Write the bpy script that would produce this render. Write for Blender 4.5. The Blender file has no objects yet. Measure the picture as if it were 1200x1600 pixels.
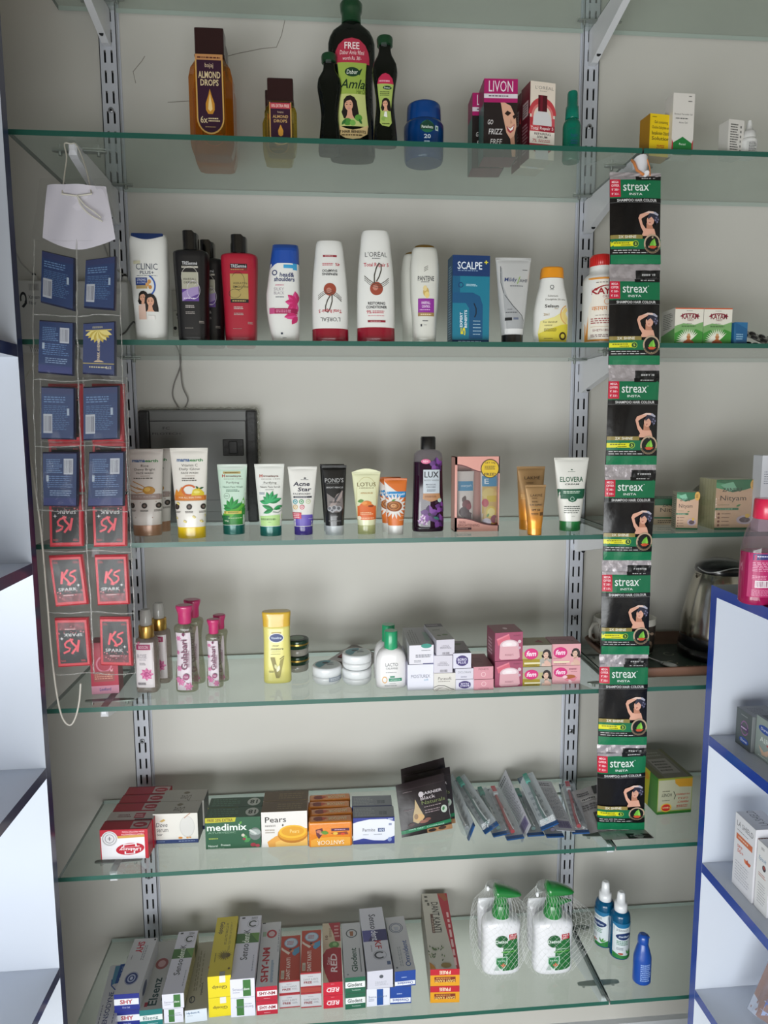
import bpy, bmesh, math, random
from mathutils import Vector, Matrix
SC = bpy.context.scene
COL = SC.collection
PI = math.pi
rnd = random.Random(7)
# ------------------------------------------------------------------ camera
F_PX = 1075.96
CAM = Vector((0.3886, -1.4103, 1.5))
YAW, PITCH, ROLL = 0.0833, -0.1223, -0.0044
FWD = Vector((math.sin(YAW)*math.cos(PITCH), math.cos(YAW)*math.cos(PITCH), math.sin(PITCH)))
_r = Vector((math.cos(YAW), -math.sin(YAW), 0)); _u = _r.cross(FWD)
RIGHT = _r*math.cos(ROLL) + _u*math.sin(ROLL)
UPV = -_r*math.sin(ROLL) + _u*math.cos(ROLL)
cd = bpy.data.cameras.new('camera'); cam = bpy.data.objects.new('camera', cd); COL.objects.link(cam)
cd.sensor_fit = 'VERTICAL'; cd.sensor_height = 36; cd.lens = F_PX/1600*36; cd.clip_start = .01
cam.matrix_world = Matrix(((RIGHT.x, UPV.x, -FWD.x, CAM.x), (RIGHT.y, UPV.y, -FWD.y, CAM.y), (RIGHT.z, UPV.z, -FWD.z, CAM.z), (0, 0, 0, 1)))
SC.camera = cam
# ------------------------------------------------------------------ light
SC.view_settings.view_transform = 'Standard'; SC.view_settings.look = 'None'
SC.view_settings.gamma = 1; SC.view_settings.use_curve_mapping = False
SC.view_settings.exposure = 0.0
world = bpy.data.worlds.new('street_daylight'); SC.world = world; world.use_nodes = True
bg = world.node_tree.nodes['Background']; bg.inputs[0].default_value = (1, .87, .64, 1); bg.inputs[1].default_value = .26
def area(name, loc, target, sx, sy, power, col):
    l = bpy.data.lights.new(name, 'AREA'); l.shape = 'RECTANGLE'; l.size = sx; l.size_y = sy; l.energy = power; l.color = col
    o = bpy.data.objects.new(name, l); COL.objects.link(o); o.location = loc
    o.rotation_euler = (Vector(target)-Vector(loc)).to_track_quat('-Z', 'Y').to_euler(); return o
area('shopfront_daylight', (-.1, -2.6, .72), (.5, 0, .1), 2.4, 1.0, 65, (.94, .98, 1))
area('doorway_daylight', (-.7, -2.2, .6), (.4, 0, .2), .8, 1.1, 12, (.95, .985, 1))
# ------------------------------------------------------------------ pixel -> place on a known plane
def ray(px, py): return FWD + RIGHT*((px-600)/F_PX) + UPV*((800-py)/F_PX)
def onz(px, py, z):
    d = ray(px, py); t = (z-CAM.z)/d.z; return CAM + d*t
def ony(px, py, y):
    d = ray(px, py); t = (y-CAM.y)/d.y; return CAM + d*t
def onx(px, py, x):
    d = ray(px, py); t = (x-CAM.x)/d.x; return CAM + d*t
ZS = [2.2665, 1.9524, 1.6404, 1.3123, 1.0317, .7257, .4091]      # tops of the glass shelves
DG = .257                                                         # shelf depth
# ------------------------------------------------------------------ materials
def lin(c): c = c/255; return c/12.92 if c <= .04045 else ((c+.055)/1.055)**2.4
def rgb(h): return (lin(int(h[0:2], 16)), lin(int(h[2:4], 16)), lin(int(h[4:6], 16)), 1)
_m = {}
def nm(name):
    m = bpy.data.materials.new(name); m.use_nodes = True; nt = m.node_tree
    return m, nt, nt.nodes['Principled BSDF'], nt.nodes['Material Output']
def M(h, rough=.42, metal=0, coat=0, bump=0, bscale=60, emis=0):
    k = (h, rough, metal, coat, bump, bscale)
    if k in _m: return _m[k]
    m, nt, b, o = nm('paint_'+h)
    b.inputs['Base Color'].default_value = rgb(h); b.inputs['Roughness'].default_value = rough; b.inputs['Metallic'].default_value = metal
    b.inputs['Coat Weight'].default_value = coat; b.inputs['Coat Roughness'].default_value = .12
    if bump:
        n = nt.nodes.new('ShaderNodeTexNoise'); n.inputs['Scale'].default_value = bscale; n.inputs['Detail'].default_value = 4
        tc = nt.nodes.new('ShaderNodeTexCoord'); bp = nt.nodes.new('ShaderNodeBump'); bp.inputs['Strength'].default_value = bump; bp.inputs['Distance'].default_value = .004
        nt.links.new(tc.outputs['Object'], n.inputs['Vector']); nt.links.new(n.outputs['Fac'], bp.inputs['Height']); nt.links.new(bp.outputs['Normal'], b.inputs['Normal'])
    _m[k] = m; return m
def mottled(name, h1, h2, scale, rough=.6, bump=.05, stretch=(1, 1, 1)):
    m, nt, b, o = nm(name)
    tc = nt.nodes.new('ShaderNodeTexCoord'); mp = nt.nodes.new('ShaderNodeMapping'); mp.inputs['Scale'].default_value = stretch
    n = nt.nodes.new('ShaderNodeTexNoise'); n.inputs['Scale'].default_value = scale; n.inputs['Detail'].default_value = 6
    r = nt.nodes.new('ShaderNodeMix'); r.data_type = 'RGBA'; r.inputs[6].default_value = rgb(h1); r.inputs[7].default_value = rgb(h2)
    bp = nt.nodes.new('ShaderNodeBump'); bp.inputs['Strength'].default_value = bump; bp.inputs['Distance'].default_value = .003
    nt.links.new(tc.outputs['Object'], mp.inputs[0]); nt.links.new(mp.outputs[0], n.inputs['Vector'])
    nt.links.new(n.outputs['Fac'], r.inputs[0]); nt.links.new(r.outputs[2], b.inputs['Base Color'])
    nt.links.new(n.outputs['Fac'], bp.inputs['Height']); nt.links.new(bp.outputs['Normal'], b.inputs['Normal'])
    b.inputs['Roughness'].default_value = rough; return m
def frontfac(nt, fr):
    """reflection only where light meets the outer face of the sheet"""
    g = nt.nodes.new('ShaderNodeNewGeometry'); i = nt.nodes.new('ShaderNodeMath'); i.operation = 'SUBTRACT'; i.inputs[0].default_value = 1
    x = nt.nodes.new('ShaderNodeMath'); x.operation = 'MULTIPLY'
    nt.links.new(g.outputs['Backfacing'], i.inputs[1]); nt.links.new(i.outputs[0], x.inputs[0]); nt.links.new(fr.outputs[0], x.inputs[1]); return x.outputs[0]
def clear(name, h, fill=0, rough=.04, ior=1.45, bump=0, bscale=40, fillh=None, gl=1.0):
    """thin clear plastic or glass: tinted transparency, a share of solid colour, mirror-like sheen by Fresnel"""
    k = ('clear', name)
    if k in _m: return _m[k]
    m, nt, b, o = nm(name); nt.nodes.remove(b)
    tr = nt.nodes.new('ShaderNodeBsdfTransparent'); tr.inputs[0].default_value = rgb(h)
    df = nt.nodes.new('ShaderNodeBsdfDiffuse'); df.inputs[0].default_value = rgb(fillh or h)
    gs = nt.nodes.new('ShaderNodeBsdfGlossy'); gs.inputs['Roughness'].default_value = rough; gs.inputs[0].default_value = (gl, gl, gl, 1)
    fr = nt.nodes.new('ShaderNodeFresnel'); fr.inputs[0].default_value = ior
    a = nt.nodes.new('ShaderNodeMixShader'); a.inputs[0].default_value = fill
    c = nt.nodes.new('ShaderNodeMixShader')
    nt.links.new(tr.outputs[0], a.inputs[1]); nt.links.new(df.outputs[0], a.inputs[2])
    ff = frontfac(nt, fr)
    nt.links.new(ff, c.inputs[0]); nt.links.new(a.outputs[0], c.inputs[1]); nt.links.new(gs.outputs[0], c.inputs[2]); nt.links.new(c.outputs[0], o.inputs[0])
    if bump:
        n = nt.nodes.new('ShaderNodeTexNoise'); n.inputs['Scale'].default_value = bscale; n.inputs['Detail'].default_value = 3
        tc = nt.nodes.new('ShaderNodeTexCoord'); bp = nt.nodes.new('ShaderNodeBump'); bp.inputs['Strength'].default_value = bump; bp.inputs['Distance'].default_value = .006
        nt.links.new(tc.outputs['Object'], n.inputs['Vector']); nt.links.new(n.outputs['Fac'], bp.inputs['Height'])
        nt.links.new(bp.outputs['Normal'], gs.inputs['Normal']); nt.links.new(bp.outputs['Normal'], fr.inputs['Normal'])
    _m[k] = m; return m
GOLD = M('d8b060', .28, 1); SILV = M('c8c8c8', .3, 1)
FOIL = M('c9c4c6', .38, .75, 0, .5, 30)
# ------------------------------------------------------------------ mesh collector
class MB:
    def __init__(s): s.v = []; s.f = []; s.m = []; s.sm = []; s.mats = []
    def mi(s, mat):
        if isinstance(mat, str): mat = M(mat)
        if mat not in s.mats: s.mats.append(mat)
        return s.mats.index(mat)
    def add(s, vs, fs, mat, smooth=False):
        k = len(s.v); i = s.mi(mat)
        s.v += [tuple(v) for v in vs]; s.f += [tuple(k+j for j in f) for f in fs]; s.m += [i]*len(fs); s.sm += [smooth]*len(fs)
    def box(s, x0, x1, y0, y1, z0, z1, mat, mats=None):
        vs = [(x, y, z) for z in (z0, z1) for y in (y0, y1) for x in (x0, x1)]
        fs = [(0, 2, 3, 1), (4, 5, 7, 6), (0, 1, 5, 4), (2, 6, 7, 3), (0, 4, 6, 2), (1, 3, 7, 5)]   # bottom top front back left right
        for i, f in enumerate(fs): s.add(vs, [f], (mats or {}).get(i, mat))
    def bbox(s, x0, x1, y0, y1, z0, z1, mat, bev=.001, seg=2, smooth=False):
        bm = bmesh.new(); bmesh.ops.create_cube(bm, size=1)
        for v in bm.verts: v.co = Vector(((x0+x1)/2+v.co.x*(x1-x0), (y0+y1)/2+v.co.y*(y1-y0), (z0+z1)/2+v.co.z*(z1-z0)))
        bmesh.ops.bevel(bm, geom=bm.edges[:], offset=bev, segments=seg, affect='EDGES', profile=.6)
        s.addbm(bm, mat, smooth)
    def addbm(s, bm, mat, smooth=False, fn=None):
        bm.verts.index_update()
        s.add([fn(v.co) if fn else v.co.copy() for v in bm.verts], [[v.index for v in f.verts] for f in bm.faces], mat, smooth); bm.free()
    def rings(s, rings, mat, capb=True, capt=True, smooth=True, closed=True):
        n = len(rings[0]); vs = [p for r in rings for p in r]; fs = []
        for i in range(len(rings)-1):
            for j in range(n if closed else n-1):
                a = i*n+j; b = i*n+(j+1) % n; fs.append((a, b, b+n, a+n))
        s.add(vs, fs, mat, smooth)
        if capb: s.add(rings[0], [tuple(range(n))[::-1]], mat)
        if capt: s.add(rings[-1], [tuple(range(n))], mat)
    def lathe(s, prof, mat, cx=0, cy=0, seg=32, sx=1, sy=1, capb=True, capt=True, smooth=True):
        s.rings([[(cx+r*sx*math.cos(2*PI*j/seg), cy+r*sy*math.sin(2*PI*j/seg), z) for j in range(seg)] for z, r in prof], mat, capb, capt, smooth)
    def tube(s, pts, r, mat, seg=8, smooth=True):
        pts = [Vector(p) for p in pts]; rs = []; prev = None
        for i, p in enumerate(pts):
            d = (pts[min(i+1, len(pts)-1)]-pts[max(i-1, 0)]).normalized()
            a = d.cross(Vector((0, 0, 1)) if abs(d.z) < .9 else Vector((1, 0, 0))).normalized()
            if prev is not None:
                a = (prev-d*prev.dot(d)).normalized()
            prev = a; b = d.cross(a)
            rr = r(i/(len(pts)-1)) if callable(r) else r
            rs.append([p+a*rr*math.cos(2*PI*j/seg)+b*rr*math.sin(2*PI*j/seg) for j in range(seg)])
        s.rings(rs, mat, True, True, smooth)
    def art(s, cv, host):
        """print a canvas onto a surface"""
        W, H = host.size
        for k, (fn, mat) in enumerate(cv.ops):
            vs, fs = fn(W, H)
            if not fs: continue
            off = host.off0+k*(.00004 if host.nu else .000022)
            if host.nu or host.nv:
                bm = bmesh.new(); bv = [bm.verts.new((a, b, 0)) for a, b in vs]
                for f in fs:
                    try: bm.faces.new([bv[i] for i in f])
                    except ValueError: pass
                us = [a for a, b in vs]; ws = [b for a, b in vs]
                for i in range(1, host.nu):
                    u = i/host.nu
                    if min(us) < u < max(us): bmesh.ops.bisect_plane(bm, geom=bm.verts[:]+bm.edges[:]+bm.faces[:], dist=1e-6, plane_co=(u, 0, 0), plane_no=(1, 0, 0))
                for i in range(1, host.nv):
                    u = i/host.nv
                    if min(ws) < u < max(ws): bmesh.ops.bisect_plane(bm, geom=bm.verts[:]+bm.edges[:]+bm.faces[:], dist=1e-6, plane_co=(0, u, 0), plane_no=(0, 1, 0))
                gu, gv = max(host.nu, 1), max(host.nv, 1); node = {}
                def nd(i, j):
                    if (i, j) not in node: node[i, j] = host.map(i/gu, j/gv, off)
                    return node[i, j]
                def pw(c):          # same facets as every other printed layer
                    if not (-.001 < c.x < 1.001 and -.001 < c.y < 1.001): return host.map(c.x, c.y, off)
                    i = min(max(int(c.x*gu), 0), gu-1); j = min(max(int(c.y*gv), 0), gv-1); a = c.x*gu-i; b = c.y*gv-j
                    return nd(i, j)*(1-a)*(1-b)+nd(i+1, j)*a*(1-b)+nd(i, j+1)*(1-a)*b+nd(i+1, j+1)*a*b
                s.addbm(bm, mat, False, pw)
            else:
                s.add([host.map(a, b, off) for a, b in vs], fs, mat)
    def xf(s, mat4): s.v = [tuple(mat4 @ Vector(v)) for v in s.v]; return s
    def build(s, name, parent=None, loc=(0, 0, 0), rz=0):
        me = bpy.data.meshes.new(name); me.from_pydata(s.v, [], s.f)
        for m in s.mats: me.materials.append(m)
        me.polygons.foreach_set('material_index', s.m); me.polygons.foreach_set('use_smooth', s.sm); me.update()
        o = bpy.data.objects.new(name, me); COL.objects.link(o); o.location = loc; o.rotation_euler = (0, 0, rz)
        if parent: o.parent = parent
        return o
def tag(o, label, cat, group=None):
    o['label'] = label; o['category'] = cat
    if group: o['group'] = group
    return o
def thing(name, label, cat, loc=(0, 0, 0), rz=0, group=None):
    o = bpy.data.objects.new(name, None); o.empty_display_size = .02; COL.objects.link(o); o.location = loc; o.rotation_euler = (0, 0, rz)
    return tag(o, label, cat, group)
def struct(o): o['kind'] = 'structure'; return o
def dup(o, label=None, d=(0, 0, 0), rz=None, parent=None):
    c = o.copy(); COL.objects.link(c)
    if parent: c.parent = parent
    else:
        c.location = Vector(o.location)+Vector(d)
        if rz is not None: c.rotation_euler = (c.rotation_euler[0], c.rotation_euler[1], rz)
        if label: c['label'] = label
    for ch in [x for x in bpy.data.objects if x.parent == o]: dup(ch, parent=c)
    return c
# ------------------------------------------------------------------ print surfaces: map(u, v down, offset)
class Quad:
    def __init__(s, tl, tr, bl, br, bulge=None, nu=0, nv=0, off0=.00012):
        s.tl, s.tr, s.bl, s.br = map(Vector, (tl, tr, bl, br)); s.size = ((s.tr-s.tl).length, (s.bl-s.tl).length)
        s.n = (s.bl-s.tl).cross(s.tr-s.tl).normalized(); s.bulge = bulge; s.nu, s.nv, s.off0 = nu, nv, off0
    def map(s, u, v, off=0):
        p = s.tl*(1-u)*(1-v)+s.tr*u*(1-v)+s.bl*(1-u)*v+s.br*u*v
        return p+s.n*(off+(s.bulge(u, v) if s.bulge else 0))
    def sub(s, u0, v0, u1, v1):
        q = Quad(s.map(u0, v0), s.map(u1, v0), s.map(u0, v1), s.map(u1, v1)); q.n = s.n; return q
def boxfaces(W, D, H):
    w, d = W/2, D/2
    return {'front': Quad((-w, -d, H), (w, -d, H), (-w, -d, 0), (w, -d, 0)), 'left': Quad((-w, d, H), (-w, -d, H), (-w, d, 0), (-w, -d, 0)),
            'right': Quad((w, -d, H), (w, d, H), (w, -d, 0), (w, d, 0)), 'top': Quad((-w, d, H), (w, d, H), (-w, -d, H), (w, -d, H))}
def pchip(pts):
    zs = [p[0] for p in pts]; n = len(pts)
    def comp(vals):
        h = [zs[i+1]-zs[i] for i in range(n-1)]; dl = [(vals[i+1]-vals[i])/h[i] for i in range(n-1)]; m = [0]*n
        for i in range(n):
            if i == 0: m[i] = dl[0]
            elif i == n-1: m[i] = dl[-1]
            else: m[i] = 0 if dl[i-1]*dl[i] <= 0 else 2*dl[i-1]*dl[i]/(dl[i-1]+dl[i])
        def f(z):
            z = min(max(z, zs[0]), zs[-1]); i = 0
            while i < n-2 and z > zs[i+1]: i += 1
            t = (z-zs[i])/h[i]; t2, t3 = t*t, t*t*t
            return (2*t3-3*t2+1)*vals[i]+(t3-2*t2+t)*h[i]*m[i]+(-2*t3+3*t2)*vals[i+1]+(t3-t2)*h[i]*m[i+1]
        return f
    return comp([p[1] for p in pts]), comp([p[2] for p in pts])
class Loft:
    """solid whose cross-section is a superellipse; prof = (z, half width, half depth[, exponent])"""
    def __init__(s, prof, n=2.4, seg=36, cx=0, cy=0, lean=0):
        s.prof = prof; s.n = n; s.seg = seg; s.fw, s.fd = pchip(prof); s.cx, s.cy = cx, cy; s.z0, s.z1 = prof[0][0], prof[-1][0]; s.lean = lean
    def ring(s, z):
        w, d = s.fw(z), s.fd(z); r = []
        for j in range(s.seg):
            a = 2*PI*j/s.seg; c, q = math.cos(a), math.sin(a)
            r.append((s.cx+s.lean*z+w*math.copysign(abs(c)**(2/s.n), c), s.cy+d*math.copysign(abs(q)**(2/s.n), q), z))
        return r
    def zl(s, step=None):
        step = step or (s.z1-s.z0)/22; out = []
        for a, b in zip(s.prof, s.prof[1:]):
            k = max(1, int(math.ceil((b[0]-a[0])/step)))
            out += [a[0]+(b[0]-a[0])*i/k for i in range(k)]
        return out+[s.z1]
    def put(s, mb, mat, capb=True, capt=True, band=None):
        zs = s.zl()
        if band:       # list of (z limit, material) from the bottom up
            for lim, bm_ in band: zs.append(min(lim, s.z1))
            zs = sorted(set(zs)); lo = s.z0
            for i, (lim, m_) in enumerate(band):
                zz = [z for z in zs if lo <= z <= lim]
                if len(zz) > 1: mb.rings([s.ring(z) for z in zz], m_, capb and i == 0, capt and i == len(band)-1)
                lo = lim
        else: mb.rings([s.ring(z) for z in zs], mat, capb, capt)
        return s
    def front(s, u0, u1, z0, z1, off0=.0003, nu=18, nv=12):
        """print region; u0,u1 in metres from the axis"""
        L = s
        class H_:
            size = (u1-u0, z1-z0); 
            def map(q, u, v, off=0):
                x = u0+u*(u1-u0); z = z1-v*(z1-z0); w, d = L.fw(z), L.fd(z); t = min(abs(x)/max(w, 1e-5), .995)
                return Vector((L.cx+L.lean*z+x*(1 if abs(x) < w*.995 else w*.995/abs(x)), L.cy-d*(1-t**L.n)**(1/L.n)-off, z))
        h = H_(); h.off0, h.nu, h.nv = off0, nu, nv; return h
# ------------------------------------------------------------------ print canvas; u right 0..1, v down 0..1
_tx = {}
def textmesh(t, b, sh):
    k = (t, b, sh)
    if k in _tx: return _tx[k]
    c = bpy.data.curves.new('lettering', 'FONT'); c.body = t; c.resolution_u = 2; c.offset = b; c.shear = sh
    o = bpy.data.objects.new('lettering', c); m = bpy.data.meshes.new_from_object(o)
    vs = [(v.co.x, v.co.y) for v in m.vertices]; fs = [tuple(p.vertices) for p in m.polygons]
    bpy.data.objects.remove(o); bpy.data.curves.remove(c); bpy.data.meshes.remove(m)
    x0 = min(v[0] for v in vs); x1 = max(v[0] for v in vs); y0 = min(v[1] for v in vs); y1 = max(v[1] for v in vs)
    _tx[k] = ([((x-x0)/(x1-x0)-.5, (y-y0)/(y1-y0)-.5) for x, y in vs], fs, (x1-x0)/(y1-y0)); return _tx[k]
class Cv:
    def __init__(s, bg=None, rough=.42):
        s.ops = []; s.rough = rough
        if bg: s.R(0, 0, 1, 1, bg)
    def mt(s, c): return M(c, s.rough) if isinstance(c, str) else c
    def R(s, u0, v0, u1, v1, c): s.ops.append((lambda W, H: ([(u0, v1), (u1, v1), (u1, v0), (u0, v0)], [(0, 1, 2, 3)]), s.mt(c))); return s
    def P(s, pts, c): s.ops.append((lambda W, H: (list(pts), [tuple(range(len(pts)))]), s.mt(c))); return s
    def E(s, u, v, ru, rv, c, n=22, rot=0):
        """rv None: a true circle"""
        def f(W, H):
            q = rv if rv is not None else ru*W/H; ca, sa = math.cos(rot), math.sin(rot); o = []
            for i in range(n):
                x, y = ru*W*math.cos(2*PI*i/n), q*H*math.sin(2*PI*i/n); o.append((u+(x*ca-y*sa)/W, v+(x*sa+y*ca)/H))
            return o, [tuple(range(n))]
        s.ops.append((f, s.mt(c))); return s
    def O(s, u, v, ru, rv, t, c, a0=0, a1=360, n=26):
        def f(W, H):
            q = rv if rv is not None else ru*W/H; o = []
            for i in range(n+1):
                a = math.radians(a0+(a1-a0)*i/n)
                for k in (1, 1-t): o.append((u+ru*k*math.cos(a), v+q*k*math.sin(a)))
            return o, [(2*i, 2*i+2, 2*i+3, 2*i+1) for i in range(n)]
        s.ops.append((f, s.mt(c))); return s
    def S(s, pts, wd, c):
        """stroke, width as a share of the surface width"""
        def f(W, H):
            P = [Vector((a*W, b*H)) for a, b in pts]; o = []; h = wd*W/2
            for i, p in enumerate(P):
                d = (P[min(i+1, len(P)-1)]-P[max(i-1, 0)]).normalized(); nn = Vector((-d.y, d.x))*h
                for q in (p+nn, p-nn): o.append((q.x/W, q.y/H))
            return o, [(2*i, 2*i+2, 2*i+3, 2*i+1) for i in range(len(P)-1)]
        s.ops.append((f, s.mt(c))); return s
    def T(s, t, u, v, w, h, c, rot=0, b=.012, sh=0):
        """lettering centred on (u, v), filling a w x h box; w or h None keeps the proportions"""
        def f(W, H):
            vs, fs, asp = textmesh(t, b, sh); q = rot % 360
            if q in (90, 270):
                ww, hh = w, h
                if ww is None: ww = h*H/asp/W
                if hh is None: hh = w*W*asp/H
                g = (lambda a, e: (u-e*ww, v-a*hh)) if q == 90 else (lambda a, e: (u+e*ww, v+a*hh))
            else:
                ww, hh = w, h
                if ww is None: ww = h*H*asp/W
                if hh is None: hh = w*W/asp/H
                k = -1 if q == 180 else 1; g = lambda a, e: (u+k*a*ww, v-k*e*hh)
            return [g(a, e) for a, e in vs], fs
        s.ops.append((f, s.mt(c))); return s
    def X(s, u0, v0, u1, v1, c, n=3, seed=1, rot=0, fill=.5):
        """rows of print too small to read"""
        def f(W, H):
            r = random.Random(seed); o = []; fs = []
            for i in range(n):
                t = (i+.5)/n; th = fill/n/2; a = 0; end = r.uniform(.75, 1)
                while a < end:
                    b = min(a+r.uniform(.05, .16), end)
                    q = [(a, t-th), (b, t-th), (b, t+th), (a, t+th)]; k = len(o)
                    for x, y in q:
                        if rot: x, y = y, 1-x
                        o.append((u0+x*(u1-u0), v0+y*(v1-v0)))
                    fs.append((k+3, k+2, k+1, k)); a = b+.03
            return o, fs
        s.ops.append((f, s.mt(c))); return s
    def B(s, u0, v0, u1, v1, c='202020', n=14, seed=3, bg='f4f4f4'):
        """bar code"""
        if bg: s.R(u0, v0, u1, v1, bg)
        def f(W, H):
            r = random.Random(seed); o = []; fs = []; x = .06; st = .88/n
            for i in range(n):
                w = st*r.uniform(.25, .7); k = len(o); o += [(u0+(u1-u0)*x, v0+(v1-v0)*.9), (u0+(u1-u0)*(x+w), v0+(v1-v0)*.9), (u0+(u1-u0)*(x+w), v0+(v1-v0)*.1), (u0+(u1-u0)*x, v0+(v1-v0)*.1)]; fs.append((k, k+1, k+2, k+3)); x += st
            return o, fs
        s.ops.append((f, s.mt(c))); return s
    def face(s, u, v, r, skin='d9a386', hair='1c1512', lips='b04a50', long=1.6, turn=.15):
        """portrait of a dark-haired woman: r = half the face width, share of the surface width"""
        def blob(pts): return lambda W, H: ([(u+x*r, v+y*r*W/H) for x, y in pts], [tuple(range(len(pts)))])
        s.ops.append((blob([(-1.3, -.1), (-1.2, -1.1), (-.6, -1.8), (.2, -1.95), (1, -1.6), (1.5, -.8), (1.7, .4), (1.9, 1.5), (1.9, long+1), (-1.2, long+1), (-1.7, long*.8), (-1.5, .9)]), s.mt(hair)))
        s.ops.append((blob([(-.4, .8), (.45, .8), (.6, 1.9), (1, long+1), (-.9, long+1), (-.55, 1.9)]), s.mt(skin)))
        fx = [(math.cos(a)*(.86 if math.sin(a) < 0 else .86-.22*math.sin(a)**2)-turn, math.sin(a)*1.15) for a in [i*PI/9 for i in range(18)]]
        s.ops.append((blob(fx), s.mt(skin)))
        for ex in (-.42, .34):
            s.ops.append((blob([(ex-.24-turn, -.12), (ex-turn, -.24), (ex+.22-turn, -.1), (ex-turn, -.02)]), s.mt('2a1c18')))
            s.ops.append((blob([(ex-.28-turn, -.42), (ex-turn, -.52), (ex+.26-turn, -.4), (ex-turn, -.43)]), s.mt(hair)))
        s.ops.append((blob([(-.1-turn, .32), (.12-turn, .32), (.05-turn, .4), (-.05-turn, .4)]), s.mt('b9806a')))
        s.ops.append((blob([(-.36-turn, .58), (-turn, .52), (.36-turn, .58), (-turn, .8)]), s.mt(lips)))
        s.ops.append((blob([(-.26-turn, .6), (.26-turn, .6), (-turn, .68)]), s.mt('f4ece8')))
        s.ops.append((blob([(-1.1, -.2), (-.95, -1.2), (-.1, -1.6), (.9, -1.2), (.2, -1.05), (-.55, -.85)]), s.mt(hair)))
        return s
    def leaf(s, u, v, l, w, ang, c, c2=None):
        """leaf from its root, length and width as shares of the surface width"""
        def mk(k):
            def f(W, H):
                a = math.radians(ang); o = []
                for t, y in ((0, 0), (.25, .38), (.5, .5), (.75, .34), (1, 0), (.75, -.34*k), (.5, -.5*k), (.25, -.38*k)):
                    x_, y_ = t*l*W, y*w*W; o.append((u+(x_*math.cos(a)-y_*math.sin(a))/W, v-(x_*math.sin(a)+y_*math.cos(a))/H))
                return o, [tuple(range(8))]
            return f
        s.ops.append((mk(1), s.mt(c)))
        if c2: s.ops.append((mk(0), s.mt(c2)))
        return s
def carton(name, label, cat, W, D, H, base, faces, loc, rz=0, group=None, rough=.4, cols=None):
    """printed cardboard box standing on its base, origin at the base centre"""
    mb = MB(); mb.bbox(-W/2, W/2, -D/2, D/2, 0, H, M(base, rough, 0, .25), min(.0008, W/30), 1)
    q = boxfaces(W, D, H)
    for k, c in (faces or {}).items(): mb.art(c, q[k])
    return tag(mb.build(name, None, loc, rz), label, cat, group)
def fit(x0, x1, ytop, ybase, k, D, Y=None, zadd=0):
    """place from the photograph: base centre, width and height of a thing standing on shelf k"""
    z = ZS[k]+zadd+.0003; xm = (x0+x1)/2
    if Y is None: Y = onz(xm, ybase, z).y
    p0 = ony(x0, ybase or 700, Y); p1 = ony(x1, ybase or 700, Y); t = ony(xm, ytop, Y)
    return Vector(((p0.x+p1.x)/2, Y+D/2, z)), abs(p1.x-p0.x), t.z-z
def fitc(x0, x1, ytop, ybase, k, D, Y=None, zadd=0):
    """the same for round things: width and height are read at the axis"""
    z = ZS[k]+zadd+.0003; xm = (x0+x1)/2
    if Y is None: Y = onz(xm, ybase, z).y
    Y2 = Y+D/2; yy = ybase or 700
    p0 = ony(x0, (ytop+yy)/2, Y2); p1 = ony(x1, (ytop+yy)/2, Y2); t = ony(xm, ytop, Y2)
    return Vector(((p0.x+p1.x)/2, Y2, z)), abs(p1.x-p0.x), t.z-z
# ================================================================== the setting
WALL = mottled('painted_wall', 'c8c6c0', 'bfbcb4', 2.2, .55, .03)
XL, XR = -1.05, 1.85
def slab(name, x0, x1, y0, y1, z0, z1, mat):
    mb = MB(); mb.box(x0, x1, y0, y1, z0, z1, mat); return struct(mb.build(name))
slab('wall_back', XL-.1, XR+.1, 0, .1, -.02, 3.0, WALL)
slab('wall_left', XL-.1, XL, -3.7, 0, -.02, 3.0, WALL)
slab('wall_right', XR, XR+.1, -3.7, 0, -.02, 3.0, WALL)
slab('ceiling', XL-.1, XR+.1, -3.7, .1, 3.0, 3.08, mottled('ceiling_paint', '8c8880', '827e78', 3, .7))
slab('floor', XL-.1, XR+.1, -3.7, .1, -.1, -.02, mottled('floor_tiles', 'b9b4aa', 'a8a298', 5, .35))
mb = MB(); mb.box(XL, XR, -.014, 0, -.02, ony(1000, 1597, -.014).z, M('c9ccd0', .5)); struct(mb.build('baseboard_back'))
# hairline cracks in the plaster
mb = MB(); crk = M('8d887f', .9)
for pts in ([(212, 130), (208, 112), (222, 95), (226, 88)], [(340, 92), (370, 84), (410, 76), (432, 74), (440, 55), (446, 28)], [(262, 160), (296, 158)], [(520, 300), (560, 304), (600, 302)]):
    mb.tube([Vector((p.x, -.0003, p.z)) for p in (ony(x, y, 0) for x, y in pts)], .0006, crk, 5)
struct(mb.build('trim_1'))
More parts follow.
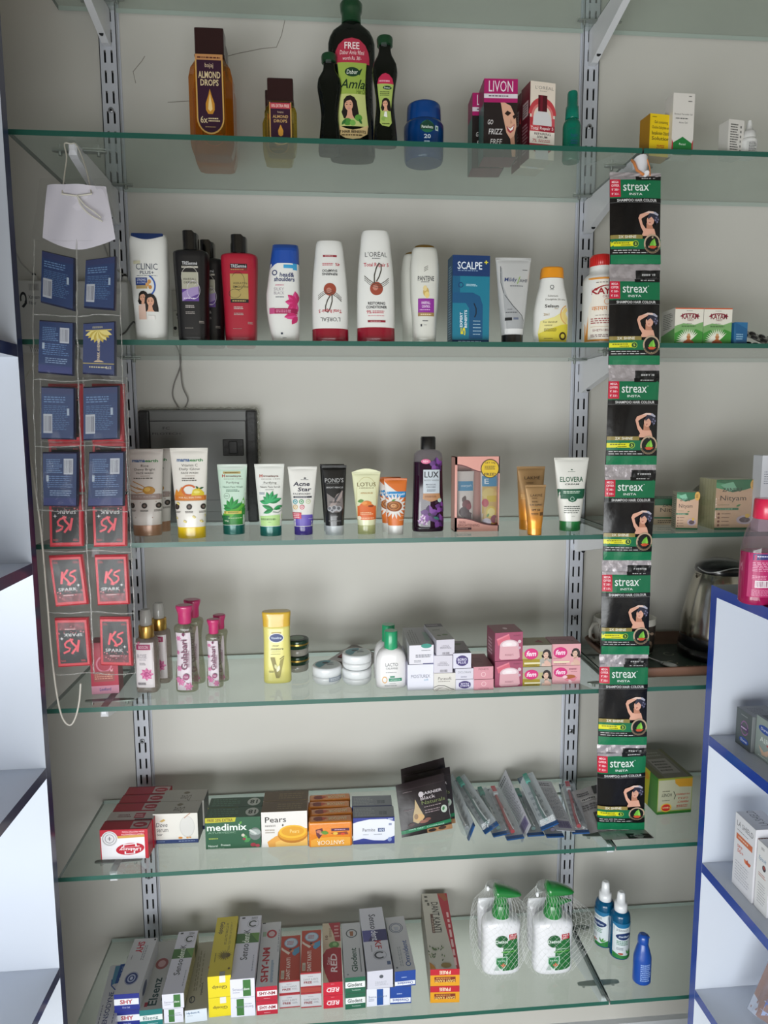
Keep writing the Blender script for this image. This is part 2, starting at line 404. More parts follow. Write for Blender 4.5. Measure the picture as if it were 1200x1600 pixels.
# ------------------------------------------------------------------ slotted uprights
CH = M('c3c6cf', .38, .1, .3, .03, 200); CHD = M('0e0f12', .8)
def upright(x, label):
    mb = MB(); y = -.013; xs = [-.016, -.0078, -.0043, .0043, .0078, .016]; z = .36; P_ = .0352
    while z < 2.75:
        for i in range(5):
            a, b = xs[i], xs[i+1]
            if i in (1, 3):
                mb.add([(a, y, z), (b, y, z), (b, y, z+.0135), (a, y, z+.0135)], [(0, 1, 2, 3)], CH)
                mb.add([(a, -.004, z+.0135), (b, -.004, z+.0135), (b, -.004, z+P_), (a, -.004, z+P_)], [(0, 1, 2, 3)], CHD)  # shade inside the slot is put into the near-black colour
                for q in ((a, y, z+.0135), (b, y, z+.0135)):
                    mb.add([q, (q[0], -.004, q[2]), (q[0], -.004, z+P_), (q[0], y, z+P_)], [(0, 1, 2, 3)], CHD)
            else: mb.add([(a, y, z), (b, y, z), (b, y, z+P_), (a, y, z+P_)], [(0, 1, 2, 3)], CH)
        z += P_
    for sx in (-1, 1):
        mb.box(min(sx*.016, sx*.0145), max(sx*.016, sx*.0145), y, -.0005, .36, z, CH)
        mb.box(min(sx*.016, sx*.019), max(sx*.016, sx*.019), -.002, -.0005, .36, z, CH)
    o = tag(mb.build('slotted_upright', None, (x, 0, 0)), label, 'upright', 'slotted uprights on the wall')
    for px, py in (((168, 172), (180, 540), (221, 1158), (235, 1370)) if x < .5 else ((921, 198), (913, 405), (899, 965), (897, 1142))):
        m2 = MB(); p = ony(px, py, y); q = p.z; m2.lathe([(0, .0052), (.001, .005), (.0016, .003)], M('a8aab0', .3, .8), 0, 0, 16)
        m2.lathe([(.0016, .0022), (.0019, .0015)], CHD, 0, 0, 8)
        m2.xf(Matrix.Rotation(PI/2, 4, 'X')); m2.build('screw', o, (0, y, q))
    return o
upright(0, 'grey slotted steel upright on the wall behind the left end of the glass shelves')
upright(.914, 'grey slotted steel upright on the wall behind the dark hair colour sachets')
# ------------------------------------------------------------------ glass shelves
def glassmat():
    m, nt, b, o = nm('shelf_glass'); nt.nodes.remove(b)
    tr = nt.nodes.new('ShaderNodeBsdfTransparent'); tr.inputs[0].default_value = (.90, .945, .925, 1)
    df = nt.nodes.new('ShaderNodeBsdfDiffuse'); df.inputs[0].default_value = (.55, .6, .56, 1)     # pale diffuse share, mottled by the noise below
    gs = nt.nodes.new('ShaderNodeBsdfGlossy'); gs.inputs['Roughness'].default_value = .03
    fr = nt.nodes.new('ShaderNodeFresnel'); fr.inputs[0].default_value = 1.5
    n = nt.nodes.new('ShaderNodeTexNoise'); n.inputs['Scale'].default_value = 7; n.inputs['Detail'].default_value = 5
    tc = nt.nodes.new('ShaderNodeTexCoord'); mr = nt.nodes.new('ShaderNodeMapRange'); mr.inputs[1].default_value = .35; mr.inputs[2].default_value = .75; mr.inputs[3].default_value = .10; mr.inputs[4].default_value = .17
    a = nt.nodes.new('ShaderNodeMixShader'); c = nt.nodes.new('ShaderNodeMixShader'); L = nt.links.new
    L(tc.outputs['Object'], n.inputs['Vector']); L(n.outputs['Fac'], mr.inputs[0]); L(mr.outputs[0], a.inputs[0])
    L(tr.outputs[0], a.inputs[1]); L(df.outputs[0], a.inputs[2]); L(frontfac(nt, fr), c.inputs[0]); L(a.outputs[0], c.inputs[1]); L(gs.outputs[0], c.inputs[2]); L(c.outputs[0], o.inputs[0])
    return m
GLS = glassmat(); GED = M('185548', .45, 0, .15); GED2 = M('33453f', .25, 0, .3); GED3 = M('b9c4be', .3, 0, .3)
NM = ['topmost', 'second', 'third', 'fourth', 'fifth', 'lowest']
WHAT = ['with its front edge above the picture', 'holding the hair oil bottles', 'holding the shampoo bottles', 'holding the face wash tubes', 'holding the lotions and creams', 'holding the soap boxes and toothbrushes', 'holding the toothpaste boxes']
WHATR = ['with its front edge above the picture', 'holding the small yellow medicine box', 'holding the two white and green tablet boxes', 'holding the herbal medicine boxes', 'holding the tray and kettle', 'holding the green and yellow tea box', 'holding the three blue bottles']
for k, z in enumerate(ZS):
    for side, (x0, x1) in enumerate(((-.0863, .9125), (.9155, XR-.002))):
        mb = MB(); mb.box(x0, x1, -DG, -.006, z-.008, z, GLS, {2: GED, 4: GED2, 5: GED2, 3: GED3})
        tag(mb.build('glass_shelf'), ('clear glass shelf on the left side %s' % WHAT[k]) if not side else ('clear glass shelf on the right side %s' % WHATR[k]), 'glass shelf', 'glass shelves on the wall')
# ------------------------------------------------------------------ brackets with clamp plates
WB = M('dcdde2', .3, 0, .4); PLT = M('8f9690', .35, .6)
def bracket(x, k):
    z = ZS[k]-.0085; t = .0065; L_ = DG-.02; lab = 'white steel bracket under the %s shelf on the %s upright' % (['topmost', 'hair oil', 'shampoo', 'face wash', 'lotion', 'soap', 'toothpaste'][k], 'left' if x < .5 else 'right')
    o = thing('shelf_bracket', lab, 'bracket', (x, 0, z), 0, 'shelf brackets')
    mb = MB(); rs = []
    for y, h in ((-.0135, .062), (-.03, .064), (-.06, .056), (-.16, .034), (-L_+.012, .021), (-L_+.003, .018), (-L_, .012)):
        tt = t if y > -L_+.002 else t*.6; zt = 0 if y > -L_+.002 else -.002
        rs.append([(-tt, y, -h), (tt, y, -h), (tt, y, zt), (-tt, y, zt)])
    mb.rings(rs[::-1], WB, smooth=False); mb.build('arm', o)
    for y in (-.05, -L_+.035):
        p = MB()
        def pl(zz): return [(px_*.042, py_*.0065+y, zz) for px_, py_ in [(math.copysign(min(abs(math.cos(a))*1.25, 1), math.cos(a)), math.sin(a)) for a in [2*PI*(i+.5)/20 for i in range(20)]]]
        p.rings([pl(-.0022), pl(-.0003)], PLT, smooth=False)
        for sx in (-.03, .03): p.lathe([(-.008, .003), (-.0022, .003)], PLT, sx, y, 10)
        p.build('clamp_plate', o)
    m3 = MB(); m3.lathe([(-.001, .004), (0, .004), (.003, .003)], CHD, 0, 0, 12); m3.xf(Matrix.Rotation(-PI/2, 4, 'X')); m3.xf(Matrix.Translation((0, -.05, -.0585))); m3.build('screw', o)
    return o
for k in range(7):
    bracket(0, k); bracket(.914, k)
# ------------------------------------------------------------------ blue-edged cabinets, nearer than the glass shelves
CW = mottled('white_laminate', 'ccd2dc', 'c4cad6', 3, .35, .01); NAVY = M('17204f', .3, 0, .4, .06, 40); BLUE = M('1b3f9c', .25, 0, .5, .05, 40); BTOP = M('1c2c5e', .12, 0, .6)
def cabinet(name, label, xf, sgn, yb, top, levels, edge, topm, wide=.34, near=-1.0):
    """open shelf cabinet whose front faces across the aisle; xf = its front plane, sgn = way its body runs"""
    o = thing(name, label, 'cabinet', (xf, yb, -.02)); th = .018; zt = top+.02
    def part(nm_, x0, x1, y0, y1, z0, z1, m, ed):
        mb = MB(); a, b = sorted((x0, x1)); mb.box(a, b, y0, y1, z0, z1, m, ed); return mb.build(nm_, o)
    F_ = 4 if sgn > 0 else 5
    part('side_panel', 0, sgn*wide, -th, 0, 0, zt-.018, CW, {F_: edge})
    part('back_panel', sgn*wide, sgn*(wide+.01), near-yb, 0, 0, zt, CW, {})
    part('top_panel', 0, sgn*wide, near-yb, 0, zt-.018, zt, topm, {F_: edge})
    for z in levels: part('shelf_board', .0, sgn*wide, near-yb, -th-.0003, z+.02-.018, z+.02, CW, {F_: edge})
    return o
YP = -.31
def lvl(px, py, xf): return onx(px, py, xf).z
xr = ony(1121, 918, YP-.018).x
cabinet('shelf_cabinet', 'white cabinet with bright blue edging and dark blue top at the right', xr, 1, YP, onx(1122, 918, xr).z, [lvl(1122, 1160, xr), lvl(1116, 1370, xr), lvl(1103, 1572, xr)], BLUE, BTOP, .4, -1.02)
xl = ony(50, 880, YP-.018).x
cabinet('tall_shelf_cabinet', 'white cabinet with navy blue edging standing at the left edge', xl, -1, YP, 2.25, [lvl(22, 537, xl), lvl(48, 881, xl), lvl(66, 1207, xl), lvl(96, 1506, xl)], NAVY, NAVY, .5, -1.02)
# ================================================================== second shelf from the top: hair oils
def bottle(name, label, cat, parts, loc, rz=0, group=None):
    """parts: (part name, MB[, label])"""
    o = thing(name, label, cat, loc, rz, group)
    for p in parts:
        c = p[1].build(p[0], o)
        if len(p) > 2: c['label'] = p[2]
    return o
# amber almond oil bottles ------------------------------------------------------
def almond(W, H, small):
    D = W*.62; oil = clear('amber_oil' if not small else 'pale_oil', 'e4a848' if not small else 'e2d690', .2 if not small else .14, .05, 1.45, 0, 40, 'c88420' if not small else 'a89440')
    b = MB(); hb = H*(.77 if not small else .68); w, d = W/2, D/2; cut = .30*W
    def oct_(z, k, kd=None):
        kd = kd or k; c = cut*min(k, 1)
        return [(x*k, y*kd, z) for x, y in ((-w+c*.5, -d), (w-c*.5, -d), (w, -d+c*.5), (w, d-c*.5), (w-c*.5, d), (-w+c*.5, d), (-w, d-c*.5), (-w, -d+c*.5))]
    b.rings([oct_(0, .84), oct_(.01, .95), oct_(.022, 1), oct_(hb*.80, 1), oct_(hb*.90, .9), oct_(hb*.97, .68, .8), oct_(hb, .6, .8)], oil, smooth=False)
    c = MB(); cw = W*(.33 if not small else .4); c.bbox(-cw, cw, -d*.62, d*.62, hb, H, M('2c1416', .3, 0, .4), .0025, 3); c.bbox(-cw*1.04, cw*1.04, -d*.66, d*.66, hb, hb+.004, M('2c1416', .3, 0, .4), .001)
    lb = MB(); lw = W*(.31 if not small else .34); z0, z1 = hb*(.18 if not small else .12), hb*(1.0 if not small else .97)
    def arch(k, n=12):
        a = [(.5-.5*k, .0+.012), (.5+.5*k, .012)]; pts = []
        for i in range(n+1):
            t = PI*i/n; pts.append((.5+.5*k*math.cos(t), .78+.2*k*math.sin(t)))
        return a+pts
    cv = Cv(); cv.P(arch(1), 'caa058'); cv.P(arch(.9), '33132c')
    if not small:
        cv.R(0, 0, 1, .07, 'c08a58'); cv.X(.08, .02, .92, .06, '5a2a20', 1, 2)
        cv.T('bajaj', .5, .14, .3, .07, 'd8c0a0', b=.0).T('ALMOND', .5, .25, .8, .085, 'd8c49a', b=.02).T('DROPS', .5, .345, .66, .08, 'd8c49a', b=.02)
        cv.P([(.5, .42), (.56, .5), (.66, .6), (.66, .68), (.58, .73), (.42, .73), (.34, .68), (.34, .6), (.44, .5)], 'c88a2c').P([(.5, .48), (.56, .6), (.58, .67), (.5, .7), (.42, .67), (.44, .6)], 'f0d090')
        cv.T('6x', .26, .80, .26, .085, 'd8c49a').X(.42, .77, .86, .83, 'd8c49a', 2, 4).X(.3, .88, .72, .9, 'b89868', 1, 5)
    else:
        cv.R(.03, .03, .97, .16, 'b8404c').T('10% EXTRA FREE', .5, .095, .8, .07, 'f0d8d0').T('bajaj', .5, .24, .26, .05, 'd8c0a0', b=0).T('ALMOND', .5, .34, .7, .07, 'd8b070', b=.01).T('DROPS', .5, .44, .6, .07, 'd8b070', b=.01)
        cv.P([(.5, .52), (.62, .66), (.6, .76), (.5, .79), (.4, .76), (.38, .66)], 'd89a3c').T('6x', .3, .85, .22, .06, 'd8c49a').X(.42, .83, .8, .87, 'd8c49a', 2, 4)
    q = Quad((-lw, -d-.0006, z1), (lw, -d-.0006, z1), (-lw, -d-.0006, z0), (lw, -d-.0006, z0)); lb.art(cv, q)
    if not small:     # fill level and base facet
        f = MB()
    return [('bottle_body', b), ('cap', c), ('front_label', lb)], D
GO = 'almond hair oil bottles'
loc, W, H = fitc(297, 365, 50, 240, 1, .045)
p, D = almond(W, H, False)
a = bottle('oil_bottle', 'tall amber almond oil bottle with dark brown cap, in front of its twin', 'bottle', p, loc, 0, GO)
dup(a, 'tall amber almond oil bottle partly hidden right behind its twin', (-.003, .052, 0))
loc, W, H = fitc(414, 464, 126, 236, 1, .04)
p, D = almond(W, H, True)
a = bottle('oil_bottle', 'small pale almond oil bottle with red strip label, in front of its twin', 'bottle', p, loc, 0, GO)
dup(a, 'small pale almond oil bottle peeking out behind its twin', (-.007, .042, 0))
# amla oil bottles -----------------------------------------------------------------
def amla(W, H, big, hidden=False):
    D = W*.5; w, d = W/2, D/2; dk = clear('dark_green_oil', '2a3524', .85, .06, 1.5, .15, 60, '0b100c'); gp = M('0f3a20', .3, 0, .4)
    if big: prof = [(0, .92*w, .9*d), (.006, w*.99, d), (H*.3, w*.93, d), (H*.48, w*.9, d), (H*.62, w, d), (H*.74, w*1.0, d), (H*.82, w*.8, d*.85), (H*.865, w*.42, d*.62), (H*.88, w*.38, d*.6)]
    else: prof = [(0, .9*w, .9*d), (.006, w*.98, d), (H*.2, w*.86, d), (H*.4, w*.72, d), (H*.55, w*.84, d), (H*.68, w, d), (H*.76, w*.92, d), (H*.84, w*.56, d*.7), (H*.88, w*.48, d*.62), (H*.94, w*.48, d*.62)]
    b = MB(); L = Loft(prof, 2.5).put(b, dk); zc = prof[-1][0]
    c = MB()
    if big: c.lathe([(zc-.002, w*.42), (zc+.012, w*.4), (H-.014, w*.45), (H-.002, w*.48), (H, w*.45)], gp, 0, 0, 28)
    else: c.lathe([(zc-.002, w*.62), (zc+.004, w*.64), (H-.002, w*.64), (H, w*.6)], gp, 0, 0, 28)
    out = [('bottle_body', b), ('cap', c)]
    if hidden: return out, D
    lb = MB(); cv = Cv()
    if big:
        def side(v): return .05+.10*math.sin(PI*min(max((v-.1)/.8, 0), 1))
        def outline(k, v0, v1, n=10): 
            l = [(side(v0+(v1-v0)*i/n)+k, v0+(v1-v0)*i/n) for i in range(n+1)]; return l+[(1-x, y) for x, y in l[::-1]]
        top = [(.03, .2), (.06, .14), (.14, .08), (.3, .03), (.5, .015), (.7, .03), (.86, .08), (.94, .14), (.97, .2)]
        cv.P(top+[(.97, .26), (.03, .26)], 'b03048').P(outline(0, .25, .86), '98b04c').P(outline(0, .55, .86), 'c4cc80').P([(side(.84), .84), (.1, .93), (.3, .975), (.5, .985), (.7, .975), (.9, .93), (1-side(.84), .84), (.7, .88), (.5, .895), (.3, .88)], 'dcc08a')
        cv.T('FREE', .5, .09, .4, .065, 'f4e8e8').T('Dabur Amla 90ml', .5, .155, .66, .04, 'f0d8d8', b=0, sh=.2).T('worth Rs. 38/-', .5, .21, .5, .035, 'f0d8d8', b=0, sh=.2)
        cv.E(.5, .34, .2, .045, '173a24').P([(.6, .35), (.78, .3), (.7, .37)], '173a24').T('Dabur', .5, .34, .3, .04, 'e8f0e0', b=0, sh=.2)
        cv.T('Amla', .5, .455, .68, .09, '14301c', b=.01, sh=.35).T('Hair Oil', .74, .525, .26, .045, '4a5a1c', b=0, sh=.2)
        cv.face(.42, .66, .13).E(.36, .82, .11, .035, '4a8a38').E(.66, .78, .1, .032, '5a9a3c').E(.5, .83, .08, .028, '78b050')
        cv.leaf(.2, .85, .2, .08, 50, '2f6a30').leaf(.75, .84, .16, .07, 120, '2f6a30')
        cv.T('7 HAIR BENEFITS', .5, .915, .72, .028, '3a2c18', b=.02).X(.2, .935, .8, .96, '5a4424', 1, 6)
        lb.art(cv, L.front(-w*.78, w*.78, H*.10, H*.76, .0006))
    else:
        cv.P([(.02, .2), (.1, .1), (.3, .03), (.5, .01), (.7, .03), (.9, .1), (.98, .2)], 'b8284c').X(.12, .12, .88, .18, 'e0a0b0', 1, 4)
        cv.P([(.02, .2), (.98, .2), (.88, .45), (.8, .7), (.86, .9), (.7, .97), (.3, .95), (.16, .9), (.2, .7), (.1, .45)], 'a4b860')
        cv.E(.6, .27, .26, .035, '173a24').T('Dabur', .6, .27, .36, .03, 'e8f0e0', b=0).X(.18, .33, .86, .42, '2c3c18', 3, 8)
        cv.face(.5, .56, .17, long=1.3).P([(.38, .8), (.6, .8), (.56, .7), (.44, .7)], 'e8e8e0').E(.4, .83, .16, .04, '88a850').E(.56, .85, .12, .03, 'a0b860').X(.3, .9, .8, .94, '3a4418', 1, 9)
        lb.art(cv, L.front(-w*.68, w*.68, H*.15, H*.66, .0006, 10, 12))
    return out+[('front_label', lb)], D
loc, W, H = fitc(513, 586, 7, 243, 1, .045); p, D = amla(W, H, True)
bottle('oil_bottle', 'large black-green amla hair oil bottle with portrait label, tallest on the hair oil shelf', 'bottle', p, loc)
loc, W, H = fitc(582, 621, 60, 224, 1, .03); p, D = amla(W, H, False)
bottle('oil_bottle', 'small slim amla hair oil bottle with label, right of the large one', 'bottle', p, loc)
loc, W, H = fitc(496, 534, 87, 238, 1, .03); p, D = amla(W, H, False, True)
bottle('oil_bottle', 'small dark oil bottle without visible label, left behind the large amla bottle', 'bottle', p, loc)
# blue coconut oil jar ------------------------------------------------------------
loc, W, H = fitc(631, 693, 166, 243, 1, .072); r = W/2
jb = MB(); bl = clear('blue_jar_plastic', '2a62a8', .6, .12, 1.45, 0, 40, '11498c')
jb.lathe([(0, r*.9), (.003, r*.96), (.012, r*.985), (H*.5, r), (H*.62, r), (H*.68, r*.9), (H*.7, r*.82)], bl, 0, 0, 40)
jc = MB(); jc.lathe([(H*.69, r*.84), (H*.71, r*.86), (H*.95, r*.84), (H*.985, r*.81), (H, r*.74)], clear('blue_cap', '2458a0', .75, .1, 1.45, 0, 40, '16498f'), 0, 0, 40)
for i in range(40):
    a = 2*PI*i/40; jc.box(-.0004, .0004, -.0004, .0004, H*.72, H*.93, M('1d5296')) if False else None
cv = Cv(); cv.E(.5, .26, .3, .2, '1f6a4a').P([(.18, .2), (.5, .04), (.82, .2), (.82, .36), (.18, .36)], '14402f').T('Parachute', .5, .27, .5, .1, 'e0e8e0', b=.01).R(.86, .2, 1, .36, 'c8d8d8').R(.9, .24, .96, .32, '1f6a4a')
cv.T('20', .5, .58, .3, .14, 'dce8f4', b=.02).X(.36, .7, .66, .88, 'c0d4ec', 2, 4)
Lj = Loft([(0, r*.985, r*.985), (H*.62, r, r)], 2); jb.art(cv, Lj.front(-r*.52, r*.6, H*.12, H*.64, .0004))
bottle('oil_jar', 'round blue coconut oil jar with green label and screw lid', 'jar', [('jar_body', jb), ('lid', jc)], loc)
# hair serum boxes ---------------------------------------------------------------
loc, W, H = fit(756, 807.5, 123, 246, 1, .045); D = .045
f = Cv('1b1618'); f.R(0, 0, 1, .30, 'a81c64').R(0, .19, 1, .245, 'd8d0d8').X(.14, .205, .86, .23, '4a2a40', 1, 3).T('LIVON', .5, .095, .72, .14, 'e8dce4', b=.0)
f.P([(.5, .30), (.62, .30), (.8, .34), (.95, .48), (.98, .6), (.92, .72), (.8, .76), (.68, .68), (.6, .52), (.52, .42)], 'd8a68c').P([(.8, .76), (.92, .72), (.98, .99), (.86, .99)], 'c08e76').P([(.0, .31), (.5, .3), (.56, .44), (.62, .6), (.74, .8), (.86, 1), (0, 1)], '221a1a').P([(.78, .3), (1, .3), (1, 1), (.96, 1), (.99, .6), (.93, .42)], '2a1c1a')
f.P([(.62, .44), (.7, .40), (.82, .43), (.72, .47)], '2a1812').P([(.86, .47), (.92, .45), (.96, .49), (.9, .51)], '2a1812').P([(.68, .6), (.8, .62), (.92, .57), (.9, .65), (.8, .69), (.72, .66)], 'a84048').P([(.71, .61), (.8, .63), (.9, .59), (.87, .64), (.8, .66)], 'f4f0ec').P([(.8, .5), (.86, .56), (.79, .57)], 'c08e76')
f.T('GO', .2, .55, .16, .06, 'e8e4e4', sh=.2, b=0).T('FRIZZ', .36, .67, .42, .07, 'e8e4e4', sh=.15, b=0).T('FREE', .38, .80, .36, .07, 'e8e4e4', sh=.15, b=0)
lf = Cv('3f6a66'); lf.R(0, 0, 1, .3, '8a1850')
g = 'hair serum boxes'
o = carton('serum_box', 'magenta and black frizz serum box with laughing woman, front one of two', 'box', W, D, H, '6a1434', {'front': f, 'left': lf, 'right': lf}, loc, math.radians(-2), g)
dup(o, 'magenta and black frizz serum box standing behind the front one', (-.009, .05, 0))
loc, W, H = fit(823, 864, 128, 249, 1, .036); D = .036
f = Cv('e2d6c8'); f.O(.5, .42, .55, .22, .35, 'c2434a', 180, 360).O(.5, .44, .44, .17, .2, 'd87a78', 150, 380).R(0, .46, .12, .85, 'b8323c').R(.88, .46, 1, .62, 'c8505a').R(.32, .17, .68, .38, '4a0a18').R(.4, .17, .5, .38, '701428').P([(.3, .38), (.7, .38), (.86, .45), (.88, .58), (.12, .58), (.14, .45)], 'd6d4d6')
f.T('L\'ORÉAL', .56, .07, .74, .05, '8c8680', b=0).X(.38, .11, .66, .125, '8c8680', 1, 2).R(0, .56, 1, .64, 'a02034').R(0, .56, .38, .64, 'c84850').T('Total', .19, .6, .3, .045, 'f0e0e0').T('Repair 5', .68, .6, .54, .05, 'f0e0e0')
f.R(0, .64, 1, .80, 'e8e0d6').T('REPAIRING', .52, .67, .66, .032, '3a2426').T('SERUM', .5, .71, .42, .032, '3a2426').T('7%', .2, .76, .16, .04, 'b02838').X(.36, .74, .86, .78, 'a8444c', 2, 6).R(0, .8, 1, .86, 'a8303e').P([(.06, .86), (.94, .86), (.74, .92), (.26, .92)], 'a02034').R(.24, .88, .76, 1, 'd0ccd0')
lf = Cv('6a1024'); lf.R(.2, .22, .8, .42, 'c0a8a8').X(.25, .24, .75, .4, '4a1020', 5, 2).X(.2, .5, .8, .9, 'b08088', 9, 4)
o = carton('serum_box', 'cream and red repairing serum box, front one of two', 'box', W, D, H, 'd8cdc4', {'front': f, 'left': lf}, loc, math.radians(9), g)
dup(o, 'cream and red repairing serum box standing behind the front one', (-.004, .042, 0))
# teal spray -------------------------------------------------------------------------
loc, W, H = fitc(880, 907, 144, 248, 1, .033); r = W/2
tb = clear('teal_plastic', '2fa88c', .5, .08, 1.45, 0, 40, '128a72'); b = MB(); L = Loft([(0, r*.9, r*.9), (.003, r, r), (H*.5, r, r), (H*.56, r*.9, r*.9), (H*.62, r*.6, r*.6), (H*.63, r*.58, r*.58)], 2).put(b, tb)
cv = Cv(); tq = '0c5a52'; cv.O(.5, .75, .4, .3, .08, tq, 160, 300).X(.1, .1, .7, .2, tq, 1, 3).T('hair', .5, .36, .5, .12, '1f4a78', b=0).X(.25, .5, .8, .66, '1f4a78', 2, 5).X(.15, .74, .85, .86, '28507a', 2, 8)
b.art(cv, L.front(-r*.8, r*.8, H*.06, H*.5))
c = MB(); tc_ = clear('teal_cap', '1c9a80', .8, .12, 1.45, 0, 40, '0b7c68'); c.lathe([(H*.61, r*.74), (H*.615, r*.76), (H*.78, r*.72), (H*.79, r*.62), (H*.97, r*.58), (H, r*.5)], tc_, 0, 0, 32)
bottle('spray_bottle', 'small teal hair spray bottle with teal cap', 'spray bottle', [('bottle_body', b), ('cap', c)], loc)
# medicine boxes on the right ------------------------------------------------------------
loc, W, H = fit(1009, 1046, 180, 246, 1, .022)
f = Cv('e0c010'); f.X(.1, .05, .3, .09, '6a5a10', 1, 2)
for i, t in enumerate(('Gel containing', 'Choline Salicylate and', 'Benzalkonium Chloride', 'Solution')): f.T(t, .5, .2+i*.125, .8 if i else .6, .085, '2a2410')
f.T('ZYTEE', .5, .78, .36, .1, 'b83818', sh=.2).X(.08, .88, .92, .95, '6a4a10', 1, 5)
carton('medicine_box', 'small yellow mouth gel box', 'box', W, .03, H, 'b8860c', {'front': f, 'left': Cv('a8780c')}, loc, math.radians(7))
loc, W, H = fit(1047, 1081, 146, 243, 1, .024)
f = Cv('d6d2cc'); f.X(.72, .03, .86, .06, '404040', 1, 2).X(.7, .11, .92, .14, '404040', 1, 3).T('Benzoyl Peroxide Gel', .5, .34, .84, .035, '3a3a3a', b=0).X(.14, .39, .84, .42, '3a3a3a', 1, 7).T('Acne Gel', .5, .47, .4, .03, '3a3a3a', b=0)
f.P([(0, .74), (.06, .80), (.06, .99), (0, .99)], 'b83038').P([(.94, .80), (1, .74), (1, .99), (.94, .99)], 'b83038').P([(.06, .8), (.5, .7), (.94, .8), (.94, 1), (.06, 1)], '1f7a3a').T('Persol', .5, .82, .3, .035, 'e0ece0', b=0).T('AC GEL', .5, .92, .5, .035, 'e0ece0', sh=.2)
carton('medicine_box', 'tall white and green gel box beside the small yellow box', 'box', W, .026, H, 'd6d2cc', {'front': f}, loc, math.radians(3))
loc, W, H = fit(1133, 1160, 187, 245, 1, .024)
f = Cv('d0cdc8'); f.X(.12, .1, .66, .9, '3a3a3a', 12, 5).X(.75, .12, .85, .9, '505050', 6, 6)
carton('medicine_box', 'small white box of tiny print left of the white dropper bottle', 'box', W, .024, H, 'd0cdc8', {'front': f}, loc, math.radians(10))
loc, W, H = fitc(1158, 1182, 189, 243, 1, .024); r = W/2
b = MB(); wt = M('dcdcda', .35, 0, .3); L = Loft([(0, r*.94, r*.94), (.002, r, r), (H*.42, r, r), (H*.5, r*.86, r*.86), (H*.53, r*.6, r*.6)], 2).put(b, wt)
cv = Cv('c8c8c6'); cv.X(.15, .1, .85, .9, '303030', 6, 4); b.art(cv, L.front(-r*.7, r*.7, H*.08, H*.4))
c = MB(); c.lathe([(H*.52, r*.8), (H*.7, r*.74), (H*.72, r*.5), (H*.9, r*.3), (H, r*.22)], wt)
bottle('dropper_bottle', 'small white eye dropper bottle', 'bottle', [('bottle_body', b), ('nozzle_cap', c)], loc)
# ================================================================== shampoo shelf
Y2 = -.232
def fs(x0, x1, ytop, D, Y=None): return fitc(x0, x1, ytop, None, 2, D, Y=Y2 if Y is None else Y)
def bot(prof_, W, H, D, mat, n=2.4, band=None): 
    b = MB(); L = Loft([(z*H, w*W/2, d*D/2) for z, w, d in prof_], n); L.put(b, mat, band=[(z*H, m) for z, m in band] if band else None); return b, L
WH = M('e2e2de', .3, 0, .35)
# white and blue family shampoo
loc, W, H = fs(209, 269, 367, .04)
b, L = bot([(0, .72, .85), (.03, .78, .95), (.35, .88, 1), (.7, .98, 1), (.9, .98, .9), (.985, .93, .62), (.99, .9, .6)], W, H, .042, WH, 2.7)
cv = Cv(); cv.T('CLINIC', .5, .27, .62, .062, '20304c', b=0).T('PLUS+', .5, .33, .4, .032, '20304c').X(.2, .355, .8, .365, '404a5c', 1, 2).R(.16, .38, .5, .455, '1c3a80').T('STRONG', .33, .402, .26, .022, 'e0e4f0').T('& LONG', .33, .43, .26, .018, 'c0c8e0').R(.17, .455, .5, .49, 'b09868')
cv.E(.56, .42, .05, .022, 'c89050').E(.5, .45, .05, .02, 'd8a060').E(.58, .475, .05, .02, 'c88840').O(.42, .46, .32, .12, .14, '3058a8', -60, 62)
cv.face(.36, .58, .1, long=.9).face(.56, .62, .12, long=1.4, turn=-.1).P([(.22, .66), (.42, .64), (.44, .80), (.22, .80)], 'd8b8a8').P([(.5, .76), (.68, .76), (.68, .8), (.48, .8)], 'e8e4e0').R(.12, .215, .32, .245, 'd0ccb0')
b.art(cv, L.front(-W*.44, W*.44, .02*H, .93*H))
c = MB(); cl = Loft([(H*.90, W*.40, .021*.5), (H*.93, W*.43, .0215*.86), (H*.985, W*.42, .016), (H, W*.36, .012)], 2.6)
c2 = MB(); pts = [(-.42+.84*i/16, -.07*math.sin(PI*i/16)) for i in range(17)]
c2v = []; 
fh = L.front(-W*.41, W*.41, H*.93, H*.992, .0012, 12, 3); cvb = Cv(); cvb.P([(i/14, .3+.68*math.sin(PI*i/14)) for i in range(15)]+[(1, .02), (0, .02)], M('1c3468', .35, 0, .3)); c.art(cvb, fh)
c.bbox(-W*.40, W*.40, -.011, .011, H*.986, H*1.0, M('1c3468', .35, 0, .3), .002)
bottle('shampoo_bottle', 'white shampoo bottle with dark blue cap and two women on the label', 'bottle', [('bottle_body', b), ('cap', c)], loc)
